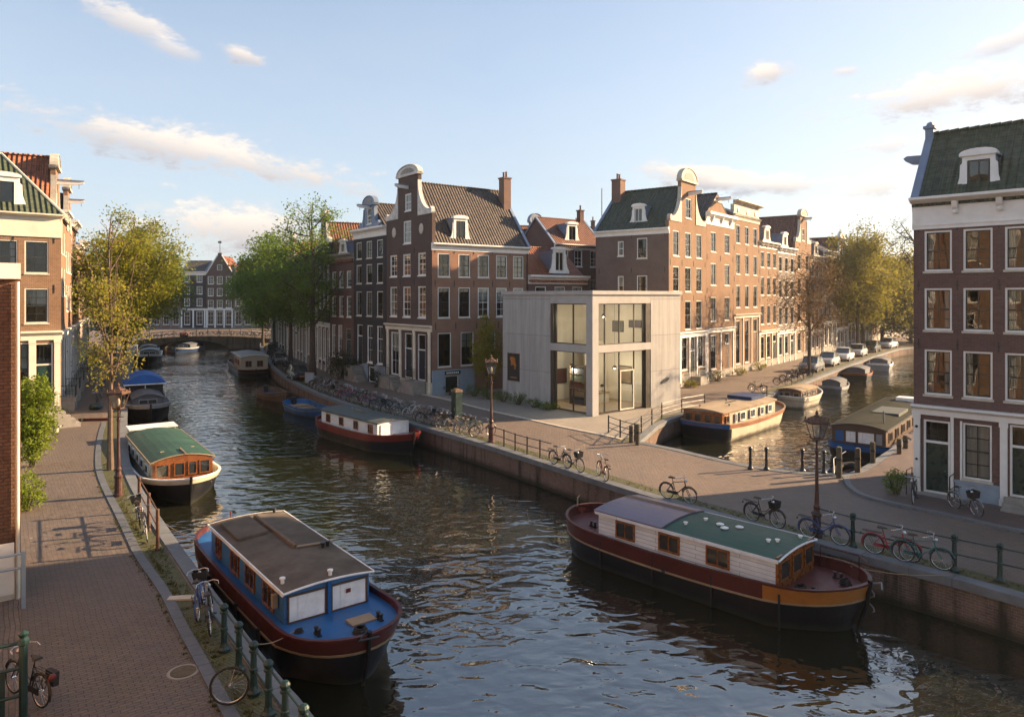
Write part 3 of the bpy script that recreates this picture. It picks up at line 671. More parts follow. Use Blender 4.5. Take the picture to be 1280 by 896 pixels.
    def beam(s, x, z, l=1.1, face='front', y=0):
        m = MB(); m.prism([(y+.2, z), (y+.2, z+.3), (y-l, z+.32), (y-l-.12, z+.26), (y-l-.05, z+.16), (y-l*.8, z+.06)][::-1], x-.11, x+.11, plane='yz'); o = s.part('hoist_beam', m, MT['white'], face)
        c = MB(); c.box(x-.17, y-l-.1, z+.325, x+.17, y+.1, z+.38); s.sub('beam_cover', c, MT['lead'], o)
        h = MB(); h.tube([(x, y-l*.85, z+.08), (x, y-l*.85, z-.12), (x+.05, y-l*.85, z-.18), (x, y-l*.85, z-.22)], .018, 5); s.sub('hook', h, MT['iron'], o)
    def anchors(s, pts, face='front', l=.55):
        for u, z in pts:
            m = MB(); m.box(u-.025, -.03, z-l/2, u+.025, .0, z+l/2); m.box(u-.05, -.028, z-.04, u+.05, .0, z+.04); s.part('wall_anchor', m, MT['iron'], face)
    def pipe(s, u, z1, face='front', z0=0.0):
        m = MB(); m.tube([(u, -.09, z0), (u, -.09, z1)], .05, 8); s.part('drainpipe', m, MT['iron'], face)
    def pui(s, z1, pil, mat=None, u0=0, u1=None, hh=.55, pw=.26, z0=0.0):
        """timber ground-floor front: pilasters and an entablature"""
        u1 = s.w if u1 is None else u1; tr = mat or s.trim; m = MB()
        p = [(-.02, 0), (-.09, 0), (-.09, hh*.5), (-.13, hh*.55), (-.3, hh*.8), (-.3, hh), (-.02, hh)]; m.prism([(a, c+z1-hh) for a, c in p][::-1], u0-.05, u1+.05, plane='yz'); o = s.part('shopfront', m, tr)
        for u in pil:
            k = MB(); k.box(u-pw/2, -.085, z0, u+pw/2, .0, z1-hh-.003); k.box(u-pw/2-.03, -.12, z0, u+pw/2+.03, -.086, z0+.35); k.box(u-pw/2-.03, -.11, z1-hh-.2, u+pw/2+.03, -.086, z1-hh-.004); s.sub('pilaster', k, tr, o)
        return o
    def plinth(s, z, u0=0, u1=None, mat='plinth_stone', face='front', pr=.05):
        _, _, wd = s.fr(face); u1 = wd if u1 is None else u1
        m = MB(); m.box(u0, -pr, 0, u1, -.003, z); m.box(u0-.02, -pr-.03, z-.1, u1+.02, -pr-.001, z-.001); return s.part('plinth', m, MT[mat], face)
    def stoop(s, u0, u1, z, depth=1.3, n=4, side=1, rail=True, mat='plinth_stone'):
        m = MB(); m.box(u0, -depth, 0, u1, -.12, z); m.box(u0-.03, -depth-.03, z, u1+.03, -.12, z+.06)
        for i in range(n):
            a = (u1 if side > 0 else u0)+side*.28*i; m.box(min(a, a+side*.28), -depth+.05, 0, max(a, a+side*.28), -.2, z*(n-i)/(n+1))
        o = s.part('stoop', m, MT[mat])
        if rail:
            k = MB(); pts = [(u0+.05, -.15), (u0+.05, -depth+.05), (u1-.05, -depth+.05)]
            for a, c in zip(pts, pts[1:]): k.tube([(a[0], a[1], z+.95), (c[0], c[1], z+.95)], .025, 6)
            L = abs(u1-u0); nn = max(4, int(L/.16))
            for i in range(nn+1): x = u0+.05+(L-.1)*i/nn; k.tube([(x, -depth+.05, z+.05), (x, -depth+.05, z+.95)], .012, 5)
            for i in range(6): y = -.15-(depth-.2)*i/5; k.tube([(u0+.05, y, z+.05), (u0+.05, y, z+.95)], .012, 5)
            s.sub('stoop_railing', k, MT['iron'], o)
        return o
# ------------------------------------------------------------------ the houses
GRP = None
# --- the big neck-gabled corner house behind the gallery
gd = Vector((.6, -.8)); GC = Vector((-6.85, 61.2)); GO = GC-gd*8.5
H = House('tall dark brick neck gable house on the street corner left of the concrete gallery', GO, gd, 8.5, 10.45, 13.0, 'brick_gable'); H.fm['right'] = 2; H.xm = MT['brick_red']
for u, ww in ((1.45, 1.35), (4.0, 1.4), (6.75, 1.35)):
    H.win(u, 10.3, ww, 2.0, cur=0); H.win(u, 6.6, ww, 2.75, cur=4 if u < 2 else 0)
H.win(4.1, 13.25, 1.4, 2.05)
H.win(4.25, 16.2, 1.15, 1.55)
for u, w_ in ((1.7, 1.5), (4.3, 1.35), (6.7, 1.35)):
    if u < 2: H.win(u, 1.15, w_, 4.0, 'white tall', sill=False)
    else: H.door(u, 1.1, w_, 4.05, MT['door_blue'], light=.34)
H.pui(5.95, (.35, 2.85, 5.45, 8.1), MT['cream'], pw=.4)
H.plinth(1.05, 0, 8.5, 'sandstone')
for u in (1.19, 3.3, 5.35, 7.37, 9.3):
    H.win(u, 10.15, 1.22, 2.05, 'white dark', 'right'); H.win(u, 6.6, 1.22, 2.65, 'white dark' if u < 5 else 'white', 'right', cur=0 if u < 4 else 3)
for u in (1.25, 3.6, 6.0, 8.4): H.win(u, 2.35, 1.35, 2.95, 'white dark', 'right')
H.door(2.0, .02, 1.4, 1.55, MT['sash_dark'], 'right', 0); H.plinth(2.1, 2.72, 4.3, 'plinth_blue', 'right', .12); H.plinth(2.1, 0, 1.28, 'plinth_blue', 'right', .12)
m = MB(); m.box(1.28, -.12, 1.62, 2.72, -.003, 2.1); H.part('plinth', m, MT['plinth_blue'], 'right')
m = MB(); m.box(1.2, -.16, 1.68, 2.8, -.13, 1.98); sg = H.part('name_board', m, MT['door_blue'], 'right')
m = MB(); [m.box(1.35+i*.19, -.172, 1.76, 1.35+i*.19+.12, -.161, 1.90) for i in range(7)]
m.box(1.3, -.17, 1.74, 2.7, -.161, 1.748); H.sub('lettering_strip', m, MT['white'], sg)
H.anchors([(u, z) for z in (12.5, 9.6) for u in (.3, 2.25, 4.3, 6.35, 8.3)]+[(u, 5.9) for u in (.35, 2.4, 4.6, 7.0)], 'right', .6)
H.anchors([(u, z) for z in (9.75, 12.55) for u in (2.75, 5.4)])
for u in (1.6, 6.7):
    m = MB(); m.lathe([(.0, .0), (.36, .0), (.36, .05), (.25, .09), (.2, .07), (.0, .1)], 16); o = H.part('plaque', m, MT['sandstone']); o.location = (u, -.01, 14.4); o.rotation_euler = (R(90), 0, 0); o.scale = (1, 1.3, 1)
H.finish(front_top=15.6); H.b = MB(); H.neck_gable(15.6, 3.7, 3.7, 2.3, .75, MT['stone_white']); H.neck()
r = H.roof_in(13.05, 18.7, 'tile_black'); H.chimney(r, 5.3, 10.1, 16, 19.9, mat=MT['brick_brown'])
H.cornice(12.45, .62, .42, 'right'); H.beam(4.25, 18.15, 1.2)
H.dormer(3.1, .42, 13.35, 1.35, 2.0, 2.6, 'right')
H.stoop(5.6, 7.6, 1.05, 1.3, 4, -1); H.stoop(.5, 2.9, 1.05, 1.2, 3, 1)
H.pipe(10.3, 12.5, 'right')
# --- black house with a small neck gable
H = House('narrow black painted house with white cornice, small pale neck gable and hoist beam', Vector((-16.38, 73.92)), gd, 7.3, 9, 14.4, 'brick_dark')
for z, h in ((12.25, 1.7), (9.75, 1.9), (6.5, 2.45)): H.row((1.3, 3.65, 6.0), z, 1.25, h, style='white dark')
H.door(1.5, 1.5, 1.3, 4.1, MT['door_blue']); H.row((3.8, 6.0), 1.9, 1.2, 3.7, style='white tall')
H.door(4.2, .02, 1.3, 1.5, MT['sash_dark'], light=0)
H.plinth(1.75, 4.95, 7.3, 'plinth_blue'); H.plinth(1.75, 2.3, 3.4, 'plinth_blue'); H.plinth(1.3, 0, 2.1, 'plinth_blue')
H.finish(); H.cornice(14.3, .95, .45)
H.trim = MT['lead']; H.b = MB(); H.win(3.65, 15.65, 1.0, 1.6); H.neck_gable(15.26, 2.3, 2.2, .95, .7); (put('gable_neck', H.b.mesh('gable_neck', [MT['lead'], MT['interior']]), H.root), setattr(H, 'b', H.wb)); H.trim = MT['white']
H.roof_in(14.4, 17.6, 'tile_black'); H.beam(3.65, 17.15, 1.2); H.stoop(.6, 2.4, 1.45, 1.3, 4, 1)
# --- brown house with a red roof
H = House('brown brick house with orange tiled roof and grey cornice beside the black house', Vector((-20.05, 78.8)), gd, 6.1, 9, 12.2, 'brick_purple', trim=MT['plinth_stone'])
for z, h in ((9.4, 1.75), (6.3, 2.2)): H.row((1.1, 3.0, 4.95), z, 1.15, h)
H.row((1.0, 2.7), 1.9, 1.1, 3.5, style='white tall'); H.door(4.8, .9, 1.35, 4.2, MT['door_green'])
H.plinth(.9); H.finish(); H.cornice(12.1, .9, .42); H.roof_along(12.3, 16.0, 'tile_red', ov_x=.0); H.dormer(3.0, .25, 13.0, 1.3, 1.3, 2, style='white'); H.stoop(4.0, 5.6, .85, 1.1, 3, -1)
# --- the row beyond, behind the trees
gd2 = Vector((.45, -.893)); p = Vector((-20.05, 78.8))
ROWL = [('dark green fronted gable house half hidden behind the tall canal tree', 'brick_dark', 13.2, 6.4, 'tile_rust', 'neck'), ('pale plastered house with white pilasters behind the canal trees', 'brick_grey', 12.0, 7, 'tile_black', 'cornice'),
        ('brown brick cornice house, third behind the canal trees', 'brick_brown', 13.4, 7, 'tile_black', 'cornice'), ('red brick neck gable house far along the tree lined quay', 'brick_red', 12.2, 7, 'tile_red', 'neck'),
        ('dark brick cornice house near the bridge on the tree lined side', 'brick_dark', 13, 8, 'tile_black', 'cornice'), ('grey house at the bridge end of the tree lined quay', 'brick_grey', 12, 8, 'tile_rust', 'cornice')]
for i, (lb, br, hh, ww, rf, kind) in enumerate(ROWL):
    p = p-gd2*ww
    H = House(lb, p, gd2, ww-.02, 9, hh, br, seed=i); n = 3
    us = [ww*(k+.5)/n for k in range(n)]
    for z, h in ((hh-2.9, 1.7), (hh-6.2, 2.2)): H.row(us, z, 1.2, h)
    H.row(us[:2], 1.2, 1.25, 3.6, style='white tall'); H.door(us[2], .7, 1.3, 4.1, MT['door_green'])
    H.pui(5.5, [.2]+[ww*k/n for k in range(1, n)]+[ww-.25]); H.plinth(.7)
    H.finish(front_top=hh+1.2 if kind == 'neck' else None)
    if kind == 'neck':
        H.b = MB(); H.win(ww/2, hh+1.6, 1.0, 1.5); H.neck_gable(hh+1.2, 2.6, 2.9, 1.5, .8); H.neck(); H.roof_in(hh, hh+3.6, rf); H.beam(ww/2, hh+3.6)
    else: H.cornice(hh-.1, .7, .42); H.roof_along(hh, hh+3.0, rf)
# --- low red-roofed house between the corner house and the gallery, and the roofs behind it
sd2 = Vector((.8, .6)); q = GC+sd2*10.5
H = House('low brown house with bright red tiled roof and white dormer behind the gallery', q, sd2, 7.55, 8, 9.9, 'brick_purple')
H.row((1.5, 3.9, 6.2), 7.9, 1.3, 1.5, style='white dark'); H.row((1.5, 3.9, 6.2), 4.2, 1.3, 2.2, style='white dark'); H.finish(); H.cornice(9.65, .85, .45); H.roof_along(10.0, 13.3, 'tile_red', ov_x=0, verge=False); H.dormer(4.2, .5, 10.75, 1.5, 2.3, 2.2, style='white')
H = House('brick house with white eave and rust roof behind the red roofed low house', Vector((4.7, 78.6)), sd2, 7.4, 6.5, 14.2, 'brick_purple')
H.row((1.4, 3.5, 5.9), 11.8, 1.2, 1.9); H.row((1.4, 3.5, 5.9), 8.0, 1.2, 2.4); H.finish(); H.cornice(13.7, .6, .4); r = H.roof_along(14.2, 17.3, 'tile_rust'); H.dormer(3.0, .6, 14.6, 1.4, 2.0, 2); H.chimney(r, 6.8, 3.3, 15, 18.6, .3, .3, 1)
H = House('slender pale grey neck gable rising between red roofs behind the gallery', Vector((1.2, 86)), sd2, 4.3, 8, 13.2, 'brick_grey', trim=MT['lead'])
H.wallmat = MT['plinth_blue']; H.win(2.15, 11.2, 1.5, 1.7, 'white dark'); H.finish(front_top=14.0); H.b = MB(); H.neck_gable(14.0, 1.7, 3.4, 1.25, .9); H.neck(); H.roof_in(13.2, 16.6, 'lead_tile' if False else 'tile_black')
H = House('far house with wide orange tiled roof and thin flue pipes behind the gallery', Vector((2.0, 100)), Vector((.98, .2)), 16, 9, 14.2, 'brick_brown')
H.row((2, 5, 8, 11, 14), 11.4, 1.3, 1.9); H.finish(); r = H.roof_along(14.2, 18.6, 'tile_red'); H.chimney(r, 8.6, 4.5, 17, 19.4, .3, .3, 1); H.chimney(r, 11.2, 4.5, 17.5, 19.6, .25, .25, 1)
m = MB(); m.lathe([(.22, 17.5), (.22, 19.8), (.12, 20.2), (.07, 20.3), (.06, 24.6)], 8, (12.6, 4.5, 0)); m.build('flue_pipe', MT['brick_brown'], r)
# --- right row along the side canal
rd = Vector((.611, .792)); A = Vector((14.25, 64.9)); TB = [0, 8.6, 16.1, 24.4, 31.2, 38.6, 46.3, 53, 60.5, 68, 76, 84, 93, 103, 114]
def place(i): return A+rd*TB[i], TB[i+1]-TB[i]-.016
O, w = place(0)
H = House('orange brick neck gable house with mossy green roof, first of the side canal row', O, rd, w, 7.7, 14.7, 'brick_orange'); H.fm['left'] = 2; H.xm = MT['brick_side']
for z, h in ((12.2, 2.35), (8.9, 2.35), (5.3, 2.75)): H.row((1.55, 4.2, 6.8), z, 1.35, h, cur=0, style='white dark')
H.win(4.3, 15.9, 1.3, 1.9, 'white dark')
H.row((1.4, 3.4), 1.5, 1.35, 3.3, style='white dark tall'); H.door(5.3, .8, 1.2, 4.0, MT['door_green'], light=.4); H.win(7.2, 1.5, 1.3, 3.3, 'white dark tall')
H.pui(5.1, (.25, 2.4, 4.45, 6.2, 8.35), pw=.22); H.plinth(1.2)
H.win(5.0, 12.0, 1.05, 1.9, 'white dark', 'left'); H.win(5.0, 8.4, 1.05, 2.0, 'white dark', 'left'); H.win(2.75, 12.3, .62, 1.4, 'white plain', 'left'); H.win(2.75, 8.6, .62, 1.8, 'white plain', 'left')
H.anchors([(u, z) for z in (14.2, 10.9) for u in (.4, 3.9, 7.3)], 'left'); H.anchors([(u, z) for z in (11.6, 8.3) for u in (.3, 2.85, 5.5, 8.3)])
H.finish(front_top=15.4); H.b = MB(); H.neck_gable(15.4, 3.3, 3.9, 2.35, 1.1, MT['sandstone']); H.neck()
r = H.roof_in(14.75, 18.9, 'tile_green'); H.chimney(r, 3.6, 7.2, 16.5, 20.1, .5, .5, 2, MT['brick_brown']); H.cornice(14.2, .55, .3, 'left'); H.beam(4.3, 18.1, 1.3); H.dormer(4.3, .75, 15.35, 1.15, 1.6, 2, 'left', 'white'); H.stoop(4.6, 6.0, .75, 1.1, 3, 1)
SPEC = [('orange brick house with white cornice and projecting hoist beam, second in the sunlit row', 'brick_orange', 16.1, 'tile_black', 'beam', 2, MT['white']),
        ('tall orange brick house with ornate sandstone cornice, third in the sunlit row', 'brick_orange', 17.4, 'tile_black', 'attic', 3, MT['sandstone']),
        ('lower orange brick house with dark roof and sandstone dormer, fourth in the sunlit row', 'brick_orange', 14.5, 'tile_black', 'dormer', 3, MT['cream']),
        ('pale grey brick house with white cornice, fifth in the sunlit row', 'brick_grey', 14.2, 'tile_black', 'dormer', 3, MT['white']),
        ('tall slender bell gable house with rust red roof, sixth in the sunlit row', 'brick_orange', 15.2, 'tile_rust', 'neck', 2, MT['sandstone']),
        ('brown brick cornice house just beyond the tall bell gable on the side canal', 'brick_red', 13.8, 'tile_black', 'dormer', 3, MT['sandstone']),
        ('grey brick house with dark roof behind the bare reddish tree', 'brick_grey', 14.8, 'tile_black', 'cornice', 3, MT['white']),
        ('red brick neck gable house behind the bare reddish tree', 'brick_red', 13.6, 'tile_rust', 'neck', 3, MT['white']),
        ('brown cornice house behind the parked cars on the side canal', 'brick_brown', 14.2, 'tile_black', 'cornice', 3, MT['white']),
        ('orange brick cornice house behind the yellow green tree', 'brick_orange', 13.6, 'tile_red', 'cornice', 3, MT['white']),
        ('red brick house with dark roof near the far end of the side canal', 'brick_red', 14.6, 'tile_black', 'cornice', 3, MT['white']),
        ('grey fronted house second from the far end of the side canal', 'brick_grey', 13.0, 'tile_black', 'cornice', 3, MT['white']),
        ('brown brick house at the far end of the side canal', 'brick_brown', 14.4, 'tile_rust', 'cornice', 3, MT['white'])]
for i, (lb, br, hh, rf, kind, n, tr) in enumerate(SPEC):
    O, w = place(i+1); H = House(lb, O, rd, w, 9.5, hh, br, trim=tr, seed=20+i)
    us = [w*(k+.5)/n for k in range(n)]; ww = 1.25 if n == 3 else 1.45
    zr = [(hh-3.1, 2.05), (hh-6.5, 2.25), (hh-10.2, 2.5)] if hh > 15 else [(hh-2.6, 1.9), (hh-5.9, 2.2), (hh-9.4, 2.3)]
    for z, h in zr: H.row(us, z, ww, h, style='white dark')
    zg = zr[-1][0]-.7
    H.pui(zg, [.2]+[w*k/n for k in range(1, n)]+[w-.2], pw=.2, hh=.45); H.plinth(.8)
    H.row(us[:-1], 1.0, ww, zg-1.7, style='white dark tall'); H.door(us[-1], .5, 1.25, zg-1.15, MT[H.r.choice(('door_green', 'door_blue', 'door_wood'))])
    if i < 6: H.anchors([(u, z-.55) for z, h in zr[:2] for u in (.2, w-.2)]+[(w/2, zr[0][0]-.6)])
    H.finish(front_top=hh+.6 if kind == 'neck' else None)
    if kind == 'neck':
        H.b = MB(); H.win(w/2, hh+.9, 1.1, 1.7); H.neck_gable(hh+.6, 3.0, 3.6, 2.0 if w > 7 else 1.7, .8, tr); H.neck(); H.roof_in(hh, hh+4.3, rf); H.beam(w/2, hh+3.7)
    elif kind == 'beam':
        H.cornice(hh-.35, 1.25, .5, brackets=3); H.roof_in(hh+.2, hh+3.0, rf); H.dormer(w/2, .5, hh+.92, 1.9, 1.3, 2.2, style='white', mat=MT['cream']); H.beam(w/2, hh+2.3, 1.5, y=.4)
    elif kind == 'attic':
        H.cornice(hh-.5, .5, .25); m = MB(); m.box(.15, .0, hh+.003, w-.15, .4, hh+1.15); at_ = H.part('attic', m, tr); H.cornice(hh+1.153, .42, .6, mat=tr, brackets=4)
        for k in range(3): mm = MB(); mm.lathe([(0, 0), (.34, 0), (.34, .06), (.2, .1), (0, .08)], 12); o = mm.build('carving', MT['cream'], at_, (w*(k+.5)/3, -.005, hh+.6), (R(90), 0, 0))
        H.roof_along(hh, hh+1.8, rf)
    elif kind == 'dormer':
        H.cornice(hh-.3, .85, .42, brackets=4); H.roof_along(hh+.2, hh+3.4, rf, verge=False); H.dormer(w/2, .3, hh+.58, 1.7, 1.7, 2.2, style='white', mat=tr)
    else: H.cornice(hh-.2, .8, .45, brackets=3); H.roof_along(hh+.2, hh+3.2, rf)
# --- right corner house
d3 = Vector((.717, -.697)); RC = Vector((17.4, 30.95))
H = House('purple brick corner house with mossy green roof and blue plinth at the right', RC, d3, 11, 5.2, 11.7, 'brick_purple')
us = (.93, 2.37, 3.86, 5.4, 6.9, 8.4, 9.9)
for z, h in ((9.55, 1.72), (7.05, 1.78), (4.3, 1.92)):
    for i, u in enumerate(us): H.win(u, z, 1.03 if i < 2 else 1.12, h, 'white dark', cur=(1, 4, 1)[i % 3] if z < 6 else ((1, 0, 4)[i % 3] if z < 9 else (4, 0, 1)[i % 3]))
H.win(2.35, .95, 1.02, 2.3, 'white dark', cur=2, sill=True); H.win(5.5, .95, 1.05, 2.3, 'white dark', cur=2); H.win(7.0, .95, 1.05, 2.3, 'white dark', cur=2); H.win(8.5, .95, 1.05, 2.3, 'white dark', cur=2)
lo = H.door(.88, .12, 1.0, 3.1, MT['door_green'], light=.3)
H.door(3.95, .52, .98, 2.85, MT['door_green'], light=.3)
o = H.pui(3.85, (.14, 3.27, 4.62), pw=.25, hh=.42)
k = MB(); k.box(1.4, -.05, .0, 1.52, -.003, 3.42); k.box(1.75-.0, -.05, .86, 1.83, -.003, 3.3); H.sub('casing', k, MT['white'], o)
H.plinth(.85, 1.53, 3.13, 'plinth_blue', pr=.06); H.plinth(.85, 4.76, 11, 'plinth_blue', pr=.06)
H.anchors([(u, z) for z in (11.45, 8.95, 6.45) for u in (.2, 1.65, 3.1, 4.65, 6.15)], l=.42)
H.finish(); m = MB(); m.box(-.04, -.06, 11.35, 11.04, -.003, 12.15); m.box(-.05, -.10, 11.50, 11.05, -.061, 11.56); H.part('frieze', m, MT['white'])
H.cornice(12.15, .55, .55, brackets=0)
for u in (1.6, 3.15, 4.9, 6.7):
    k = MB(); k.prism([(-.063, 11.95), (-.063, 12.45), (-.40, 12.45), (-.30, 12.2), (-.16, 12.1), (-.2, 11.98)], u-.1, u+.1, plane='yz'); k.ico((u, -.2, 12.0), .1, 1); H.part('console', k, MT['white'])
r = H.roof_along(12.45, 15.75, 'tile_green', yr=2.6, over=.1)
m = MB(); m.box(-.17, 2.43, 15.5, .17, 2.77, 16.15); m.box(-.24, 2.36, 16.15, .24, 2.84, 16.28); m.lathe([(.2, 16.28), (.14, 16.42), (0, 16.5)], 8, (.0, 2.6, 0)); m.build('chimney', MT['lead'], r)
m = MB(); m.prism([(-.1, 14.55), (-.1, 14.98), (-.95, 15.02), (-1.1, 14.92), (-1.0, 14.78), (-.75, 14.62)][::-1], 2.48, 2.72); H.part('hoist_beam', m, MT['lead'])
H.dormer(2.3, .62, 12.75, 1.12, 1.6, 2.0); H.dormer(7.6, .62, 12.75, 1.12, 1.6, 2.0)
m = MB(); [m.box(3.3, -.3-.32*i, 0, 5.2, -.005 if i == 0 else -.301-.32*(i-1), .5-.165*i) for i in range(3)]; o = H.part('door_steps', m, MT['plinth_stone'])
k = MB(); k.tube([(4.75, -.1, .5), (4.75, -.1, 1.5), (4.75, -1.0, 1.0), (4.75, -1.0, 0)], .022, 6); k.tube([(4.75, -.55, .3), (4.75, -.55, 1.24)], .016, 6); H.sub('handrail', k, MT['iron'], o)
m = MB(); m.box(.2, -.55, 0, 1.5, -.004, .12); o = H.part('door_step', m, MT['plinth_stone'])
k = MB()
for x in (-.05, 1.55): k.tube([(x, -.06, .0), (x, -.06, 1.1), (x, -.85, 1.1), (x, -.85, 0)], .022, 6); k.tube([(x, -.06, .55), (x, -.85, .55)], .014, 5)
H.sub('handrail', k, MT['iron'], o)
m = MB(); m.box(4.5, -.105, 2.72, 4.72, -.09, 2.98); H.part('number_plate', m, MT['plinth_blue'])
m = MB(); m.ico((.14, -.12, 2.9), .07, 1); m.ico((.14, -.12, 1.5), .06, 1); H.part('wall_fitting', m, MT['iron'])
# --- left side: near brick corner, corner house with green roof, gabled row behind
la = Vector((.75, .66)).normalized(); LC = Vector((-29.6, 46.9)); lw = 8.0
H = House('orange brick corner house with green tiled roof and tall green door on the left street', LC-la*lw, la, lw, 2.9, 12.6, 'brick_orange', trim=MT['cream'])
for u in (lw-1.35, lw-3.0, lw-5.2):
    H.win(u, 9.35+.6, 1.3, 2.1, 'cream dark', cur=0 if u > 6 else 1); H.win(u, 6.75, 1.3, 2.25, 'cream dark', cur=3)
H.win(lw-2.2, 1.9, .95, 3.6, 'cream dark', cur=3, sill=False); H.door(lw-.95, 1.35, 1.0, 4.1, MT['door_green'], light=.34); H.win(lw-5.5, 1.9, 1.35, 3.6, 'cream dark')
H.win(1.5, 9.9, .85, 2.0, 'cream dark', 'right'); H.win(1.5, 6.7, .85, 2.2, 'cream dark', 'right')
H.pui(6.25, (.3, lw-4.3, lw-3.0, lw-1.6, lw-.22), MT['cream'], pw=.34, hh=.6); H.plinth(1.3, 0, lw-1.6, 'plinth_stone'); H.finish()
m = MB(); m.box(-.02, -.08, 12.3, lw+.06, -.003, 13.35); H.part('frieze', m, MT['cream']); H.cornice(13.35, .45, .5); m = MB(); m.box(0, -.08, 12.3, 2.9, -.003, 13.35); H.part('frieze', m, MT['cream'], 'right'); H.cornice(13.35, .45, .4, 'right')
# hipped roof, its slope facing the camera
m = MB(); e = [(-.2, -.25, 13.75), (lw+.2, -.25, 13.75), (lw+.2, 3.1, 13.75), (-.2, 3.1, 13.75), (0, 3.0, 17.9), (lw-2.9, 3.0, 17.9)]
m.add(e, ((0, 1, 5, 4), (1, 2, 5), (2, 3, 4, 5), (3, 0, 4), (3, 2, 1, 0))); r = m.build('roof', MT['tile_green'], H.root); m = MB(); m.tube([e[1], e[5], e[4]], .09, 6); m.build('ridge_tiles', MT['cream'], r)
H.dormer(lw-3.2, .35, 13.85, 1.9, 2.2, 2.0); H.anchors([(u, z) for z in (12.2, 8.95) for u in (lw-.4, lw-2.6)]); H.stoop(lw-2.0, lw-.2, 1.3, 1.2, 4, 1)
lc = Vector((-.475, .88)).normalized(); p = LC+Vector((-.66, .75))*2.95
LROW = [('brick neck gable house with long red roof and white hoist beam on the left bank', 'brick_orange', 13.2, 6.5, 'tile_red', 'neck'), ('orange brick cornice house, second beyond the red roofed gable on the left bank', 'brick_orange', 14.5, 5.6, 'tile_black', 'cornice'),
        ('red brick neck gable house, third along the left bank', 'brick_red', 13.2, 6, 'tile_black', 'neck'), ('brown cornice house with broad white eave, fourth along the left bank', 'brick_brown', 14.8, 7, 'tile_black', 'cornice'),
        ('red brick cornice house behind the left bank trees', 'brick_red', 13.0, 8, 'tile_red', 'cornice'), ('brown brick house behind the left bank trees', 'brick_brown', 14.0, 9, 'tile_black', 'cornice'), ('grey brick house farthest along the left bank', 'brick_grey', 12.8, 10, 'tile_black', 'cornice')]
for i, (lb, br, hh, ww, rf, kind) in enumerate(LROW):
    H = House(lb, p, lc, ww-.02, 9, hh, br, seed=60+i); n = 3 if ww > 5.8 else 2; us = [ww*(k+.5)/n for k in range(n)]
    for z, h in ((hh-2.7, 1.8), (hh-6.0, 2.2)): H.row(us, z, 1.2, h, cur=0)
    H.row(us[:-1], 1.3, 1.2, 3.6, style='white tall'); H.door(us[-1], .9, 1.2, 4.1, MT['door_green']); H.pui(5.8, [.2]+[ww*k/n for k in range(1, n)]+[ww-.25], pw=.22); H.plinth(.9)
    H.finish(front_top=hh+.8 if kind == 'neck' else None)
    if kind == 'neck':
        H.b = MB(); H.win(ww/2, hh+1.2, 1.0, 1.6); H.neck_gable(hh+.8, 2.4, 3.6, 1.7, .9, MT['sandstone']); H.neck(); H.roof_in(hh, hh+5.2 if i == 0 else hh+4, rf); H.beam(ww/2, hh+3.4, 1.6 if i == 0 else 1.1)
    else: H.cornice(hh-.1, .75, .55, brackets=3); H.roof_along(hh, hh+2.6, rf)
    H.stoop(us[-1]-.9, us[-1]+.9, .85, 1.1, 3, -1)
    p = p+lc*ww
# near brick house at the left edge: end wall with a white canopy band
H = House('close brown brick house end with white band and plinth at the left edge', Vector((-13.9, 20.2))-Vector((.804, .594))*7, Vector((.804, .594)), 7, 3.4, 9.0, 'brick_near', name='brick_house')
H.finish(); m = MB(); m.box(-.05, -.14, 8.98, 7.0, 3.4, 9.42); H.part('frieze', m, MT['white']); H.plinth(1.25, 0, 7.0, 'cream', pr=.07); m = MB(); m.tube([(6.93, -.1, 0), (6.93, -.1, 8.9)], .05, 8); H.part('drainpipe', m, MT['cream'])
# houses of the left row beside and behind the camera (seen in reflections only)
nl = Vector((-.594, .804)); p0 = Vector((-.6*.804, -.6*.594))
for i, (t0, ww, br, hh) in enumerate(((15.5, 8.8, 'brick_red', 14), (7.0, 8.4, 'brick_orange', 15.5), (-18, 8.5, 'brick_brown', 14.5))):
    O = p0+nl*t0; H = House(('red brick cornice house next to the near brick wall', 'orange brick house just left of the viewpoint', 'brown brick house behind the viewpoint')[i], O, nl, ww, 8, hh, br, seed=90+i); us = (1.5, 4.2, 6.9)
    for z in (1.2, 4.8, 8.2, 11.2): H.row(us, z, 1.25, 2.3 if z > 2 else 3.0)
    H.finish(); H.cornice(hh-.1, .7, .4); H.roof_along(hh, hh+3, 'tile_black')
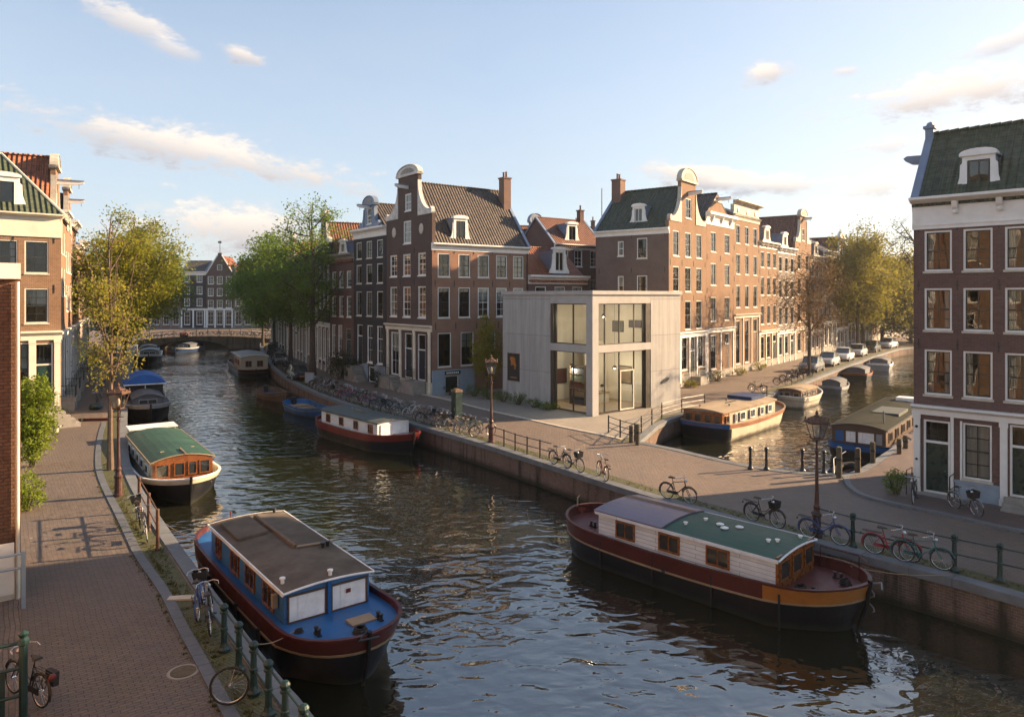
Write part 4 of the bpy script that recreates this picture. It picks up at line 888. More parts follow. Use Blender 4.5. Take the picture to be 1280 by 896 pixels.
# --- far row across the bridge
FX = [(-104, 7, 'brick_grey', 12, 'tile_black', 'c', 'grey brick house left of the dark pair beyond the bridge'), (-96.8, 7.6, 'brick_red', 13, 'tile_red', 'c', 'red brick house behind the left trees beyond the bridge'), (-89, 6.6, 'brick_dark', 15.0, 'tile_black', 'c', 'dark grey house with white cornice beyond the bridge'),
      (-82.2, 7.2, 'brick_gable', 14.5, 'tile_red', 'g', 'dark brick house with pointed gable and weather vane beyond the bridge'), (-74.8, 7.4, 'brick_grey', 15, 'tile_red', 'c', 'pale house with orange roof right of the pointed gable'), (-67.2, 8, 'brick_red', 14, 'tile_black', 'c', 'red brick house behind the right trees beyond the bridge'), (-59, 8, 'brick_brown', 13.5, 'tile_black', 'c', 'brown house farthest right beyond the bridge')]
for x, ww, br, hh, rf, kind, lb in FX:
    H = House(lb, Vector((x, 192)), Vector((1, .03)), ww, 9, hh, br, trim=MT['white'] if br in ('brick_dark', 'brick_gable') else MT['plinth_stone']); n = 2 if ww < 7 else 3; us = [ww*(k+.5)/n for k in range(n)]
    for z in (hh-2.8, hh-6.0, hh-9.2):
        if z > 5.2: H.row(us, z, 1.5, 2.1, cur=0)
    H.row(us, .8, 1.6, 3.6, style='white tall', cur=0); H.pui(5.2, [.2]+[ww*k/n for k in range(1, n)]+[ww-.25], pw=.4); H.finish()
    if kind == 'g':
        m = MB(); m.prism([(0, hh), (ww, hh), (ww/2+.5, hh+5), (ww/2+.5, hh+5.6), (ww/2-.5, hh+5.6), (ww/2-.5, hh+5)], 0, .4); g = m.build('gable', H.wallmat, H.root)
        m = MB()
        for sg in (-1, 1): m.tube([(ww/2+sg*ww/2, -.05, hh), (ww/2+sg*.55, -.05, hh+5)], .14, 6)
        m.build('gable_edge', MT['white'], g); m = MB(); m.tube([(ww/2, .2, hh+5.6), (ww/2, .2, hh+9)], .07, 6); m.box(ww/2-.5, .17, hh+8.2, ww/2+.4, .23, hh+8.7); m.build('weather_vane', MT['iron'], g)
        o = put('window', win_meshes(1.3, 1.5, 'white')['frame'], H.root, (ww/2-.65, -.16, hh+.9)); put('pane', win_meshes(1.3, 1.5, 'white')['pane'], o); H.roof_in(hh, hh+4.6, rf)
    else: H.cornice(hh-.9, 1.0, .45); H.roof_along(hh, hh+3.0, rf)

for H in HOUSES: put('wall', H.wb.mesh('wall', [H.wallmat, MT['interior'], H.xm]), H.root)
# ------------------------------------------------------------------ boats
def paint(n, c, rough=.38, var=.16, dirt=.5):
    """weathered boat paint: scuffs, runs of rust and a grimy band just above the water"""
    m, nt, b = new_mat('paint_'+n); f = noisef(nt, 1.6, 7, .65); tc = node(nt, 'ShaderNodeTexCoord')
    mp = node(nt, 'ShaderNodeMapping', {0: tc.outputs['Object'], 'Scale': (5.5, 5.5, .55)}); run = noisef(nt, 1.0, 5, .65, vec=mp.outputs[0])
    k = mixc(nt, ramp(nt, f, .3, .7), mulc(c, 1-var), mulc(c, 1+var*1.4)); k = mixc(nt, ramp(nt, noisef(nt, .5, 6, .75), .5, .72, 0, dirt), k, mulc(c, .5))
    k = mixc(nt, ramp(nt, run, .60, .74, 0, .55), k, tuple(.55*x+.45*y for x, y in zip(c, (.10, .055, .03))))
    k = mixc(nt, ramp(nt, noisef(nt, 9, 4, .7), .64, .72, 0, .35), k, tuple(min(1, x*1.6+.04) for x in c))
    z = node(nt, 'ShaderNodeSeparateXYZ', {0: node(nt, 'ShaderNodeNewGeometry').outputs['Position']}).outputs[2]
    w = node(nt, 'ShaderNodeMath', {0: f, 1: .35, 2: z}, operation='MULTIPLY_ADD').outputs[0]
    k = mixc(nt, ramp(nt, w, -.86, -1.04, 0, .8), k, (.028, .03, .02)); b.inputs['Specular IOR Level'].default_value = .3; nt.links.new(k, b.inputs['Base Color']); nt.links.new(ramp(nt, f, .3, .7, rough-.08, rough+.2), b.inputs['Roughness']); return m
for n, c in (('black', (.007, .0075, .009)), ('blue', (.02, .11, .30)), ('deep_blue', (.014, .04, .12)), ('red', (.14, .022, .018)), ('dark_red', (.070, .016, .014)), ('orange', (.36, .14, .03)), ('boat_white', (.76, .77, .76)), ('boat_cream', (.52, .45, .34)), ('grey', (.16, .17, .18)), ('deck_red', (.12, .038, .036)), ('navy', (.02, .03, .05)), ('rust', (.25, .09, .035)), ('teal_deck', (.03, .16, .26)), ('tan', (.30, .22, .14))):
    MT[n] = paint(n, c)
MT['roof_felt'] = pmat('roof_felt', (.125, .105, .085), .9, .3, 1.4, bmp=.01, dirt=.6, spec=.15); MT['roof_green'] = pmat('roof_green', (.022, .072, .045), .6, .22, 1.2, dirt=.5, bmp=.006); MT['roof_grey'] = pmat('roof_grey', (.06, .075, .07), .7, .22, 1.2, dirt=.5)
MT['roof_mauve'] = pmat('roof_mauve', (.15, .12, .17), .4, .22, 1.5, dirt=.5); MT['roof_tan'] = pmat('roof_tan', (.30, .23, .15), .8, .25, 1.3, bmp=.006, dirt=.5); MT['roof_moss'] = pmat('roof_moss', (.030, .033, .026), .95, .3, 1.3, bmp=.01, dirt=.6, spec=.08)
MT['canvas_blue'] = pmat('canvas_blue', (.01, .11, .42), .6, .18, 2); MT['canvas_grey'] = pmat('canvas_grey', (.085, .095, .11), .7, .2, 2); MT['canvas_pale'] = pmat('canvas_pale', (.26, .27, .28), .7, .2, 2)
m_, nt_, b_ = new_mat('boat_glass'); b_.inputs['Base Color'].default_value = (.03, .035, .035, 1); b_.inputs['Roughness'].default_value = .06; b_.inputs['Specular IOR Level'].default_value = .8; MT['boat_glass'] = m_
def plank_mat(name, col, step=.14):
    m, nt, b = new_mat(name); tc = node(nt, 'ShaderNodeTexCoord'); t = node(nt, 'ShaderNodeTexBrick', {'Vector': tc.outputs['UV'], 'Color1': c4(col), 'Color2': c4(mulc(col, .88)), 'Mortar': c4(mulc(col, .3)), 'Scale': 1, 'Mortar Size': .007, 'Brick Width': 3.1, 'Row Height': step})
    f = noisef(nt, 1.3, 6, .7); c = mixc(nt, ramp(nt, f, .45, .75, 0, .5), t.outputs[0], mulc(col, .55)); nt.links.new(c, b.inputs['Base Color']); b.inputs['Roughness'].default_value = .5
    bump(nt, b, node(nt, 'ShaderNodeMath', {0: t.outputs[1], 1: -1.0}, operation='MULTIPLY').outputs[0], .008); return m
MT['planks_white'] = plank_mat('planks_white', (.76, .77, .78)); MT['planks_brown'] = plank_mat('planks_brown', (.10, .06, .04)); MT['planks_cream'] = plank_mat('planks_cream', (.50, .42, .32)); MT['planks_blue'] = plank_mat('planks_blue', (.05, .17, .38), .6)
class Boat:
    def __init__(s, name, label, bow, stern, beam, F=1.15, bowrise=.35, sternrise=.2, rb=.24, rs=.14, rake=.5, hull='black', strake='red', sh=.34, rail='black', deck='deck_red', bulw=.22, line=None, group=None, pb=.62, deck_drop=None):
        bow, stern = Vector(bow), Vector(stern); d = bow-stern; s.L = d.length; s.B = beam; s.F = F; s.rb, s.rs = rb, rs; s.br, s.sr = bowrise, sternrise; s.rake = rake; s.pb = pb
        s.root = thing(name, label, 'boat', (stern.x, stern.y, WZ), math.atan2(d.y, d.x), group); N = 26
        s.ts = [.5-.5*math.cos(math.pi*i/N) for i in range(N+1)]; s.bulw = bulw
        s.band('hull', [(-.5, .78), (.0, .93), (.35, .985), ('s', 1.0, -sh)], MT[hull])
        s.band('strake', [('s', 1.012, -sh), ('s', 1.02, 0)], MT[strake], .012)
        s.hoop('rail', .035, -.07, -.02, .045, MT[rail]); s.hoop('rubbing_strip', .05, -.02, -sh-.03, -sh+.03, MT[line or rail])
        m = MB(); A = s.loop(1.0, -bulw, -.03); n = len(A)//2
        for i in range(n-1): m.quad(A[i], A[i+1], A[2*n-2-i], A[2*n-1-i]) if False else m.quad(A[2*n-1-i], A[2*n-2-i], A[i+1], A[i])
        s.deck = m.build('deck', MT[deck], s.root)
        m = MB(); m.loft([s.loop(1.0, -bulw-.01, -.035), s.loop(1.0, -.01, -.035)]); m.f = [list(reversed(f)) for f in m.f]; m.build('bulwark', MT[strake], s.root)
        m = MB(); zs = s.sheer(1); m.tube([(s.L-rake*.95, 0, -.4), (s.L-.05, 0, zs*.6), (s.L+.03, 0, zs+.12)], [.05, .06, .07], 6); m.build('stem_post', MT[hull], s.root)
    def ub(s, t): return max(0, (t-(1-s.rb))/s.rb)
    def us(s, t): return max(0, (s.rs-t)/s.rs)
    def hb(s, t): return max(.05, s.B/2*(max(0, 1-s.ub(t)**2.3))**s.pb*(max(0, 1-s.us(t)**2.6))**.55)
    def sheer(s, t): return s.F+s.br*max(0, (t-.45)/.55)**2.2+s.sr*max(0, (.45-t)/.45)**2
    def loop(s, wf, dz=None, out=0, z=None):
        P = []
        for sg, tt in ((-1, s.ts), (1, s.ts[::-1])):
            for t in tt:
                zs = s.sheer(t); zz = zs+dz if z is None else z; lv = min(1, max(0, 1-zz/zs)); b = s.hb(t)
                w = b*(wf-(.62*lv*s.ub(t)**.7)-.15*lv*s.us(t))+out; x = t*s.L-s.rake*s.ub(t)**3*lv+s.rake*.5*s.us(t)**3*lv+out*(s.ub(t)**4-s.us(t)**4)
                P.append((x, sg*max(.03, w), zz))
        return P
    def band(s, name, lv, mat, out=0):
        m = MB(); m.loft([s.loop(l[1], l[2], out) if l[0] == 's' else s.loop(l[1], None, out, l[0]) for l in lv]); return m.build(name, mat, s.root, smooth=True)
    def hoop(s, name, o0, o1, z0, z1, mat):
        m = MB(); r = [s.loop(1.0, z0, o0), s.loop(1.0, z1, o0), s.loop(1.0, z1, o1), s.loop(1.0, z0, o1)]; m.loft(r+[r[0]]); return m.build(name, mat, s.root)
    def cabin(s, x0, x1, w, z1, wall, roof, z0=None, camber=.16, over=.09, ov_f=.12, ov_r=.1, name='cabin', rim='boat_white'):
        z0 = s.F-s.bulw-.05 if z0 is None else z0; m = MB(); n = 8
        top = [(-w/2+w*i/n, z1+camber*(1-(2*i/n-1)**2)) for i in range(n+1)]
        m.prism([(-w/2, z0), (w/2, z0)]+top[::-1], x0, x1, plane='yz'); s.cab = m.build(name, MT[wall], s.root); s.cb = (x0, x1, w)
        r = MB(); wo = w/2+over; tp = [(-wo+2*wo*i/n, z1-.02+(camber+.03)*(1-(2*i/n-1)**2)) for i in range(n+1)]
        r.prism([(a, c) for a, c in tp]+[(a, c+.055) for a, c in tp[::-1]], x0-ov_r, x1+ov_f, plane='yz'); s.roof = r.build('roof', MT[roof], s.cab)
        e = MB()
        for sg in (-1, 1): e.box(x0-ov_r, sg*wo-.02, z1-.05, x1+ov_f, sg*wo+.02, z1+.05)
        e.tube([(x1+ov_f+.01, a, c+.03) for a, c in tp], .035, 5); e.tube([(x0-ov_r-.01, a, c+.03) for a, c in tp], .035, 5)
        e.build('roof_edge', MT[rim], s.cab); s.camb = lambda y: z1+.035+(camber+.03)*(1-(y/wo)**2)
    def window(s, side, x, z, w, h, frame='varnish', pane='boat_glass', bars=1, t=.06, name='window', proud=.05):
        x0, x1, cw = s.cb; f = MB(); f.loft(ring_rect(0, 0, w, h, t, -proud, .02)); 
        for i in range(bars): xx = w*(i+1)/(bars+1); f.box(xx-.02, -proud+.008, t, xx+.02, .01, h-t)
        loc, rz = {'r': ((x-w/2, -cw/2, z), 0), 'l': ((x+w/2, cw/2, z), math.pi), 'f': ((x1, x-w/2, z), math.pi/2), 'b': ((x0, x+w/2, z), -math.pi/2)}[side]
        o = f.build(name, MT[frame], s.root, loc, (0, 0, rz)); MB().quad((t*.9, -proud*.45, t*.9), (w-t*.9, -proud*.45, t*.9), (w-t*.9, -proud*.45, h-t*.9), (t*.9, -proud*.45, h-t*.9)).build('pane', MT[pane], o); return o
    def bollard(s, x, y, z=None):
        z = s.sheer(x/s.L)-s.bulw if z is None else z; m = MB(); m.box(x-.16, y-.05, z, x+.16, y+.05, z+.045); [m.lathe([(.05, .04), (.042, .15), (.065, .16), (.065, .19), (0, .2)], 8, (x+e, y, z)) for e in (-.09, .09)]; m.build('bollard', MT['iron'], s.root)
    def coil(s, x, y, z, r=.22, mat='wood'):
        m = MB(); P = [(x+(r-.02*i/12)*math.cos(i*.6), y+(r-.02*i/12)*math.sin(i*.6), z+.03+.0035*i) for i in range(46)]; m.tube(P, .025, 5); m.build('rope_coil', MT[mat], s.root)
    def vent(s, x, y, r=.07, h=.2, mat='grey'):
        z = s.camb(y); m = MB(); m.lathe([(r, -.02), (r, h*.7), (r*1.6, h*.75), (r*1.6, h), (0, h*1.05)], 10, (x, y, z)); m.build('roof_vent', MT[mat], s.roof)
    def mooring(s, x, y, to):
        inv = Matrix.Rotation(-s.root.rotation_euler.z, 4, 'Z'); p = inv @ (Vector((to[0], to[1], .08))-s.root.location); a = Vector((x, y, s.sheer(x/s.L)))
        P = [a.lerp(p, i/8)-Vector((0, 0, .12*math.sin(math.pi*i/8))) for i in range(9)]; m = MB(); m.tube(P, .012, 5); m.build('mooring_rope', MT['tan'], s.root)
# --- blue barge in the foreground
B = Boat('barge', 'big blue cabin barge with dark felt roof and red band, moored in the left foreground', (-3.55, 17.75), (-10.75, 27.1), 3.25, strake='dark_red', rail='dark_red', deck='blue', line='tan', sh=.42, bulw=.16, bowrise=.22, rb=.17, rs=.2, pb=.52)
B.cabin(2.3, 9.3, 2.45, 1.92, 'planks_blue', 'roof_felt', rim='boat_white', camber=.06)
for x, w in ((8.1, .85), (6.5, .85), (5.0, .8), (3.2, .6)): B.window('r', x, 1.12, w, .68)
for x in (8, 6, 4): B.window('l', x, 1.12, .8, .68)
B.window('f', -.61, 1.06, 1.1, .76, 'planks_brown', 'boat_white', 0, .05); B.window('f', .61, 1.06, 1.1, .76, 'planks_brown', 'boat_white', 0, .05)
m = MB(); m.box(9.356, .5, 1.5, 9.366, .64, 1.61); m.build('red_sticker', MT['red'], B.root)
m = MB(); m.box(9.3, -.05, .96, 9.39, .05, 2.0); m.build('corner_post', MT['blue'], B.root)
m = MB(); m.add([(2.7, -1.05, B.camb(-1.05)+.02), (4.7, -1.05, B.camb(-1.05)+.02), (4.7, -.1, B.camb(-.1)+.03), (2.7, -.1, B.camb(-.1)+.03), (2.7, -1.05, B.camb(-1.05)+.10), (4.7, -1.05, B.camb(-1.05)+.10), (4.7, -.1, B.camb(-.1)+.12), (2.7, -.1, B.camb(-.1)+.12)], ((3, 2, 1, 0), (4, 5, 6, 7), (0, 1, 5, 4), (1, 2, 6, 5), (2, 3, 7, 6), (3, 0, 4, 7))); m.build('roof_hatch', MT['roof_felt'], B.roof)
m = MB(); m.obox((4.6, .12, B.camb(.12)+.05), (1.9, .0, 0), (0, .05, 0), (0, 0, .05)); m.build('roof_plank', MT['wood'], B.roof)
m = MB(); m.tube([(6.6, .15, B.camb(.15)+.06), (6.6, 1.3, B.camb(1.2)+.06)], .04, 6); m.build('roof_plank', MT['tan'], B.roof)
for x, y in ((9.2, .1), (8.8, -1.1), (6.9, .85), (6.8, 1.05), (2.4, .9)): B.vent(x, y, .05, .16, 'boat_white' if x > 8 else 'iron')
B.bollard(10.5, -.8); B.bollard(10.7, .85); B.coil(10.0, -1.1, B.F-.15, .14, 'rubber'); B.coil(11.1, .1, B.F-.03, .2, 'rubber'); B.vent
m = MB(); m.box(10.2, .1, 1.0, 10.65, .8, 1.17); m.build('deck_locker', MT['tan'], B.root); m = MB(); m.box(8.75, -1.4, 1.4, 8.9, -1.26, 1.75); m.build('junction_box', MT['tan'], B.root)
m = MB(); P = [(11.5, -.05, 1.35), (11.8, -.05, 1.5), (11.85, -.3, 1.35), (11.85, .25, 1.3)]; m.tube(P, .035, 6); m.build('anchor', MT['iron'], B.root)
for x in (4, 6.6, 8.6): m = MB(); m.tube([(x, -1.66, .2), (x, -1.68, .85)], .07, 8); m.build('fender', MT['rubber'], B.root)
m = MB(); m.lathe([(.02, 0), (.02, .35), (.06, .36), (.0, .4)], 6, (.25, 0, 1.3)); m.build('stern_post', MT['red'], B.root)
B.mooring(10.2, -1.3, (-6.3, 17.3)); B.mooring(1.5, -1.4, (-13.7, 27.4))
# --- long barge on the right
B = Boat('barge', 'long barge with white planked cabin and green and mauve roof at the right quay', (10.35, 20.7), (2.55, 28.6), 3.4, hull='black', strake='dark_red', rail='dark_red', deck='deck_red', line='tan', sh=.46, bulw=.3, bowrise=.32, sternrise=.25, rb=.19, rs=.2)
B.cabin(2.2, 8.9, 2.6, 1.9, 'planks_white', 'roof_green', rim='planks_white', camber=.09)
B.cab.name = 'cabin'; n = 8; wo = 2.6/2+.1
m = MB(); tp = [(-wo+2*wo*i/n, 1.9+.04+.12*(1-(2*i/n-1)**2)) for i in range(n+1)]; m.prism([(a, c) for a, c in tp]+[(a, c+.05) for a, c in tp[::-1]], 2.05, 4.95, plane='yz'); m.build('roof_sheet', MT['roof_mauve'], B.cab)
m = MB(); [m.tube([(2.05, y, 1.9+.1+.12*(1-(y/wo)**2)), (4.95, y, 1.9+.1+.12*(1-(y/wo)**2))], .018, 5) for y in (.5, .65, .8)]; m.build('roof_bars', MT['tan'], B.cab)
for x in (3.4, 5.2, 7.0): B.window('r', x, 1.2, .82, .6)
for x in (4, 6): B.window('l', x, 1.2, .82, .6)
m = MB(); m.box(8.903, -1.31, .8, 8.96, 1.31, 2.0); o = m.build('wheelhouse_front', MT['varnish'], B.root); B.cb = (2.2, 8.96, 2.6)
for y in (-.86, 0, .86): B.window('f', y, 1.22, .68, .62, 'varnish', 'boat_glass', 0)
m = B.band('bow_band', [('s', 1.012, -.44), ('s', 1.02, -.01)], MT['orange'], .02)
me = m.data; bm = bmesh.new(); bm.from_mesh(me); bmesh.ops.delete(bm, geom=[f for f in bm.faces if f.calc_center_median().x < 8.9], context='FACES'); bm.to_mesh(me); bm.free()
for x, y in ((6.3, .1), (6.6, -.15), (6.9, .3)):
    m = MB(); m.lathe([(.12, 0), (.14, .03), (.07, .06), (0, .06)], 9, (x, y, B.camb(y)+.01)); m.build('roof_clutter', MT['boat_white'], B.roof)
for x, y in ((5.4, -.6), (5.7, .2), (8.2, -.3), (8.4, -.1), (8.7, .9)): B.vent(x, y, .05, .08, 'boat_white')
B.bollard(9.9, -.8); B.bollard(9.9, .85); B.bollard(1.3, -.5); B.bollard(1.5, .7); B.coil(9.5, -.95, B.sheer(.87)-.28, .2, 'rubber'); B.coil(10.3, .35, B.sheer(.92)-.28, .18, 'rubber'); B.coil(1.0, .5, B.F, .17, 'rubber')
m = MB(); P = [(11.1+.12*math.sin(i), .12+.05*math.cos(i*2), 1.25-i*.07) for i in range(10)]; m.tube(P, .02, 5); m.tube([(11.0, .1, 1.4), (11.4, .1, 1.55), (11.5, -.15, 1.45)], .03, 6); m.build('anchor_chain', MT['grey'], B.root)
m = MB(); [m.tube([(2.6+i*2.2, -1.71, .05), (2.6+i*2.2, -1.73, 1.1)], .03, 6) for i in range(4)]; m.box(5.2, -1.75, .62, 5.32, -1.71, .84); m.build('hull_fittings', MT['rubber'], B.root)
m = MB(); m.tube([(9.1, 1.5, 1.1), (9.1, 1.5, 1.7), (10.4, 1.2, 1.8), (10.9, .5, 1.9)], .02, 5); m.tube([(10.4, 1.2, 1.2), (10.4, 1.2, 1.8)], .02, 5); m.build('bow_rail', MT['dark_red'], B.root)
m = MB(); m.tube([(.1, 0, 1.4), (.1, 0, 1.75), (.1, .12, 1.82)], .03, 6); m.build('stern_post', MT['tan'], B.root)
B.mooring(10.1, 1.3, (13.3, 21.6)); B.mooring(1.2, 1.4, (5.8, 29.8))
# --- red banded white barge further along the right quay
B = Boat('barge', 'white cabin barge with red band and grey roof below the row of parked bicycles', (-6.0, 43.8), (-13.5, 52.0), 3.1, F=1.0, hull='black', strake='red', rail='red', deck='grey', line='red', sh=.36, bulw=.2, bowrise=.35, rb=.26, rs=.2)
B.cabin(1.5, 8.8, 2.35, 1.82, 'planks_white', 'roof_grey', rim='roof_grey', camber=.12)
for x in (2.5, 4.3, 6.2, 8.0): B.window('r', x, 1.1, .56, .56)
B.window('f', 0, 1.0, 1.9, .68, 'boat_white', 'boat_white', 0, .05); B.bollard(9.7, -.5); B.bollard(.8, .2); B.coil(.9, -.4, B.F, .2, 'rubber'); B.vent(3.5, .1, .05, .07); B.vent(7.5, .8, .05, .12); m = MB(); m.box(4.2, -.2, B.camb(0)+.0, 5.8, -.12, B.camb(0)+.05); m.build('roof_plank', MT['wood'], B.roof)
# --- green roofed boat with a varnished wheelhouse
B = Boat('houseboat', 'green roofed houseboat with varnished orange wood front cabin, moored by the left street lamp', (-15.0, 33.4), (-23.6, 45.6), 3.7, F=.95, bowrise=.3, hull='black', strake='boat_cream', sh=.27, rail='boat_white', deck='teal_deck', bulw=.42, line='black', rb=.2, rs=.18, rake=.3)
B.cabin(4.4, 13.0, 2.7, 1.78, 'boat_cream', 'roof_green', z0=.5, camber=.24, over=.12, ov_f=.06, rim='tan')
m = MB(); n = 8; w = 2.72; m.prism([(-w/2, .6), (w/2, .6)]+[(w/2-w*i/n, 1.76+.24*(1-(1-2*i/n)**2)) for i in range(n+1)], 13.003, 13.07, plane='yz'); m.build('front_panel', MT['varnish'], B.root); B.cb = (4.4, 13.07, 2.72)
for y, w in ((-.93, .62), (-.17, .5), (.42, .42), (.98, .5)): B.window('f', y, 1.05, w, .66, 'varnish', 'boat_glass', 0, .05)
for i in range(5): B.window('r', 5.4+i*1.5, .95, .9, .5, 'boat_white', 'boat_glass', 0, .05)
m = MB(); P = [(13.06, -.15+0, B.camb(-.1)), (10.6, -.1, B.camb(0)+.02)]; m.tube([(13.1, .1, B.camb(.1)+.03), (11.7, .1, B.camb(.1)+.03)], .05, 6); m.tube([(11.7, -.8, B.camb(-.8)+.02), (11.0, .9, B.camb(.9)+.02)], .02, 5); m.build('roof_pole', MT['tan'], B.roof)
m = MB(); m.box(3.1, -1.2, 1.0, 4.4, 1.2, 2.02); m.build('rear_cabin', MT['boat_cream'], B.root); m = MB(); m.box(3.0, -1.3, 2.02, 4.5, 1.3, 2.1); m.build('rear_roof', MT['boat_white'], B.root)
rr = random.Random(3); m = MB()
for i in range(26): m.ico((13.75+rr.uniform(-.25, .25), rr.uniform(-.2, 1.1), .78), rr.uniform(.04, .07), 1)
m.build('rope_heap', MT['tan'], B.root); B.bollard(14.0, -.5, .7); B.bollard(2, .5, .8)
m = MB(); [m.lathe([(0, -.3), (.13, -.25), (.15, 0), (.13, .25), (0, .3)], 8, (x, -1.98, .55)) for x in (6, 8.5, 11)]; m.build('fenders', MT['boat_white'], B.root).name = 'fender'
# --- dark sloop under a blue tarpaulin
B = Boat('motor_boat', 'dark motor boat with bright blue tarpaulin canopy beyond the green roofed houseboat', (-26.9, 53.2), (-34.9, 67), 3.3, F=1.25, bowrise=.4, hull='black', strake='canvas_pale', sh=.22, rail='canvas_pale', deck='canvas_grey', bulw=.02, line='canvas_pale', rb=.3, rs=.1)
B.cabin(8.6, 12.6, 2.2, 1.75, 'canvas_grey', 'canvas_grey', z0=1.1, camber=.3, rim='canvas_grey', over=.02); B.window('f', 0, 1.3, 1.3, .4, 'canvas_pale', 'boat_glass', 1, .05)
m = MB(); m.box(5.2, -1.35, 1.15, 8.5, 1.35, 2.5); m.build('under_canopy_shade', MT['rubber'], B.root)  # black box fills the open space under the canopy, standing in for shade
m = MB(); n = 8; pf = [(-1.6+3.2*i/n, 2.5+.75*(1-abs(2*i/n-1)**2.2)) for i in range(n+1)]; m.prism([(1.6, 2.4), (-1.6, 2.4)][::-1]+pf[::-1], 4.4, 8.7, plane='yz'); m.build('canopy', MT['canvas_blue'], B.root)
m = MB(); m.tube([(8.75, -1.6, 2.45), (8.75, 1.6, 2.45)], .05, 6); m.tube([(8.7, 0, 1.2), (8.7, 0, 2.4)], .03, 6); m.tube([(8.7, -1.5, 1.2), (8.7, -1.5, 2.4)], .03, 6); m.tube([(8.7, 1.5, 1.2), (8.7, 1.5, 2.4)], .03, 6); m.build('canopy_frame', MT['boat_white'], B.root)
# --- small cruisers on the far left and under the bridge
def cruiser(label, bow, stern, beam, hull, top, canv, F=.9):
    B = Boat('motor_boat', label, bow, stern, beam, F=F, bowrise=.3, hull=hull, strake=top, sh=.25, rail=top, deck=canv, bulw=.05, line=hull, rb=.4, rs=.06)
    B.cabin(B.L*.15, B.L*.66, beam*.78, F+.55, canv, canv, camber=.22, rim=canv, over=.02); B.window('f', 0, F+.12, beam*.5, .36, 'boat_white', 'boat_glass', 1, .04); return B
cruiser('covered pale motor boat on the left bank far behind the blue tarpaulin boat', (-51.4, 101), (-55.6, 110), 3.2, 'black', 'boat_white', 'canvas_pale', 1.2)
cruiser('dark covered boat moored on the left bank just before the bridge', (-56.6, 111), (-60.4, 119), 3.0, 'navy', 'deep_blue', 'canvas_grey', 1.1)
cruiser('blue and pale grey tour boat emerging from under the bridge', (-56.6, 120), (-57.6, 131), 3.0, 'deep_blue', 'canvas_pale', 'canvas_grey', .8)
# --- open sloops
def sloop(label, bow, stern, beam, hull, inner):
    B = Boat('rowing_boat', label, bow, stern, beam, F=.62, bowrise=.35, sternrise=.15, hull=hull, strake=hull, sh=.16, rail=hull, deck=inner, bulw=.36, line='tan', rb=.5, rs=.16)
    for x in (.3, .5, .7):
        t = x; w = B.hb(t)*2-.12; m = MB(); m.box(x*B.L-.13, -w/2, .42, x*B.L+.13, w/2, .47); m.build('thwart', MT['wood'], B.root)
    m = MB(); m.box(.05, -.16, .35, .45, .16, 1.0); m.build('outboard_motor', MT['iron'], B.root); return B
sloop('blue open sloop moored ahead of the red banded barge', (-14.6, 56.3), (-19.2, 62.6), 2.4, 'blue', 'tan'); sloop('brown open sloop with blue cover near the pale sign board', (-20.7, 65.4), (-24.4, 70.6), 2.3, 'wood', 'deep_blue')
# --- houseboat far along the right quay
B = Boat('houseboat', 'cream wooden houseboat with pale roof near the bend of the main canal', (-30.3, 84.6), (-37.8, 99.5), 3.6, F=.9, hull='black', strake='black', rail='rust', deck='tan', rb=.12, rs=.1, bowrise=.15)
B.cabin(7.0, 15.4, 3.0, 2.5, 'planks_cream', 'canvas_pale', camber=.18, rim='boat_white'); [B.window('f', y, 1.3, .72, .75, 'rust', 'boat_glass', 1) for y in (-.7, .6)]; [B.window('r', 8.5+2*i, 1.3, .9, .7, 'rust', 'boat_glass', 1) for i in range(3)]
m = MB(); m.box(.9, -1.3, .8, 6.4, 1.3, 2.1); m.build('rear_cabin', MT['dark_red'], B.root); m = MB(); m.box(.8, -1.45, 2.1, 6.5, 1.45, 2.2); m.build('rear_roof', MT['canvas_pale'], B.root)
# --- side canal
B = Boat('barge', 'cream barge with varnished stern cabin and blue stripe beside the concrete gallery', (20.9, 57.3), (12.7, 48.4), 3.6, F=1.0, bowrise=.45, sternrise=.25, hull='boat_cream', strake='rust', rail='tan', deck='tan', line='rust', sh=.2, rb=.22, rs=.07, rake=.6)
B.cabin(.5, 9.2, 2.8, 1.95, 'planks_cream', 'roof_tan', camber=.12, rim='tan')
m = MB(); m.box(.42, -1.44, .8, 1.5, 1.44, 1.94); m.build('stern_cabin', MT['varnish'], B.root); B.cb = (.42, 9.2, 2.96)
for y in (-1.1, -.4, .35, 1.08): B.window('b', y, 1.1, .46, .68, 'varnish', 'boat_glass', 0, .05)
for x, w in ((1.1, .5), (2.4, .25), (3.4, .8), (5.0, .8), (6.6, .6), (8.0, .7)): B.window('r', x, 1.15, w, .58, 'boat_white' if x > 1.5 else 'varnish', 'boat_glass', 0, .05)
o = B.band('blue_stripe', [('s', 1.015, -.30), ('s', 1.022, .0)], MT['blue'], .03); bm = bmesh.new(); bm.from_mesh(o.data); bmesh.ops.delete(bm, geom=[f for f in bm.faces if f.calc_center_median().x > .9 or f.calc_center_median().y < -1.75], context='FACES'); bm.to_mesh(o.data); bm.free()
o = B.band('stern_band', [(-.5, .79), (.0, .94), (.35, .99), ('s', 1.005, -.30)], MT['black'], .02); bm = bmesh.new(); bm.from_mesh(o.data); bmesh.ops.delete(bm, geom=[f for f in bm.faces if f.calc_center_median().x > 1.0], context='FACES'); bm.to_mesh(o.data); bm.free()
m = MB(); m.box(6.4, -.8, B.camb(0), 8.8, 1.1, B.camb(0)+.22); m.build('roof_locker', MT['deep_blue'], B.roof); [B.vent(x, y, .05, .14) for x, y in ((1.2, .6), (3, -.7), (5, .5))]; m = MB(); m.box(3.8, -.1, B.camb(0), 5.4, 0, B.camb(0)+.05); m.build('roof_plank', MT['iron'], B.roof)
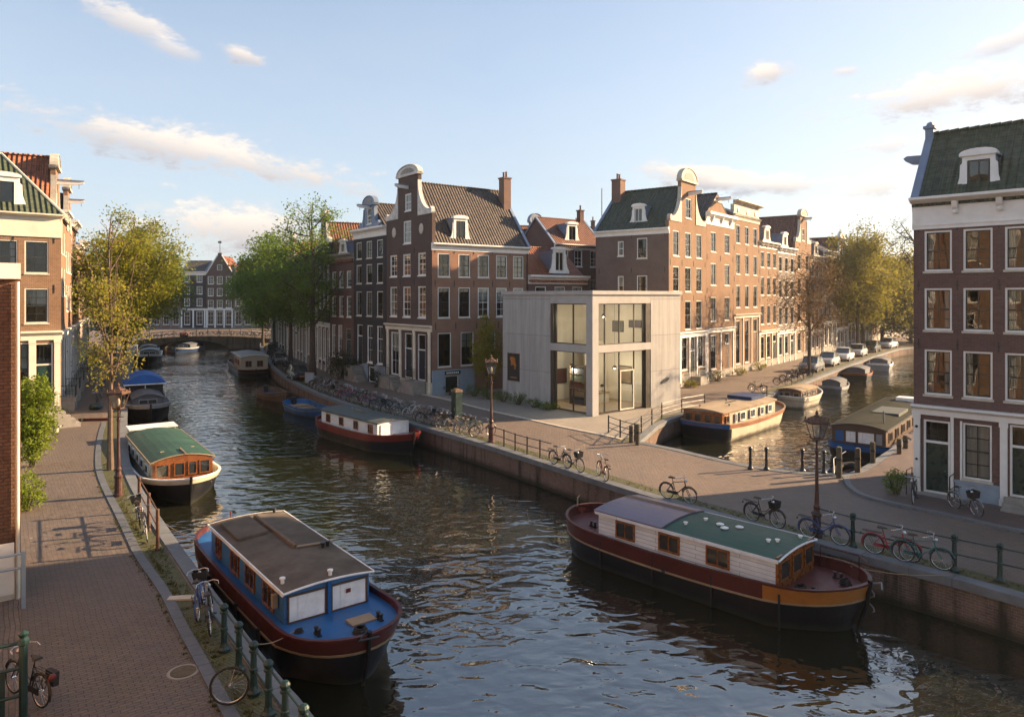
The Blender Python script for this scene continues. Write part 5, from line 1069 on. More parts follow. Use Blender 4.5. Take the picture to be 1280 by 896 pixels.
B.bollard(10.8, -.4); m = MB(); m.tube([(10.2, -.9, 1.3), (10.2, -.9, 2.2), (10.2, .9, 2.2), (10.2, .9, 1.3)], .03, 6); m.tube([(11.0, 0, 1.4), (11.0, 0, 2.7)], .04, 6); m.build('mast_frame', MT['iron'], B.root)
B = Boat('barge', 'small tan roofed launch moored behind the cream barge on the side canal', (28.5, 67.4), (23.9, 62.3), 2.7, F=.85, hull='boat_cream', strake='boat_cream', rail='boat_white', deck='tan', line='tan', rb=.34, rs=.12, bowrise=.35); B.cabin(.8, 4.8, 2.0, 1.5, 'planks_brown', 'roof_tan', camber=.15, rim='tan'); [B.window('r', 1.5+i*1.2, .95, .8, .38, 'tan', 'boat_glass', 0, .04) for i in range(3)]; [B.window('b', y, .95, .5, .38, 'tan', 'boat_glass', 0, .04) for y in (-.6, .2, .8)]
cruiser('grey tarpaulin covered boat beyond the tan roofed launch', (34.9, 75.6), (31.6, 71.2), 2.2, 'canvas_grey', 'canvas_pale', 'canvas_grey', .6)
cruiser('dark motor boat with blue canopy in front of the first parked car', (43.0, 87.4), (39.2, 82.0), 2.7, 'black', 'rust', 'canvas_grey', .75); cruiser('white motor boat farthest along the side canal', (51.6, 99), (47.9, 93.6), 2.7, 'canvas_pale', 'boat_white', 'canvas_grey', .75)
B = Boat('houseboat', 'long low black houseboat with blue band and mossy roof beside the right corner house', (30.6, 54.8), (20.3, 42.1), 3.5, F=.95, hull='black', strake='blue', rail='deep_blue', deck='iron', line='deep_blue', sh=.34, rb=.1, rs=.05, bowrise=.1, sternrise=.05, rake=.2)
B.cabin(.45, 15.6, 2.95, 1.95, 'planks_brown', 'roof_moss', camber=.2, rim='iron')
for y, w, p in ((1.05, .55, 'blue'), (.42, .62, 'boat_white'), (-.42, .95, 'boat_white'), (-1.12, .42, 'canvas_pale')): B.window('b', y, 1.05, w, .72, 'planks_brown', p, 0, .04)
for i in range(8): B.window('r', 1.6+i*1.8, 1.15, .9, .6, 'planks_brown', 'boat_glass', 1, .05)
m = MB(); m.box(5.5, -1.2, B.camb(1.2)+.0, 8.5, .4, B.camb(0)+.05); m.build('roof_sheet', MT['roof_grey'], B.roof); m = MB(); m.tube([(2.2, -1.0, 2.1), (2.2, -1.0, 2.85)], .05, 8); m.build('flue', MT['grey'], B.roof); m = MB(); m.box(12.5, -.9, B.camb(.9), 13.6, .3, B.camb(0)+.22); m.build('roof_locker', MT['boat_white'], B.roof)
# rubber dinghy tied up in front of it
D = thing('dinghy', 'black rubber dinghy tied between the piles in front of the black houseboat', 'boat', (17.9, 38.4, WZ), R(50)); m = MB()
P = [(-1.0, -.6, .25), (.5, -.62, .27), (1.15, -.4, .38), (1.4, 0, .45), (1.15, .4, .38), (.5, .62, .27), (-1.0, .6, .25)]; m.tube(P, [.2, .22, .22, .21, .22, .22, .2], 10); m.build('tube', MT['rubber'], D, smooth=True)
m = MB(); m.box(-.95, -.45, .05, .9, .45, .14); m.build('bottom', MT['rubber'], D); m = MB(); m.box(-.3, -.5, .3, -.05, .5, .34); m.build('thwart', MT['wood'], D); m = MB(); m.box(-1.25, -.13, .0, -.98, .13, .75); m.build('outboard_motor', MT['iron'], D); m = MB(); m.tube([(-.9, .3, .4), (.4, .7, .9), (1.3, .3, 1.2)], .022, 5); m.build('oar', MT['boat_white'], D)
# ------------------------------------------------------------------ the concrete gallery
def concrete_mat():
    m, nt, b = new_mat('board_concrete'); tc = node(nt, 'ShaderNodeTexCoord'); uv = tc.outputs['UV']
    t = node(nt, 'ShaderNodeTexBrick', {'Vector': uv, 'Color1': (.36, .35, .335, 1), 'Color2': (.40, .39, .37, 1), 'Mortar': (.17, .165, .16, 1), 'Scale': 1, 'Mortar Size': .018, 'Mortar Smooth': .2, 'Brick Width': 40.0, 'Row Height': 2.75})
    mp = node(nt, 'ShaderNodeMapping', {0: uv, 'Scale': (2.4, .12, 1)}); s = noisef(nt, 1, 6, .7, vec=mp.outputs[0]); f = noisef(nt, .8, 6, .7)
    c = mixc(nt, ramp(nt, s, .42, .66, 0, .6), t.outputs[0], (.20, .195, .19)); c = mixc(nt, ramp(nt, f, .5, .75, 0, .4), c, (.46, .45, .42)); nt.links.new(c, b.inputs['Base Color']); b.inputs['Roughness'].default_value = .8
    bd = node(nt, 'ShaderNodeTexBrick', {'Vector': node(nt, 'ShaderNodeMapping', {0: uv, 'Rotation': (0, 0, R(90))}).outputs[0], 'Scale': 1, 'Mortar Size': .006, 'Brick Width': 20.0, 'Row Height': .16})
    bump(nt, b, node(nt, 'ShaderNodeMath', {0: bd.outputs[1], 1: -.5, 2: s}, operation='MULTIPLY_ADD').outputs[0], .012); return m
MT['concrete'] = concrete_mat(); MT['concrete_smooth'] = pmat('concrete_smooth', (.37, .36, .345), .75, .12, 1.2, dirt=.4); MT['bronze'] = pmat('dark_bronze', (.07, .06, .05), .4, .15, metal=.4); MT['plaster'] = pmat('gallery_plaster', (.80, .72, .58), .9, .06, 1); MT['oak'] = pmat('oak_floor', (.34, .25, .16), .45, .15, 3)
GA = thing('gallery_building', 'pale board marked concrete gallery with tall corner glazing', 'building', (5.67, 50.3, 0), math.atan2(.642, .767))
# local frame: x along the right face, y inward along the left face; corner post at the origin
TOP = 8.6; LX, LY = 10.05, 10.0; gx, gy = 6.4, 4.35   # where the glazing stops on each face
m = MB(); m.box(gx, 0, 0, LX, .45, TOP-.004); m.build('right_wall', MT['concrete'], GA); m = MB(); m.box(0, gy, 0, .45, LY, TOP-.004); m.build('left_wall', MT['concrete'], GA)
m = MB(); m.box(LX-.45, .453, 0, LX, LY-.003, TOP-.004); m.build('rear_wall', MT['concrete'], GA); m = MB(); m.box(.453, LY-.45, 0, LX-.453, LY, TOP-.004); m.build('rear_wall', MT['concrete'], GA)
m = MB(); sq = lambda a, z: [(-a, -a, z), (LX+a, -a, z), (LX+a, LY+a, z), (-a, LY+a, z)]; ho = lambda z: [(1.2, 1.2, z), (7.2, 1.2, z), (7.2, 7.2, z), (1.2, 7.2, z)]; m.loft([ho(TOP), sq(.11, TOP), sq(.11, TOP+.28), ho(TOP+.28), ho(TOP)]); o = m.build('roof_slab', MT['concrete_smooth'], GA); k = MB(); k.quad(*ho(TOP+.2)); k.build('added_roof_light', MT['glass_clear'], o); k = MB(); [k.box(1.2+i*1.2-.04, 1.2, TOP+.05, 1.2+i*1.2+.04, 7.2, TOP+.19) for i in range(1, 5)]; k.build('added_roof_bars', MT['bronze'], o)  # unseen roof opening with glass and bars, added to let daylight brighten the interior
m = MB(); m.box(.0, .0, .003, .62, .62, TOP-.003); m.build('corner_column', MT['concrete_smooth'], GA)
m = MB(); m.box(.622, .0, 4.45, gx-.002, .34, 4.98); m.build('beam', MT['concrete_smooth'], GA); m = MB(); m.box(.0, .622, 4.45, .34, gy-.002, 4.98); m.build('beam', MT['concrete_smooth'], GA)
m = MB(); m.box(.622, .004, 7.95, gx-.002, .5, TOP-.006); m.build('lintel', MT['concrete_smooth'], GA); m = MB(); m.box(.004, .622, 7.95, .5, gy-.002, TOP-.006); m.build('lintel', MT['concrete_smooth'], GA)
m = MB(); m.box(gx-.55, .02, .003, gx-.003, .44, 7.947); m.build('reveal', MT['bronze'], GA); m = MB(); m.box(.02, gy-.3, .003, .44, gy-.003, 7.947); m.build('reveal', MT['bronze'], GA)
m = MB(); m.box(.45, .45, .01, LX-.453, LY-.453, .09); m.build('floor_slab', MT['oak'], GA); m = MB(); m.box(5.4, 5.4, 4.5, LX-.456, LY-.456, 4.85); m.build('upper_floor', MT['plaster'], GA)
def gpart(n, mat, *bx):
    m = MB(); m.box(*bx); return m.build(n, MT[mat], GA)
gpart('inner_wall', 'plaster', 7.2, .46, .1, 7.4, LY-.46, 8.55); gpart('inner_wall', 'plaster', .46, 7.2, .1, 7.19, 7.4, 8.55); gpart('inner_wall', 'plaster', 4.6, 5.2, .1, 7.19, 5.35, 4.3)
# glazing: right face (x) and left face (y), two storeys
def glaze(face, a, c, z0, z1, splits, door=None):
    B3 = (lambda u0, v0, w0, u1, v1, w1: (u0, v0, w0, u1, v1, w1)) if face == 'x' else (lambda u0, v0, w0, u1, v1, w1: (v0, u0, w0, v1, u1, w1))
    us = [a]+splits+[c]
    for u in us:
        m = MB(); m.box(*B3(u-.035, .20, z0, u+.035, .30, z1)); m.build('mullion', MT['bronze'], GA)
    m = MB(); m.box(*B3(a+.04, .205, z1-.07, c-.04, .295, z1)); m.build('head_frame', MT['bronze'], GA); m = MB(); m.box(*B3(a+.04, .205, z0, c-.04, .295, z0+.07)); m.build('sill_frame', MT['bronze'], GA)
    for u, v in zip(us, us[1:]):
        q = [B3(u+.03, .25, z0+.06, v-.03, .25, z1-.06)]
        P = [(u+.03, .25, z0+.06), (v-.03, .25, z0+.06), (v-.03, .25, z1-.06), (u+.03, .25, z1-.06)]
        if face != 'x': P = [(y, x, z) for x, y, z in P][::-1]
        MB().quad(*P).build('pane', MT['glass_clear'], GA)
glaze('x', .68, gx-.6, 4.98, 7.95, [1.5, 3.05, 4.7]); glaze('x', .68, gx-.6, .1, 4.45, [1.5, 3.05, 4.7]); glaze('y', .68, gy-.34, 4.98, 7.95, [2.15]); glaze('y', .68, gy-.34, .1, 4.45, [2.15])
m = MB(); m.loft(ring_rect(3.1, .11, 4.65, 3.05, .09, .16, .31)); d = m.build('door', MT['cream'], GA); m = MB(); m.tube([(4.4, .1, 1.2), (4.4, .1, 1.9)], .02, 6); m.build('handle', MT['steel'], d)
# things hanging and standing inside: pictures on the inner walls, a shelf, a desk
PC = [paint('picture_%s' % i, c, .6) for i, c in enumerate(((.05, .06, .09), (.30, .22, .14), (.12, .05, .04), (.10, .12, .10)))]
def art(face, u, z, w, h, k, at_, label):
    t = thing('framed_picture', label, 'picture', GA.matrix_world @ Vector((0, 0, 0)))
    t.location = Vector((5.67, 50.3, 0)); t.rotation_euler = GA.rotation_euler; m = MB(); c = MB()
    if face == 'x': m.box(u-w/2, at_-.06, z, u+w/2, at_-.01, z+h); c.box(u-w/2+.07, at_-.07, z+.07, u+w/2-.07, at_-.061, z+h-.07)
    else: m.box(at_-.06, u-w/2, z, at_-.01, u+w/2, z+h); c.box(at_-.07, u-w/2+.07, z+.07, at_-.061, u+w/2-.07, z+h-.07)
    m.build('picture_frame', MT['iron'], t); c.build('canvas', PC[k], t)
art('x', 1.6, 1.5, 1.0, 1.3, 0, 7.2, 'dark framed picture hanging at the left of the gallery ground floor'); art('x', 3.7, 1.4, 1.5, 1.2, 2, 7.2, 'red brown framed picture on the rear wall of the gallery ground floor')
art('y', 2.2, 6.0, 1.3, .6, 0, 7.2, 'upper of the dark pictures on the gallery upper floor, near the corner'); art('y', 4.0, 5.6, 1.2, .9, 3, 7.2, 'green grey picture deeper inside the gallery upper floor'); art('x', 2.2, 5.5, 1.0, 1.4, 1, 7.2, 'tan picture on the gallery upper floor left wall'); art('y', 3.2, 1.5, 1.3, 1.4, 1, 7.2, 'tan framed picture right of the gallery door')
SH = thing('bookshelf', 'tall dark wooden shelf just inside the gallery left window', 'shelf', (5.67, 50.3, 0), GA.rotation_euler.z); m = MB()
for y in (3.4, 5.0): m.box(2.7, y, .1, 3.08, y+.06, 3.2)
m.build('side_panel', MT['wood'], SH).name = 'side_panel'
for i in range(6): m = MB(); m.box(2.7, 3.46, .15+i*.58, 3.08, 5.0, .2+i*.58); m.build('shelf', MT['wood'], SH)
rr = random.Random(4)
for i in range(5):
    m = MB(); y = 3.5
    while y < 4.85: w = rr.uniform(.03, .08); m.box(2.74, y, .2+i*.58, 3.0, y+w, .2+i*.58+rr.uniform(.3, .48)); y += w+.004
    m.build('row_of_books', PC[i % 4], SH)
TBL = thing('desk', 'pale reception desk with lamp seen through the gallery door', 'desk', (5.67, 50.3, 0), GA.rotation_euler.z); m = MB(); m.box(3.6, 3.6, .85, 5.8, 4.4, .93); m.build('desk_top', MT['oak'], TBL); m = MB(); m.box(3.7, 3.65, .09, 5.7, 3.75, .85); m.build('front_panel', MT['plaster'], TBL); m = MB(); m.lathe([(.1, .93), (.02, .97), (.02, 1.3), (.16, 1.3), (.1, 1.5), (0, 1.5)], 10, (5.3, 4.0, 0)); m.build('desk_lamp', MT['iron'], TBL)
# poster on the left wall and slanting plate on the right wall
PO = thing('wall_poster', 'square black poster with an orange motif on the gallery left wall', 'poster', (5.67, 50.3, 0), GA.rotation_euler.z); m = MB(); m.box(-.05, 7.9, 1.75, -.002, 9.35, 3.95); m.build('poster_board', MT['iron'], PO)
m = MB(); rr = random.Random(8)
for i in range(16): a, y, z = rr.uniform(.06, .16), 8.65+rr.gauss(0, .2), 3.2+rr.gauss(0, .24); m.prism([(y+a*math.cos(k*1.05), z+a*math.sin(k*1.05)) for k in range(6)], -.062-.001*i, -.052, plane='yz')
m.build('orange_motif', MT['orange'], PO); m = MB(); m.box(-.056, 8.2, 2.0, -.051, 9.0, 2.06); m.build('caption_strip', MT['tan'], PO)
PL = thing('sign_plate', 'small slanting dark oval plate low on the gallery right wall', 'sign', (5.67, 50.3, 0), GA.rotation_euler.z); m = MB(); m.prism([(8.1+.52*math.cos(k*.3927)-.0*math.sin(k*.3927), 1.95+.15*math.sin(k*.3927)+.28*.52*math.cos(k*.3927)) for k in range(16)], -.05, -.003); m.build('plate', MT['iron'], PL)

# pendant lamps burning inside the gallery
for i, (x, y, z) in enumerate(((2.4, 2.6, 6.9), (4.6, 3.2, 6.9), (2.6, 4.6, 2.9), (5.2, 2.6, 2.9))):
    v = Matrix.Rotation(GA.rotation_euler.z, 3, 'Z') @ Vector((x, y, z)); t = thing('pendant_lamp', ('upper pendant lamp nearer the gallery corner', 'upper pendant lamp deeper in the gallery', 'lower pendant lamp behind the gallery left window', 'lower pendant lamp behind the gallery door')[i], 'lamp', (5.67+v.x, 50.3+v.y, z))
    m = MB(); m.tube([(0, 0, .2), (0, 0, 8.6-z)], .012, 5); m.build('cord', MT['iron'], t); m = MB(); m.lathe([(.20, .0), (.19, .02), (.08, .22), (0, .24)], 14); m.build('lamp_shade', MT['iron'], t)
    if 'lamp_glow' not in MT:
        g, n_, b_ = new_mat('lamp_glow'); b_.inputs['Emission Color'].default_value = (1, .80, .52, 1); b_.inputs['Emission Strength'].default_value = 6; MT['lamp_glow'] = g
    m = MB(); m.ico((0, 0, .0), .075, 2); m.build('bulb', MT['lamp_glow'], t)
    l = bpy.data.lights.new('pendant_light', 'POINT'); l.energy = 42; l.color = (1, .84, .60); l.shadow_soft_size = .12; lo = bpy.data.objects.new('pendant_light', l); COL.objects.link(lo); lo.parent = t; lo.location = (0, 0, -.16)
# ------------------------------------------------------------------ bridge, street furniture, bicycles, cars
BR = thing('bridge', 'low brick arch bridge with railings closing the main canal', 'bridge', (-68.5, 126.5, 0), math.atan2(3.5, 27)); BL = 28.0
m = MB(); n = 14; dz = lambda x: .25+.9*(1-(2*x/BL-1)**2)
for y0, y1 in ((0, .4), (6.6, 7.0)):
    pr = [(BL*i/n, dz(BL*i/n)+.02) for i in range(n, -1, -1)]
    arch = [(4.5+6.6*(1-math.cos(math.pi*i/12)), -1.5+2.05*math.sin(math.pi*i/12)) for i in range(13)]
    m.prism([(0, -2.2), (4.5, -2.2)]+arch+[(17.7, -2.2), (BL, -2.2)]+pr, y0, y1)
m.build('bridge_face', MT['quay_brick'], BR)
m = MB(); [m.loft([[(x, -.05, dz(x)-.02), (x, 7.05, dz(x)-.02), (x, 7.05, dz(x)+.14), (x, -.05, dz(x)+.14)] for x in [BL*i/n for i in range(n+1)]], 0, True)]; m.build('bridge_deck', MT['quay_brick'], BR)
m = MB(); m.loft([[(4.5+6.6*(1-math.cos(math.pi*i/12)), y, -1.5+2.05*math.sin(math.pi*i/12)) for i in range(13)] for y in (.05, 6.95)], closed=False); m.build('vault', MT['quay_brick'], BR)
for y in (.15, 6.85):
    m = MB()
    for h in (.5, 1.0): m.tube([(BL*i/n, y, dz(BL*i/n)+.12+h) for i in range(n+1)], .035, 5)
    for i in range(n+1): x = BL*i/n; m.tube([(x, y, dz(x)), (x, y, dz(x)+1.2)], .05, 6)
    m.build('bridge_railing', MT['iron_green'], BR)
FB = thing('flower_box', 'small red flower box hanging on the bridge railing', 'flower box', (-58.5, 127.55, 1.25), .13); m = MB(); m.box(-.7, -.2, 0, .7, .1, .35); m.build('box', MT['iron'], FB); m = MB(); rr = random.Random(2)
for i in range(30): m.ico((rr.uniform(-.7, .7), rr.uniform(-.25, .1), rr.uniform(.3, .75)), .13, 1)
m.build('red_flowers', MT['red'], FB)

# ---- railings: one thing each, posts and rails as parts
def railing(label, pts, h=1.0, mat='iron_green', rails=(.94, .5), r=.06, knob=True, z=0.03, ext0=0, ext1=0, pr=.024):
    P = [Vector((p[0], p[1], 0)) for p in pts]; c = P[0]; t = thing('railing', label, 'railing', (c.x, c.y, z))
    for i, p in enumerate(P):
        q = p-c; m = MB()
        if knob: m.lathe([(r*1.9, 0), (r*1.9, .05), (r*1.35, .10), (r*1.1, .16), (r, .2), (r*.92, h*.45), (r*1.15, h*.47), (r*1.15, h*.53), (r*.9, h*.55), (r*.82, h*.86), (r*1.25, h*.88), (r*1.25, h*.92), (r*.9, h*.94), (r*1.3, h*.99), (r*1.35, h*1.03), (r*.9, h*1.08), (0, h*1.1)], 12, tuple(q))
        else: m.lathe([(r*1.4, 0), (r*1.4, .04), (r, .06), (r, h), (r*.6, h+.02), (0, h+.02)], 8, tuple(q))
        m.build('post', MT[mat], t, smooth=False)
    for hz in rails:
        L = [p-c+Vector((0, 0, hz*h)) for p in P]
        if ext0: L = [L[0]+(L[0]-L[1]).normalized()*ext0]+L
        if ext1: L = L+[L[-1]+(L[-1]-L[-2]).normalized()*ext1]
        m = MB(); m.tube(L, pr, 7); m.build('rail', MT[mat], t)
    return t
lp = [G(280, 814), G(298.5, 840), G(317, 868), G(335.6, 895)]; dv = (lp[-1]-lp[-2]); lp += [lp[-1]+dv*k for k in (1, 2, 3)]
railing('dark green iron quay railing with knobbed posts on the left bank by the blue barge', lp, 1.02, r=.075, ext0=1.1)
railing('rusty iron railing with bicycles leaning on it between the two left bank boats', [G(174, 640), G(186, 664), G(197, 688)], 1.35, 'iron_rust', (.95, .55), .06, False)
railing('dark green iron quay railing with bicycles in front, lower right', [G(1021, 671), G(1066, 684), G(1193, 714.6), G(1250, 727.6), G(1330, 747)], 1.05, r=.075, ext1=2)
railing('thin black quay railing beside the middle street lamp', [G(616, 553.5), G(630, 558.5), G(644, 564), G(659, 568.5), G(675, 573)], .95, 'iron', (.95, .5), .04, False, ext1=.9)
railing('black railing along the dock edge in front of the gallery', [Vector((6.0, 44.4)), Vector((6.5, 42.9)), Vector((7.15, 41.6)), Vector((8.0, 44.2)), Vector((9.2, 47)), Vector((10.4, 49.6)), Vector((12.4, 52.2)), Vector((14.6, 54.2))], 1.05, 'iron', (.95, .6, .3), .045, False)
# bollards and rail at the closed end of the side canal
railing('three dark bollards joined by thin chains at the end of the side canal', [G(938, 586.5), G(958, 587.5), G(1003, 589.5), G(1030, 592)], 1.0, 'iron', (.9,), .075, True, pr=.014)
# wooden mooring piles
for i, (px, py, hh, lb) in enumerate(((1049, 597, 1.45, 'mossy square timber pile nearest the street lamp'), (1072, 591, 1.2, 'dark timber pile left of the black houseboat'), (1091, 579, 1.1, 'grey timber pile close to the houseboat cabin'), (1124, 569, .9, 'short dark mooring post beside the houseboat'), (1132, 562, .8, 'short dark mooring post nearest the corner house'), (797, 556, 1.2, 'weathered timber post at the dock corner by the gallery'), (789, 553, 1.0, 'second weathered timber post by the gallery dock'))):
    p = G(px, py); m = MB(); m.lathe([(.13, -.2), (.13, hh-.06), (.10, hh), (0, hh)], 9); t = thing('mooring_post', lb, 'post', (p.x, p.y, 0), .3*i); m.build('pile', MT['pile'], t); k = MB(); k.lathe([(.14, hh*.55), (.145, hh*.57), (.145, hh*.63), (.14, hh*.65)], 9); k.build('iron_band', MT['iron'], t)
# ---- crown street lamps
def lamp(label, p, H_, mat='iron_red'):
    t = thing('street_lamp', label, 'street lamp', (p.x, p.y, 0.0)); s = H_/4.6; m = MB()
    m.lathe([(a*s*.82, z*s) for a, z in ((.24, 0), (.24, .10), (.19, .14), (.17, .75), (.21, .80), (.21, .86), (.15, .92), (.125, 1.05), (.15, 1.10), (.15, 1.16), (.105, 1.22), (.075, 2.0), (.06, 3.1), (.085, 3.16), (.085, 3.22), (.05, 3.28), (.045, 3.55), (.09, 3.60), (.03, 3.66))], 14); m.build('post', MT[mat], t)
    m = MB(); m.tube([(-.22*s, 0, 3.3*s), (.22*s, 0, 3.3*s)], .018*s, 6); m.build('ladder_bar', MT[mat], t)
    a, c, z0, z1 = .15*s, .30*s, 3.66*s, 4.28*s; m = MB()
    for sx in (-1, 1):
        for sy in (-1, 1): m.tube([(sx*a, sy*a, z0), (sx*c, sy*c, z1)], .016*s, 5)
    m.loft([[(sx*w, sy*w, z) for sx, sy in ((-1, -1), (1, -1), (1, 1), (-1, 1))] for w, z in ((a+.02, z0-.02), (a+.02, z0+.03), (a-.02, z0+.03))]); m.loft([[(sx*w, sy*w, z) for sx, sy in ((-1, -1), (1, -1), (1, 1), (-1, 1))] for w, z in ((c-.02, z1-.03), (c+.03, z1-.03), (c+.045, z1+.04), (c*.62, z1+.15), (c*.4, z1+.20))], 0, True)
    m.build('lantern_frame', MT['iron_rust'] if mat == 'iron_red' else MT[mat], t)
    for (x0, y0, x1, y1) in ((-1, -1, 1, -1), (1, -1, 1, 1), (1, 1, -1, 1), (-1, 1, -1, -1)): MB().quad((x0*a, y0*a, z0+.02), (x1*a, y1*a, z0+.02), (x1*c*.97, y1*c*.97, z1-.03), (x0*c*.97, y0*c*.97, z1-.03)).build('pane', MT['lead_glass'], t)
    m = MB(); [m.lathe([(.035*s, 0), (.012*s, .05*s), (.035*s, .10*s), (0, .17*s)], 6, (sx*c, sy*c, z1+.03)) for sx, sy in ((-1, -1), (1, -1), (1, 1), (-1, 1), (0, -1), (0, 1), (1, 0), (-1, 0))]; m.lathe([(.10*s, 0), (.11*s, .05*s), (.04*s, .1*s), (.06*s, .16*s), (0, .26*s)], 8, (0, 0, z1+.19)); m.build('crown', MT['iron_rust'] if mat == 'iron_red' else MT[mat], t)
    m = MB(); m.lathe([(.02*s, 0), (.06*s, .08*s), (.07*s, .2*s), (.03*s, .3*s), (0, .31*s)], 10, (0, 0, z0+.1)); m.build('bulb', MT['boat_white'], t); return t
lamp('brown crown lantern street lamp on the left bank verge beside the green roofed houseboat', G(148, 620), 4.7); lamp('slim crown lantern lamp on the middle quay in front of the gallery', G(614, 553.5), 5.0); lamp('dark crown lantern street lamp behind the parked bicycles at the lower right', G(1021, 671), 4.35)
# ---- bicycles
BC = {}
for n, c in (('bike_black', (.014, .014, .016)), ('bike_blue', (.03, .07, .20)), ('bike_red', (.30, .02, .03)), ('bike_teal', (.02, .12, .13)), ('bike_grey', (.22, .23, .24)), ('bike_green', (.03, .09, .05)), ('bike_white', (.5, .5, .48)), ('bike_brown', (.14, .07, .04))): MT[n] = pmat(n, c, .35, .12, 5, dirt=.3)
MT['tyre'] = pmat('tyre', (.02, .019, .018), .8, .2); MT['chrome'] = pmat('chrome', (.55, .55, .56), .25, .1, metal=.9); MT['leather'] = pmat('saddle_leather', (.035, .025, .02), .6, .2)
def bike_proto(col, lo=False, basket=False, step=True, rack=True):
    key = (col, lo, basket, step, rack)
    if key in BC: return BC[key]
    wb, r = 1.08, .34; M_ = {}; n, k = (16, 4) if lo else (30, 6)
    def tb(m, *p, r=.016): m.tube(p, r, 4 if lo else 7)
    w = MB(); w.torus((0, 0, 0), r-.018, .019, n, k); M_['tyre'] = w.mesh('wheel', MT['tyre'])
    w = MB(); w.torus((0, 0, 0), r-.042, .010, n, 4); ns = 8 if lo else 18
    for i in range(ns): a = 2*math.pi*i/ns; w.tube([(0, .015*(-1)**i, 0), ((r-.04)*math.cos(a), 0, (r-.04)*math.sin(a))], .0022 if not lo else .003, 3, caps=False)
    w.tube([(0, -.05, 0), (0, .05, 0)], .022, 6); M_['rim'] = w.mesh('rim', MT['chrome'])
    f = MB(); bb = (.44, 0, .29); st = (.30, 0, .80); ht0, ht1 = (.90, 0, .70), (.865, 0, .88); rear = (0, 0, r); front = (wb, 0, r)
    tb(f, bb, st, r=.018); tb(f, bb, ht0, r=.020)
    if step: tb(f, (.40, 0, .46), (.62, 0, .52), (.885, 0, .80), r=.015)
    else: tb(f, (.315, 0, .76), ht1, r=.017)
    for s_ in (-.05, .05):
        tb(f, (.44, s_*.6, .29), (0, s_, r), r=.011); tb(f, (.31, s_*.5, .74), (0, s_, r), r=.010); tb(f, (.90, s_*.7, .69), (.97, s_, .52), (wb, s_, r), r=.013)
    tb(f, ht0, ht1, r=.024)
    for cx, a0, a1 in ((0, 20, 200), (wb, 20, 165)):   # mudguards
        f.tube([(cx+(r+.03)*math.cos(R(a0+(a1-a0)*i/8)), 0, r+(r+.03)*math.sin(R(a0+(a1-a0)*i/8))) for i in range(9)], .022, 4)
    if not lo: f.box(.0, .04, .26, .50, .055, .38)
    M_['frame'] = f.mesh('frame', MT[col])
    h = MB(); tb(h, ht1, (.845, 0, 1.04), r=.013); h.tube([(.62, -.27, 1.02), (.74, -.26, 1.06), (.85, -.14, 1.07), (.86, 0, 1.05), (.85, .14, 1.07), (.74, .26, 1.06), (.62, .27, 1.02)], .012, 4 if lo else 7); 
    if not lo: h.lathe([(.0, 0), (.055, .01), (.06, .05), (.02, .1)], 8, (.93, 0, .88))
    M_['handlebar'] = h.mesh('handlebar', MT['chrome'])
    s = MB(); tb(s, st, (.285, 0, .92), r=.013); s.loft([[(x, y*wd, z) for y, z in ((-1, .93), (-.7, .975), (.7, .975), (1, .93))] for x, wd in ((.14, .09), (.20, .10), (.28, .075), (.36, .03), (.42, .02))], 0, True); M_['saddle'] = s.mesh('saddle', MT['leather'])
    c = MB(); tb(c, (.44, -.09, .29), (.44, .07, .29), r=.02); c.torus((.44, .055, .29), .085, .008, 14, 4); tb(c, (.44, .09, .29), (.55, .09, .17), r=.01); tb(c, (.44, -.09, .29), (.33, -.09, .41), r=.01); c.box(.51, .09, .155, .60, .17, .175); c.box(.28, -.17, .40, .37, -.09, .42); M_['crank'] = c.mesh('crank', MT['iron'])
    if rack:
        k_ = MB()
        for y in (-.06, 0, .06): tb(k_, (-.34, y, .76), (.26, y, .76), r=.007)
        for y in (-.06, .06): tb(k_, (-.22, y, .76), (0, y*1.2, r), r=.007)
        k_.tube([(-.34, -.06, .76), (-.34, .06, .76)], .007, 4); k_.box(-.40, -.03, .62, -.375, .03, .68); M_['rack'] = k_.mesh('rear_rack', MT['iron'])
    if basket:
        q = MB(); q.loft([[(.98+x*w_, y*w_, z) for x, y in ((-.16, -.19), (.16, -.19), (.16, .19), (-.16, .19))] for w_, z in ((.8, .72), (1, .98), (.94, .98), (.76, .75))], 0, True); M_['basket'] = q.mesh('basket', MT['iron'])
    BC[key] = M_; return M_
def bicycle(label, p, ang, lean=.06, z=.02, group=None, sc=1.0, steer=.0, **k):
    """p = point midway between the wheels on the ground, ang = heading"""
    M_ = bike_proto(**k); c, s_ = math.cos(ang), math.sin(ang); o = .54*sc
    t = thing('bicycle', label, 'bicycle', (p[0]-c*o, p[1]-s_*o, z), 0, group); t.rotation_mode = 'ZYX' if False else 'XYZ'; t.rotation_euler = (lean, 0, ang) if False else (0, 0, 0)
    t.rotation_euler = (Matrix.Rotation(ang, 3, 'Z') @ Matrix.Rotation(lean, 3, 'X')).to_euler(); t.scale = (sc, sc, sc)
    put('frame', M_['frame'], t)
    for x in (0, 1.08): w = put('wheel', M_['tyre'], t, (x, 0, .34), (0, 0, steer if x else 0)); put('rim', M_['rim'], w)
    for n in ('handlebar', 'saddle', 'crank', 'rack', 'basket'):
        if n in M_: put({'rack': 'rear_rack'}.get(n, n), M_[n], t)
    return t
def bike2(label, a, b, lean=.06, **k):
    a, b = G(*a), G(*b); d = b-a; return bicycle(label, (a+b)/2, math.atan2(d.y, d.x), lean, **k)
bike2('teal bicycle, frontmost at the lower right railing', (1131, 703), (1176, 713), .07, col='bike_teal', step=False); bike2('red bicycle beside the teal one at the lower right railing', (1093, 693), (1137, 703), .07, col='bike_red')
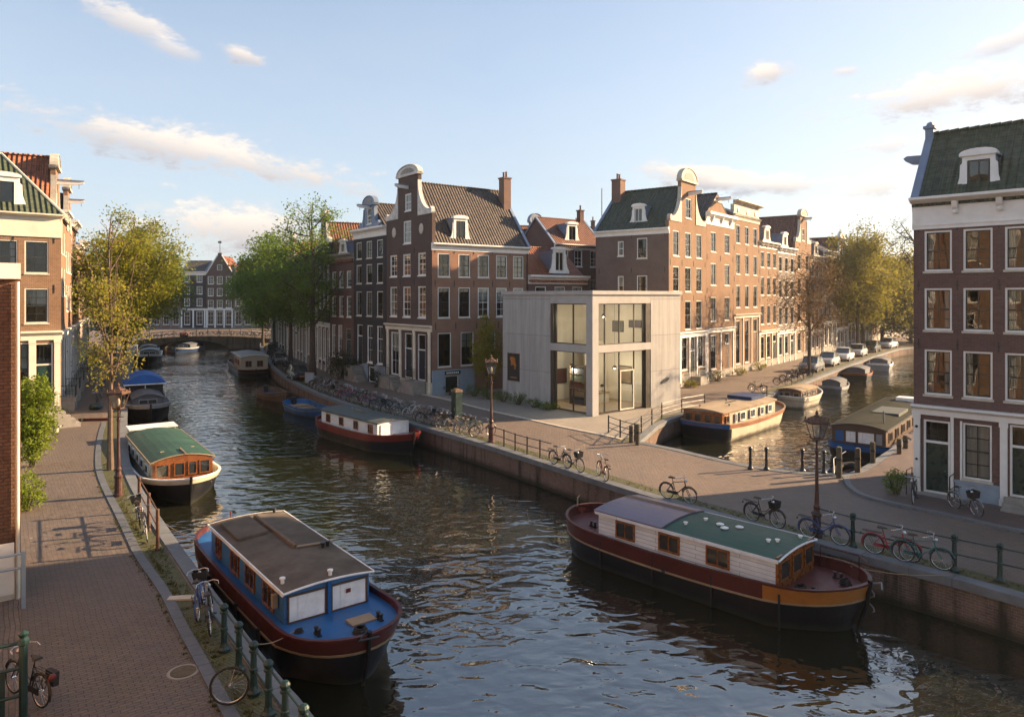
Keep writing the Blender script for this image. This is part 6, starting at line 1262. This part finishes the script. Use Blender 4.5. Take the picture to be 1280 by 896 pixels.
bike2('dark blue bicycle leaning at the foot of the lower right street lamp', (1012, 673), (1049, 682), .06, col='bike_blue'); bike2('black bicycle with front basket above the green roof of the long barge', (940, 651.5), (972.5, 661), .05, col='bike_black', basket=True)
bike2('lone black bicycle with pale handlebar behind the mauve roof of the long barge', (835, 624), (861, 630), .05, col='bike_black', step=False, rack=False); bike2('brown bicycle seen nearly end on between the pair and the lone black one', (756, 601), (749, 595.5), .1, col='bike_brown')
bike2('left bicycle of the dark pair at the end of the thin quay railing', (691, 580), (711, 586), .08, col='bike_black'); bike2('right bicycle of the dark pair at the end of the thin quay railing', (709, 585), (726, 591), .05, col='bike_grey', basket=True)
bike2('pale blue bicycle leaning on the blue plinth of the right corner house', (1198, 638), (1217, 645), .1, col='bike_grey', basket=True); bike2('black bicycle parked at the left door of the right corner house', (1146, 622), (1141, 633), .08, col='bike_black')
bike2('front one of two bicycles leaning on the left quay railing by the blue barge', (263, 802), (266, 766), -.10, col='bike_black'); bike2('rear one of two bicycles leaning on the left quay railing by the blue barge', (247, 781), (256, 752), -.10, col='bike_blue', basket=True)
bike2('front bicycle of the pair leaning on the rusty left bank railing', (186, 686), (180, 660), -.12, col='bike_grey'); bike2('rear bicycle of the pair leaning on the rusty left bank railing', (177, 668), (172, 645), -.12, col='bike_black', basket=True)
bicycle('bicycle with a red rear light behind the green gate, lower left corner', (-10.2, 15.0), R(150), .05, col='bike_black', basket=False)
m = MB(); m.ico((-.40, 0, .72), .07, 2, sc=(.6, 1.2, 1)); KIDS_ = [o for o in COL.objects if o.get('label', '').startswith('bicycle with a red rear')][0]; m.build('rear_light', MT['red'], KIDS_); m = MB(); m.box(-.34, -.17, .48, -.02, -.06, .76); m.build('pannier', MT['rubber'], KIDS_)
bicycle('dark bicycle half hidden under the hedge by the left corner house', (-26.2, 39.2), R(-60), .1, col='bike_black')
# long row of bicycles parked along the right quay
rr = random.Random(21); NR = [p for p in dense(RE, .05) if 41.9 < p.y < 66]; acc = 0; last = None; spots = []
L = 0
for a, b in zip(NR, NR[1:]):
    L += (b-a).length
    if L > .74: L = rr.uniform(-.12, .12); spots.append((b, (b-a).normalized()))
words_ = ['black', 'blue', 'red', 'teal', 'grey', 'green', 'white', 'brown']; cnt = {}; CAB = G(565, 532)
ordn = lambda n: ['', 'first', 'second', 'third', 'fourth', 'fifth', 'sixth', 'seventh', 'eighth', 'ninth', 'tenth', 'eleventh', 'twelfth', 'thirteenth', 'fourteenth', 'fifteenth'][n]
for i, (p, d) in enumerate(spots):
    if rr.random() < .10 or (p-CAB).length < 1.0: continue
    nrm = Vector((d.y, -d.x)); w_ = rr.choices(words_, (8, 4, 3, 2, 4, 2, 2, 4))[0]; cnt[w_] = cnt.get(w_, 0)+1
    pos = p+nrm*rr.uniform(.95, 1.25); ang = math.atan2(nrm.y, nrm.x)+rr.uniform(-.35, .35)+(math.pi if rr.random() < .35 else 0)
    bicycle('%s %s bicycle in the long row on the right quay, counted from the middle lamp' % (ordn(cnt[w_]), w_), pos, ang, rr.uniform(-.1, .1), col='bike_'+w_, lo=True, basket=rr.random() < .35, step=rr.random() < .6, group='bicycles parked in a row along the right quay')
NR = [p for p in dense(RE, .05) if 72 < p.y < 112]; L = 0; k_ = 0
for a, b in zip(NR, NR[1:]):
    L += (b-a).length
    if L > 1.5:
        L = rr.uniform(-.5, .5); k_ += 1; d = (b-a).normalized(); nrm = Vector((d.y, -d.x))
        bicycle('dark bicycle in the cluster under the canal trees beyond the open sloops', b+nrm*rr.uniform(1.1, 1.6), math.atan2(nrm.y, nrm.x)+rr.uniform(-.5, .5), rr.uniform(-.1, .1), col='bike_black', lo=True, basket=rr.random() < .4, group='bicycles under the canal trees')
for i in range(16):
    x = 2.5+i*1.55+rr.uniform(-.3, .3); a = BR.rotation_euler.z; q = Vector((BR.location.x+math.cos(a)*x-math.sin(a)*.75, BR.location.y+math.sin(a)*x+math.cos(a)*.75))
    bicycle('dark bicycle parked against the bridge railing', q, a+(math.pi if rr.random() < .5 else 0), rr.uniform(-.1, .1), z=dz(x)+.14, col='bike_black', lo=True, group='bicycles on the bridge')
for i, (X, Y) in enumerate(((52.5-10.2, 93-6.5), (27.2, 70.2), (28.4, 71.7), (29.0, 73.2), (30.4, 74.4), (31.2, 76.2), (21.6, 62.8))):
    bicycle(('%s bicycle counted from the cream barge along the side canal verge' % ordn(i+1)), Vector((X, Y)) if i else Vector((25.6, 67.6)), R(-35+rr.uniform(-25, 25)), .05, col='bike_black', lo=True, group='bicycles along the side canal verge')
for i, p in enumerate(((122.5, 508), (126, 497), (129, 484))):
    q = G(*p); bicycle(('nearest', 'middle', 'farthest')[i]+' of three bicycles leaning by the left bank trees beyond the sapling', q, R(118+i*6), -.1, col=('bike_black', 'bike_grey', 'bike_blue')[i], lo=True)
# lone wheel locked by the kerb
q = G(287, 883); WH = thing('lone_bicycle', 'lone bicycle wheel standing on the kerb strip at the lower left', 'bicycle wheel', (q.x, q.y, .035), R(14)); m = MB(); m.torus((0, 0, .40), .375, .024, 36, 8); m.build('tyre', MT['tyre'], WH); m = MB(); m.torus((0, 0, .40), .345, .012, 36, 5)
for i in range(20): a = 2*math.pi*i/20; m.tube([(0, .02*(-1)**i, .4), (.34*math.cos(a), 0, .4+.34*math.sin(a))], .0022, 3, caps=False)
m.tube([(0, -.05, .4), (0, .05, .4)], .025, 8); m.tube([(0, .04, .4), (.10, .04, .72)], .014, 6); m.build('rim', MT['chrome'], WH)
# ---- parked cars
def car_proto(col):
    M_ = {}; m = MB(); st = [(-2.0, .62, .42, .72), (-1.9, .80, .28, .80), (-1.3, .86, .24, .88), (0, .88, .24, .92), (1.1, .87, .24, .90), (1.75, .82, .26, .80), (2.0, .70, .36, .66)]
    m.loft([[(x, -w, z0), (x, -w*1.02, (z0+z1)/2), (x, -w*.93, z1), (x, w*.93, z1), (x, w*1.02, (z0+z1)/2), (x, w, z0)] for x, w, z0, z1 in st], 0, True); M_['body'] = m.mesh('body', MT[col])
    m = MB(); m.loft([[(x, -w, .86), (x+dx, -w*.82, z), (x+dx, w*.82, z), (x, w, .86)] for x, w, dx, z in ((-1.75, .74, .0, .9), (-1.55, .78, .25, 1.36), (0, .80, 0, 1.46), (.35, .80, -.1, 1.42), (1.15, .76, 0, .9))], 0, True); M_['window'] = m.mesh('cabin_window', MT['boat_glass'])
    m = MB(); m.loft([[(x, -w, z), (x, 0, z+.04), (x, w, z), (x, 0, z-.03)] for x, w, z in ((-1.35, .60, 1.37), (-.6, .66, 1.46), (.1, .66, 1.47), (.35, .62, 1.43))], 0, True); M_['roof'] = m.mesh('roof', MT[col])
    m = MB(); m.tube([(0, -.1, 0), (0, .1, 0)], .31, 14); M_['wheel'] = m.mesh('wheel', MT['tyre']); m = MB(); m.tube([(0, -.11, 0), (0, .11, 0)], .19, 10); M_['hub'] = m.mesh('rim', MT['chrome'])
    m = MB(); m.ico((0, 0, 0), .14, 2, sc=(.5, 1.2, .7)); M_['headlight'] = m.mesh('headlight', MT['boat_white'])
    m = MB(); m.box(-.02, -.26, -.06, .02, .26, .06); M_['plate'] = m.mesh('number_plate', MT['orange']); return M_
CP = {}
def car(label, p, ang, col, sc=1.0):
    if col not in CP: CP[col] = car_proto(col)
    M_ = CP[col]; t = thing('parked_car', label, 'car', (p[0], p[1], .01), ang, None); t.scale = (sc, sc, sc)
    put('body', M_['body'], t); put('cabin_window', M_['window'], t); put('roof', M_['roof'], t)
    for x in (-1.25, 1.3):
        for y in (-.78, .78): put('rim', M_['hub'], put('wheel', M_['wheel'], t, (x, y, .31)))
    for y in (-.58, .58): put('headlight', M_['headlight'], t, (1.9, y, .62))
    put('number_plate', M_['plate'], t, (2.0, 0, .45)); return t
for n, c in (('car_silver', (.42, .43, .45)), ('car_white', (.66, .66, .66)), ('car_dark', (.03, .035, .045)), ('car_grey', (.14, .15, .16))): MT[n] = pmat(n, c, .22, .05, 2, dirt=.15)
CWn = [p for p in dense(CW2, .1)]; CWo = offs(CWn, 2.1); CL_ = [('car_grey', 'grey parked car nearest on the side canal quay'), ('car_silver', 'silver parked car second on the side canal quay'), ('car_white', 'white parked car third on the side canal quay'), ('car_silver', 'silver parked car fourth on the side canal quay'), ('car_dark', 'dark parked car fifth on the side canal quay'), ('car_white', 'white parked car sixth on the side canal quay')]
for i, (c, lb) in enumerate(CL_):
    Yt = (81, 87.5, 94.5, 101.5, 109, 117)[i]; j = min(range(len(CWo)), key=lambda k: abs(CWo[k].y-Yt)); d = (CWn[j+1]-CWn[j]).normalized(); car(lb, CWo[j], math.atan2(-d.y, -d.x), c, 1.15)
car('dark car parked under the canal trees beside the pale sign board', (-21.9, 73.2), R(-62), 'car_dark'); car('grey car parked under the trees farther along the main canal', (-28.9, 89), R(-66), 'car_grey'); car('dark car parked beyond the big canal tree near the bridge', (-35.5, 106), R(110), 'car_dark'); car('white car parked near the bridge end on the main canal', (-37.5, 112.5), R(110), 'car_white')
SC = thing('covered_scooter', 'small scooter under a red cover in the street behind the trees', 'scooter', (*G(372, 433), 0), R(70)); m = MB(); m.loft([[(x, y*w, z*h+.15) for y, z in ((-1, 0), (-.9, .6), (-.35, 1), (.35, 1), (.9, .6), (1, 0))] for x, w, h in ((-.85, .18, .5), (-.5, .34, .8), (.1, .34, .78), (.45, .42, 1.05), (.85, .16, .6))], 0, True); m.build('cover', MT['red'], SC); m = MB(); m.torus((-.6, 0, .22), .2, .05, 14, 6); m.torus((.65, 0, .22), .2, .05, 14, 6); m.build('wheels', MT['tyre'], SC).name = 'wheel'
# pale sign board, street cabinet, small things
SB = thing('sign_board', 'pale standing sign board on the quay above the brown sloop', 'sign board', (*G(387, 482), 0), R(-28)); m = MB(); m.box(-.55, -.05, .25, .55, .05, 1.25); m.build('board', MT['canvas_pale'], SB); m = MB(); m.box(-.45, -.056, .5, .45, -.05, 1.1); m.build('panel', MT['plinth_blue'], SB); [MB().box(x-.04, -.04, 0, x+.04, .04, .25).build('leg', MT['iron'], SB) for x in (-.45, .45)]
CB = thing('street_cabinet', 'dark green metal street cabinet on the right quay amid the bicycles', 'cabinet', (CAB.x+.3, CAB.y+.15, 0), R(-54)); m = MB(); m.box(-.28, -.25, .0, .28, .25, 2.2); m.build('cabinet_body', MT['iron_green'], CB); m = MB(); m.box(-.31, -.28, 2.2, .31, .28, 2.34); m.box(-.18, -.15, 2.34, .18, .15, 2.41); m.build('cabinet_top', MT['wood'], CB); m = MB(); m.box(-.24, -.27, .15, .24, -.252, 2.05); d_ = m.build('cabinet_door', MT['iron_green'], CB); m = MB(); m.tube([(.17, -.28, 1.0), (.17, -.28, 1.2)], .015, 6); m.build('handle', MT['steel'], d_)
BG = thing('rubbish_bag', 'dark bundle lying on the left street beyond the sapling', 'bag', (*G(119.5, 512), 0)); m = MB(); m.ico((0, 0, .22), .42, 3, jit=.5, sc=(1, .8, .6)); m.build('bag', MT['iron_green'], BG, smooth=True); m = MB(); m.lathe([(.05, .38), (.09, .5), (0, .52)], 8); m.build('tied_neck', MT['iron_green'], BG)
TB_ = thing('traffic_bar', 'low dark bar with red stripe lying on the left street', 'bar', (*G(117.5, 526), 0), R(8)); m = MB(); m.box(-.75, -.1, 0, .95, .1, .18); m.build('bar', MT['dark_red'], TB_); m = MB(); m.lathe([(.22, 0), (.2, .18), (0, .2)], 10, (-.8, 0, 0)); m.build('end_block', MT['rubber'], TB_)
# left edge: pale stoop fence, green gate
FN = thing('stoop_fence', 'pale green tubular fence with white panel at the left edge', 'fence', (-13.3, 19.45, 0), math.atan2(.594, .804)); m = MB()
for z in (1.12, 1.5): m.tube([(-4, 0, z), (0, 0, z)], .035, 7)
m.build('rail', MT['plinth_blue'], FN)
for x in (0, -1.9): m = MB(); m.box(x-.05, -.05, 0, x+.05, .05, 1.56); m.build('post', MT['plinth_blue'], FN)
m = MB(); m.box(-.75, .3, .35, -.2, .34, 1.75); m.build('white_panel', MT['white'], FN)
GT = thing('stoop_gate', 'dark green iron gate and stoop rail in the lower left corner', 'gate', (-9.75, 14.25, 0), math.atan2(.5, .866)); 
m = MB(); m.lathe([(.11, 0), (.11, .1), (.075, .14), (.075, 1.55), (.11, 1.58), (.11, 1.66), (.06, 1.7), (.1, 1.78), (0, 1.85)], 10); m.build('post', MT['iron_green'], GT)
m = MB(); [m.tube([(-3.2, 0, z), (0, 0, z)], .035, 7) for z in (.55, 1.1, 1.6)]; m.build('rail', MT['iron_green'], GT); m = MB(); m.box(-3.2, .02, .1, -.3, .05, 1.05); m.build('panel', MT['iron_green'], GT); m = MB(); m.tube([(-.75, -.02, 1.6), (-.62, -.05, .1)], .02, 6); m.build('brace', MT['iron'], GT)
PT = thing('planter', 'dark potted shrub beside the stoop of the left corner house', 'potted plant', (*G(78, 533), 0)); m = MB(); m.lathe([(.22, 0), (.3, .4), (.26, .4), (.2, .3), (0, .3)], 12); m.build('pot', MT['iron'], PT)
m = MB(); m.box(-.55, -.13, 0, .35, .13, .05); BX = thing('broken_plank', 'pale plank lying on the verge beside the left railing bicycles', 'plank', (*G(236, 748), .01), R(8)); m.build('plank', MT['sandstone'], BX)
BN = thing('bench', 'low pale stone bench in front of the left corner house', 'bench', (*G(52, 541), 0), R(12)); m = MB(); m.box(-1.1, -.22, .34, 1.1, .22, .44); m.build('seat', MT['plinth_stone'], BN); [MB().box(x-.1, -.18, 0, x+.1, .18, .34).build('leg', MT['plinth_stone'], BN) for x in (-.8, .8)]

q = G(229, 839); MH = thing('manhole_cover', 'round worn manhole cover in the left street near the kerb', 'manhole cover', (q.x, q.y, .0)); m = MB(); m.lathe([(.27, 0), (.27, .012), (.25, .014), (.24, .009), (0, .009)], 22); m.build('cover', MT['pile'], MH); m = MB(); m.torus((0, 0, .004), .31, .035, 24, 4, axis='z'); m.v = [(x, y, min(z, .010)) for x, y, z in m.v]; m.build('surround', MT['plinth_stone'], MH)
# ------------------------------------------------------------------ trees and plants
LM = {'yellow': leaf_mat('leaf_yellow_green', (.21, .225, .024), (.28, .265, .03), (.13, .18, .022), .55), 'green': leaf_mat('leaf_green', (.10, .19, .04), (.15, .235, .045), (.19, .24, .05), .55),
      'olive': leaf_mat('leaf_olive', (.18, .17, .03), (.23, .20, .042), (.13, .14, .03), .55), 'bud': leaf_mat('leaf_bud', (.12, .075, .04), (.17, .11, .05), (.09, .055, .03), .4), 'gold': leaf_mat('leaf_gold', (.30, .28, .05), (.36, .32, .065), (.22, .23, .045), .55),
      'hedge': leaf_mat('leaf_hedge', (.14, .21, .02), (.20, .26, .03), (.22, .26, .03), .45), 'dark': leaf_mat('leaf_dark', (.014, .032, .012), (.025, .05, .016), (.035, .06, .02), .3)}
def leaves(m, c, n, sig, size, rnd, sq=.75, mi=0):
    for _ in range(n):
        p = Vector((c[0]+rnd.gauss(0, sig), c[1]+rnd.gauss(0, sig), c[2]+rnd.gauss(0, sig*sq)))
        a = Vector((rnd.gauss(0, 1), rnd.gauss(0, 1), rnd.gauss(0, .7))).normalized(); b = a.cross(Vector((rnd.gauss(0, 1), rnd.gauss(0, 1), rnd.gauss(0, 1)))).normalized()
        l = size*rnd.uniform(.6, 1.3); w = l*.5
        m.add((p-a*l*.5, p+b*w*.5, p+a*l*.5, p-b*w*.5), ((0, 1, 2, 3),), mi)
def tree(label, base, Ht, Rx, cz0, mat, n_cl=110, n_lf=70, size=.3, tr=.22, seed=0, name='canal_tree', fork=.35, sig=.5, bark='bark', gap=.05, top=1.0, sparse_top=0, lean=(0, 0), z=0.0, clean=0, cat='tree', group=None, twig=.02, shape=1.0):
    rnd = random.Random(seed); t = thing(name, label, cat, (base[0], base[1], z), 0, group); wood = MB(); crown = MB()
    zc = (cz0+Ht)/2; rz = (Ht-cz0)/2
    tip = Vector((lean[0], lean[1], Ht*.93)); tp = []
    for i in range(9):
        s = i/8; tp.append(Vector((tip.x*s**1.5+.12*math.sin(i*1.3+seed)*s, tip.y*s**1.5+.12*math.cos(i*1.7+seed)*s, tip.z*s)))
    wood.tube(tp, [tr*(1.25 if i == 0 else 1)*(1-.9*i/8)+.012 for i in range(9)], 8)
    limbs = []; nl = 15
    for i in range(nl):
        s = fork+(.92-fork)*(i+.5)/nl; k = min(7, int(s*8)); p0 = tp[k].lerp(tp[k+1], s*8-k); a = i*2.4+rnd.uniform(-.4, .4); zt = p0.z+(Ht-p0.z)*rnd.uniform(.25, .65)
        rr_ = Rx*math.sqrt(max(.05, 1-((zt-zc)/rz)**2))*rnd.uniform(.6, .9); e = Vector((lean[0]*s+rr_*math.cos(a), lean[1]*s+rr_*math.sin(a), min(zt, Ht*.98))); mid = p0.lerp(e, .5)+Vector((0, 0, -.08*(e-p0).length)); P = [p0, p0.lerp(mid, .6), mid.lerp(e, .25), mid.lerp(e, .65), e]
        r0 = tr*(.45-.25*s); wood.tube(P, [r0, r0*.8, r0*.6, r0*.38, r0*.15+.008], 6, caps=False); limbs.append(P)
    allp = [q for P in limbs for q in P[1:]]+tp[4:]; made = 0; tries = 0
    while made < n_cl and tries < n_cl*30:
        tries += 1; u = Vector((rnd.gauss(0, 1), rnd.gauss(0, 1), rnd.gauss(0, 1))).normalized()*rnd.random()**.42
        zz = u.z; w_ = (1-.35*max(0, zz)*shape) * (1.0 if zz > -.6 else .8); c = Vector((lean[0]*.5*(1+zz)+u.x*Rx*w_, lean[1]*.5*(1+zz)+u.y*Rx*w_, zc+zz*rz))
        if noise.noise(c*(1.9/Rx)+Vector((seed*3.1, 0, 0))) < gap-.12: continue
        if sparse_top and c.z > cz0+(Ht-cz0)*.55 and rnd.random() < sparse_top: continue
        near = min(allp, key=lambda q: (q-c).length_squared); q = near.lerp(c, .55)+Vector((0, 0, .12*(c-near).length)); wood.tube([near, q, c], [twig*1.4, twig, twig*.35], 4, caps=False)
        for _ in range(2): e = c+Vector((rnd.gauss(0, sig), rnd.gauss(0, sig), rnd.gauss(.2, sig*.8))); wood.tube([q, e], [twig*.6, twig*.2], 3, caps=False)
        leaves(crown, c, int(n_lf*rnd.uniform(.5, 1.4)), sig*rnd.uniform(.7, 1.25), size, rnd); made += 1
    wood.build('trunk', MT[bark], t); crown.build('crown', LM[mat], t); return t
def shrub(label, p, rx, ry, h, mat, n=900, size=.09, seed=1, name='shrub', z=0.0, cat='shrub', stems=7, z0=.0):
    rnd = random.Random(seed); t = thing(name, label, cat, (p[0], p[1], z)); m = MB(); w = MB()
    for i in range(stems): a = i*2.4; w.tube([(0.1*math.cos(a), .1*math.sin(a), 0), (rx*.5*math.cos(a), ry*.5*math.sin(a), h*.55+z0), (rx*.8*math.cos(a), ry*.8*math.sin(a), h*.8+z0)], [.03, .018, .006], 5)
    k = max(10, n//28)
    for _ in range(k):
        u = Vector((rnd.gauss(0, 1), rnd.gauss(0, 1), rnd.gauss(0, 1))).normalized()*rnd.random()**.36; c = (u.x*rx, u.y*ry, z0+h*.52+u.z*h*.47)
        leaves(m, c, 28, min(rx, ry, h)*.14, size, rnd, 1)
    w.build('stem', MT['bark'], t); m.build('foliage', LM[mat], t); return t
# left bank
tree('slender golden budding sapling directly behind the left street lamp', G(138, 587), 13.4, 1.75, 4.0, 'gold', 105, 34, .15, .13, 3, 'sapling', .3, .30, 'bark_light', .02, sparse_top=.93, twig=.016)
tree('big yellow green tree on the left bank, nearest beyond the sapling', G(140, 478), 17.2, 5.2, 4.0, 'yellow', 200, 95, .30, .26, 5, sig=.72, gap=.05, lean=(2.2, 0))
tree('yellow green tree on the left bank behind the blue tarpaulin boat', G(153, 452), 18.5, 6.2, 4.0, 'yellow', 190, 90, .36, .28, 9, sig=.8, gap=.05, lean=(3.5, 0))
tree('green tree on the left bank overhanging the water before the bridge', (-56.0, 103), 15.5, 7.0, 3.0, 'green', 200, 95, .40, .28, 12, sig=.85, gap=.02, lean=(5.5, 0))
tree('green tree farthest along the left bank at the bridge', (-66, 118), 16.0, 6.5, 3.0, 'green', 150, 90, .45, .28, 15, sig=.9, gap=.02)
# centre
tree('tallest tree on the main canal, its trunk beside the pale sign board', (-21.5, 77.0), 19.8, 5.6, 5.0, 'green', 190, 60, .28, .34, 21, fork=.25, sig=.55, gap=.12, sparse_top=.3)
tree('broad green canal tree second beyond the pale sign board', (-28.2, 91), 17.0, 5.6, 4.4, 'green', 150, 75, .36, .26, 24, sig=.85, gap=.02)
tree('broad green canal tree third beyond the pale sign board', (-35.6, 107), 17.5, 6.2, 4.0, 'green', 180, 90, .42, .26, 27, sig=.9, gap=.02)
tree('green canal tree next to the bridge on the right side', (-42.2, 121), 15.5, 5.6, 4.0, 'green', 150, 90, .45, .24, 30, sig=.9, gap=.02)
tree('small young golden tree between the brick corner house and the gallery', (-2.1, 60.4), 6.9, 1.4, .8, 'gold', 150, 55, .16, .07, 33, 'young_tree', .2, .26, gap=-.2, twig=.012)
# side canal
tree('bare reddish budding tree on the side canal quay behind the launch', (31.7, 76.2), 13.6, 4.3, 3.6, 'bud', 230, 42, .17, .20, 36, sig=.6, bark='bark', gap=-.05, twig=.026)
tree('tall yellow green tree over the parked cars on the side canal', (52.3, 108), 19.5, 5.2, 4.0, 'olive', 200, 85, .38, .30, 39, sig=.8, gap=.05)
tree('olive tree farther along the side canal behind the tall yellow one', (57.5, 117), 18, 5.5, 2.5, 'olive', 150, 85, .5, .3, 42, sig=.9, gap=.03)
tree('bare branched tree leaning over the water beside the right corner house', (44.0, 66.5), 16.5, 4.6, 5.0, 'olive', 130, 22, .20, .26, 45, sig=.6, gap=.0, lean=(-7.2, 1.0), fork=.2, twig=.035)
tree('golden tree at the bend closing the side canal', (63.5, 122.5), 16, 6, 2, 'olive', 150, 80, .55, .3, 48, sig=1.0, gap=.02); tree('hazy tree at the far end of the side canal', (72, 129), 17, 7, 1.5, 'olive', 150, 80, .65, .3, 51, sig=1.1, gap=.0); tree('second hazy tree at the far end of the side canal', (81, 132), 17, 7, 1.5, 'olive', 150, 80, .7, .3, 54, sig=1.2, gap=.0)
# plants
shrub('tall yellow green hedge bush beside the near left brick house', (-23.9, 35.6), 1.0, 1.0, 4.6, 'hedge', 9000, .15, 2, 'hedge_bush'); shrub('small yellow green bush at the foot of the near left brick house', (-19.3, 28.4), .7, .7, 1.5, 'hedge', 2600, .10, 3)
shrub('dense green bush beside the left door of the right corner house', G(1128, 622)+Vector((-.1, .3)), .55, .5, 1.05, 'green', 1800, .07, 4, z=.085)
shrub('round dark green bush before the brown house on the main canal', G(424, 474), 1.3, 1.3, 2.9, 'dark', 2400, .14, 5); shrub('smaller dark bush beside the black house stoop', G(441, 475), .9, .9, 2.5, 'dark', 1500, .14, 6); shrub('dark shrub at the black house basement door', G(470, 484), .6, .6, 1.7, 'dark', 900, .11, 7)
for i, p in enumerate(((-3.2, 60.6), (-1.9, 58.7), (-.7, 57.4), (.5, 55.9), (1.7, 54.5), (2.7, 53.2))): shrub('%s low green plant along the gallery left wall, counted from the brick house' % ordn(i+1), p, .85, .6, .95 if i < 4 else .6, 'green', 900, .09, 10+i, 'border_plant', cat='plant')
for i, (q, h) in enumerate((((16.5, 66.5), .7), ((20.5, 71.5), 1.1), ((24.3, 76.4), .9), ((28.5, 82), 1.0))): shrub('%s low shrub by the stoops of the sunlit row, counted from the gallery' % ordn(i+1), q, .9, .7, h, 'olive', 800, .11, 30+i)
shrub('dark ivy plant at the stoop of the blue plinth corner house', (-5.2, 61.2), .7, .6, .9, 'dark', 800, .1, 40); shrub('dark foliage of the potted shrub', G(78, 533), .45, .45, .9, 'dark', 700, .08, 41, z=.3)
# mass of trees behind the far roofs, reading as one wood
rnd = random.Random(77); m = MB()
for i in range(46):
    X = 120+i*9+rnd.uniform(-6, 6); Y = 330+rnd.uniform(-30, 60); h = rnd.uniform(8, 15)
    for _ in range(7): leaves(m, (X+rnd.gauss(0, 4), Y+rnd.gauss(0, 4), h*.55+rnd.gauss(0, 2.5)), 60, 2.2, 1.6, rnd)
tag(m.build('distant_trees', LM['olive']), 'distant trees closing the horizon beyond the side canal', kind='stuff')
# ------------------------------------------------------------------ haze: the air between the camera and the far houses
m_ = bpy.data.materials.new('haze_air'); m_.use_nodes = True; nt_ = m_.node_tree; nt_.nodes.clear()
v_ = nt_.nodes.new('ShaderNodeVolumePrincipled'); v_.inputs['Color'].default_value = (.93, .95, 1, 1); v_.inputs['Density'].default_value = .0003; v_.inputs['Anisotropy'].default_value = .72
o_ = nt_.nodes.new('ShaderNodeOutputMaterial'); nt_.links.new(v_.outputs[0], o_.inputs['Volume'])
tag(MB().box(-700, -420, -3.4, 800, 900, 32).build('haze', m_), 'thin evening haze over the canals', kind='stuff')
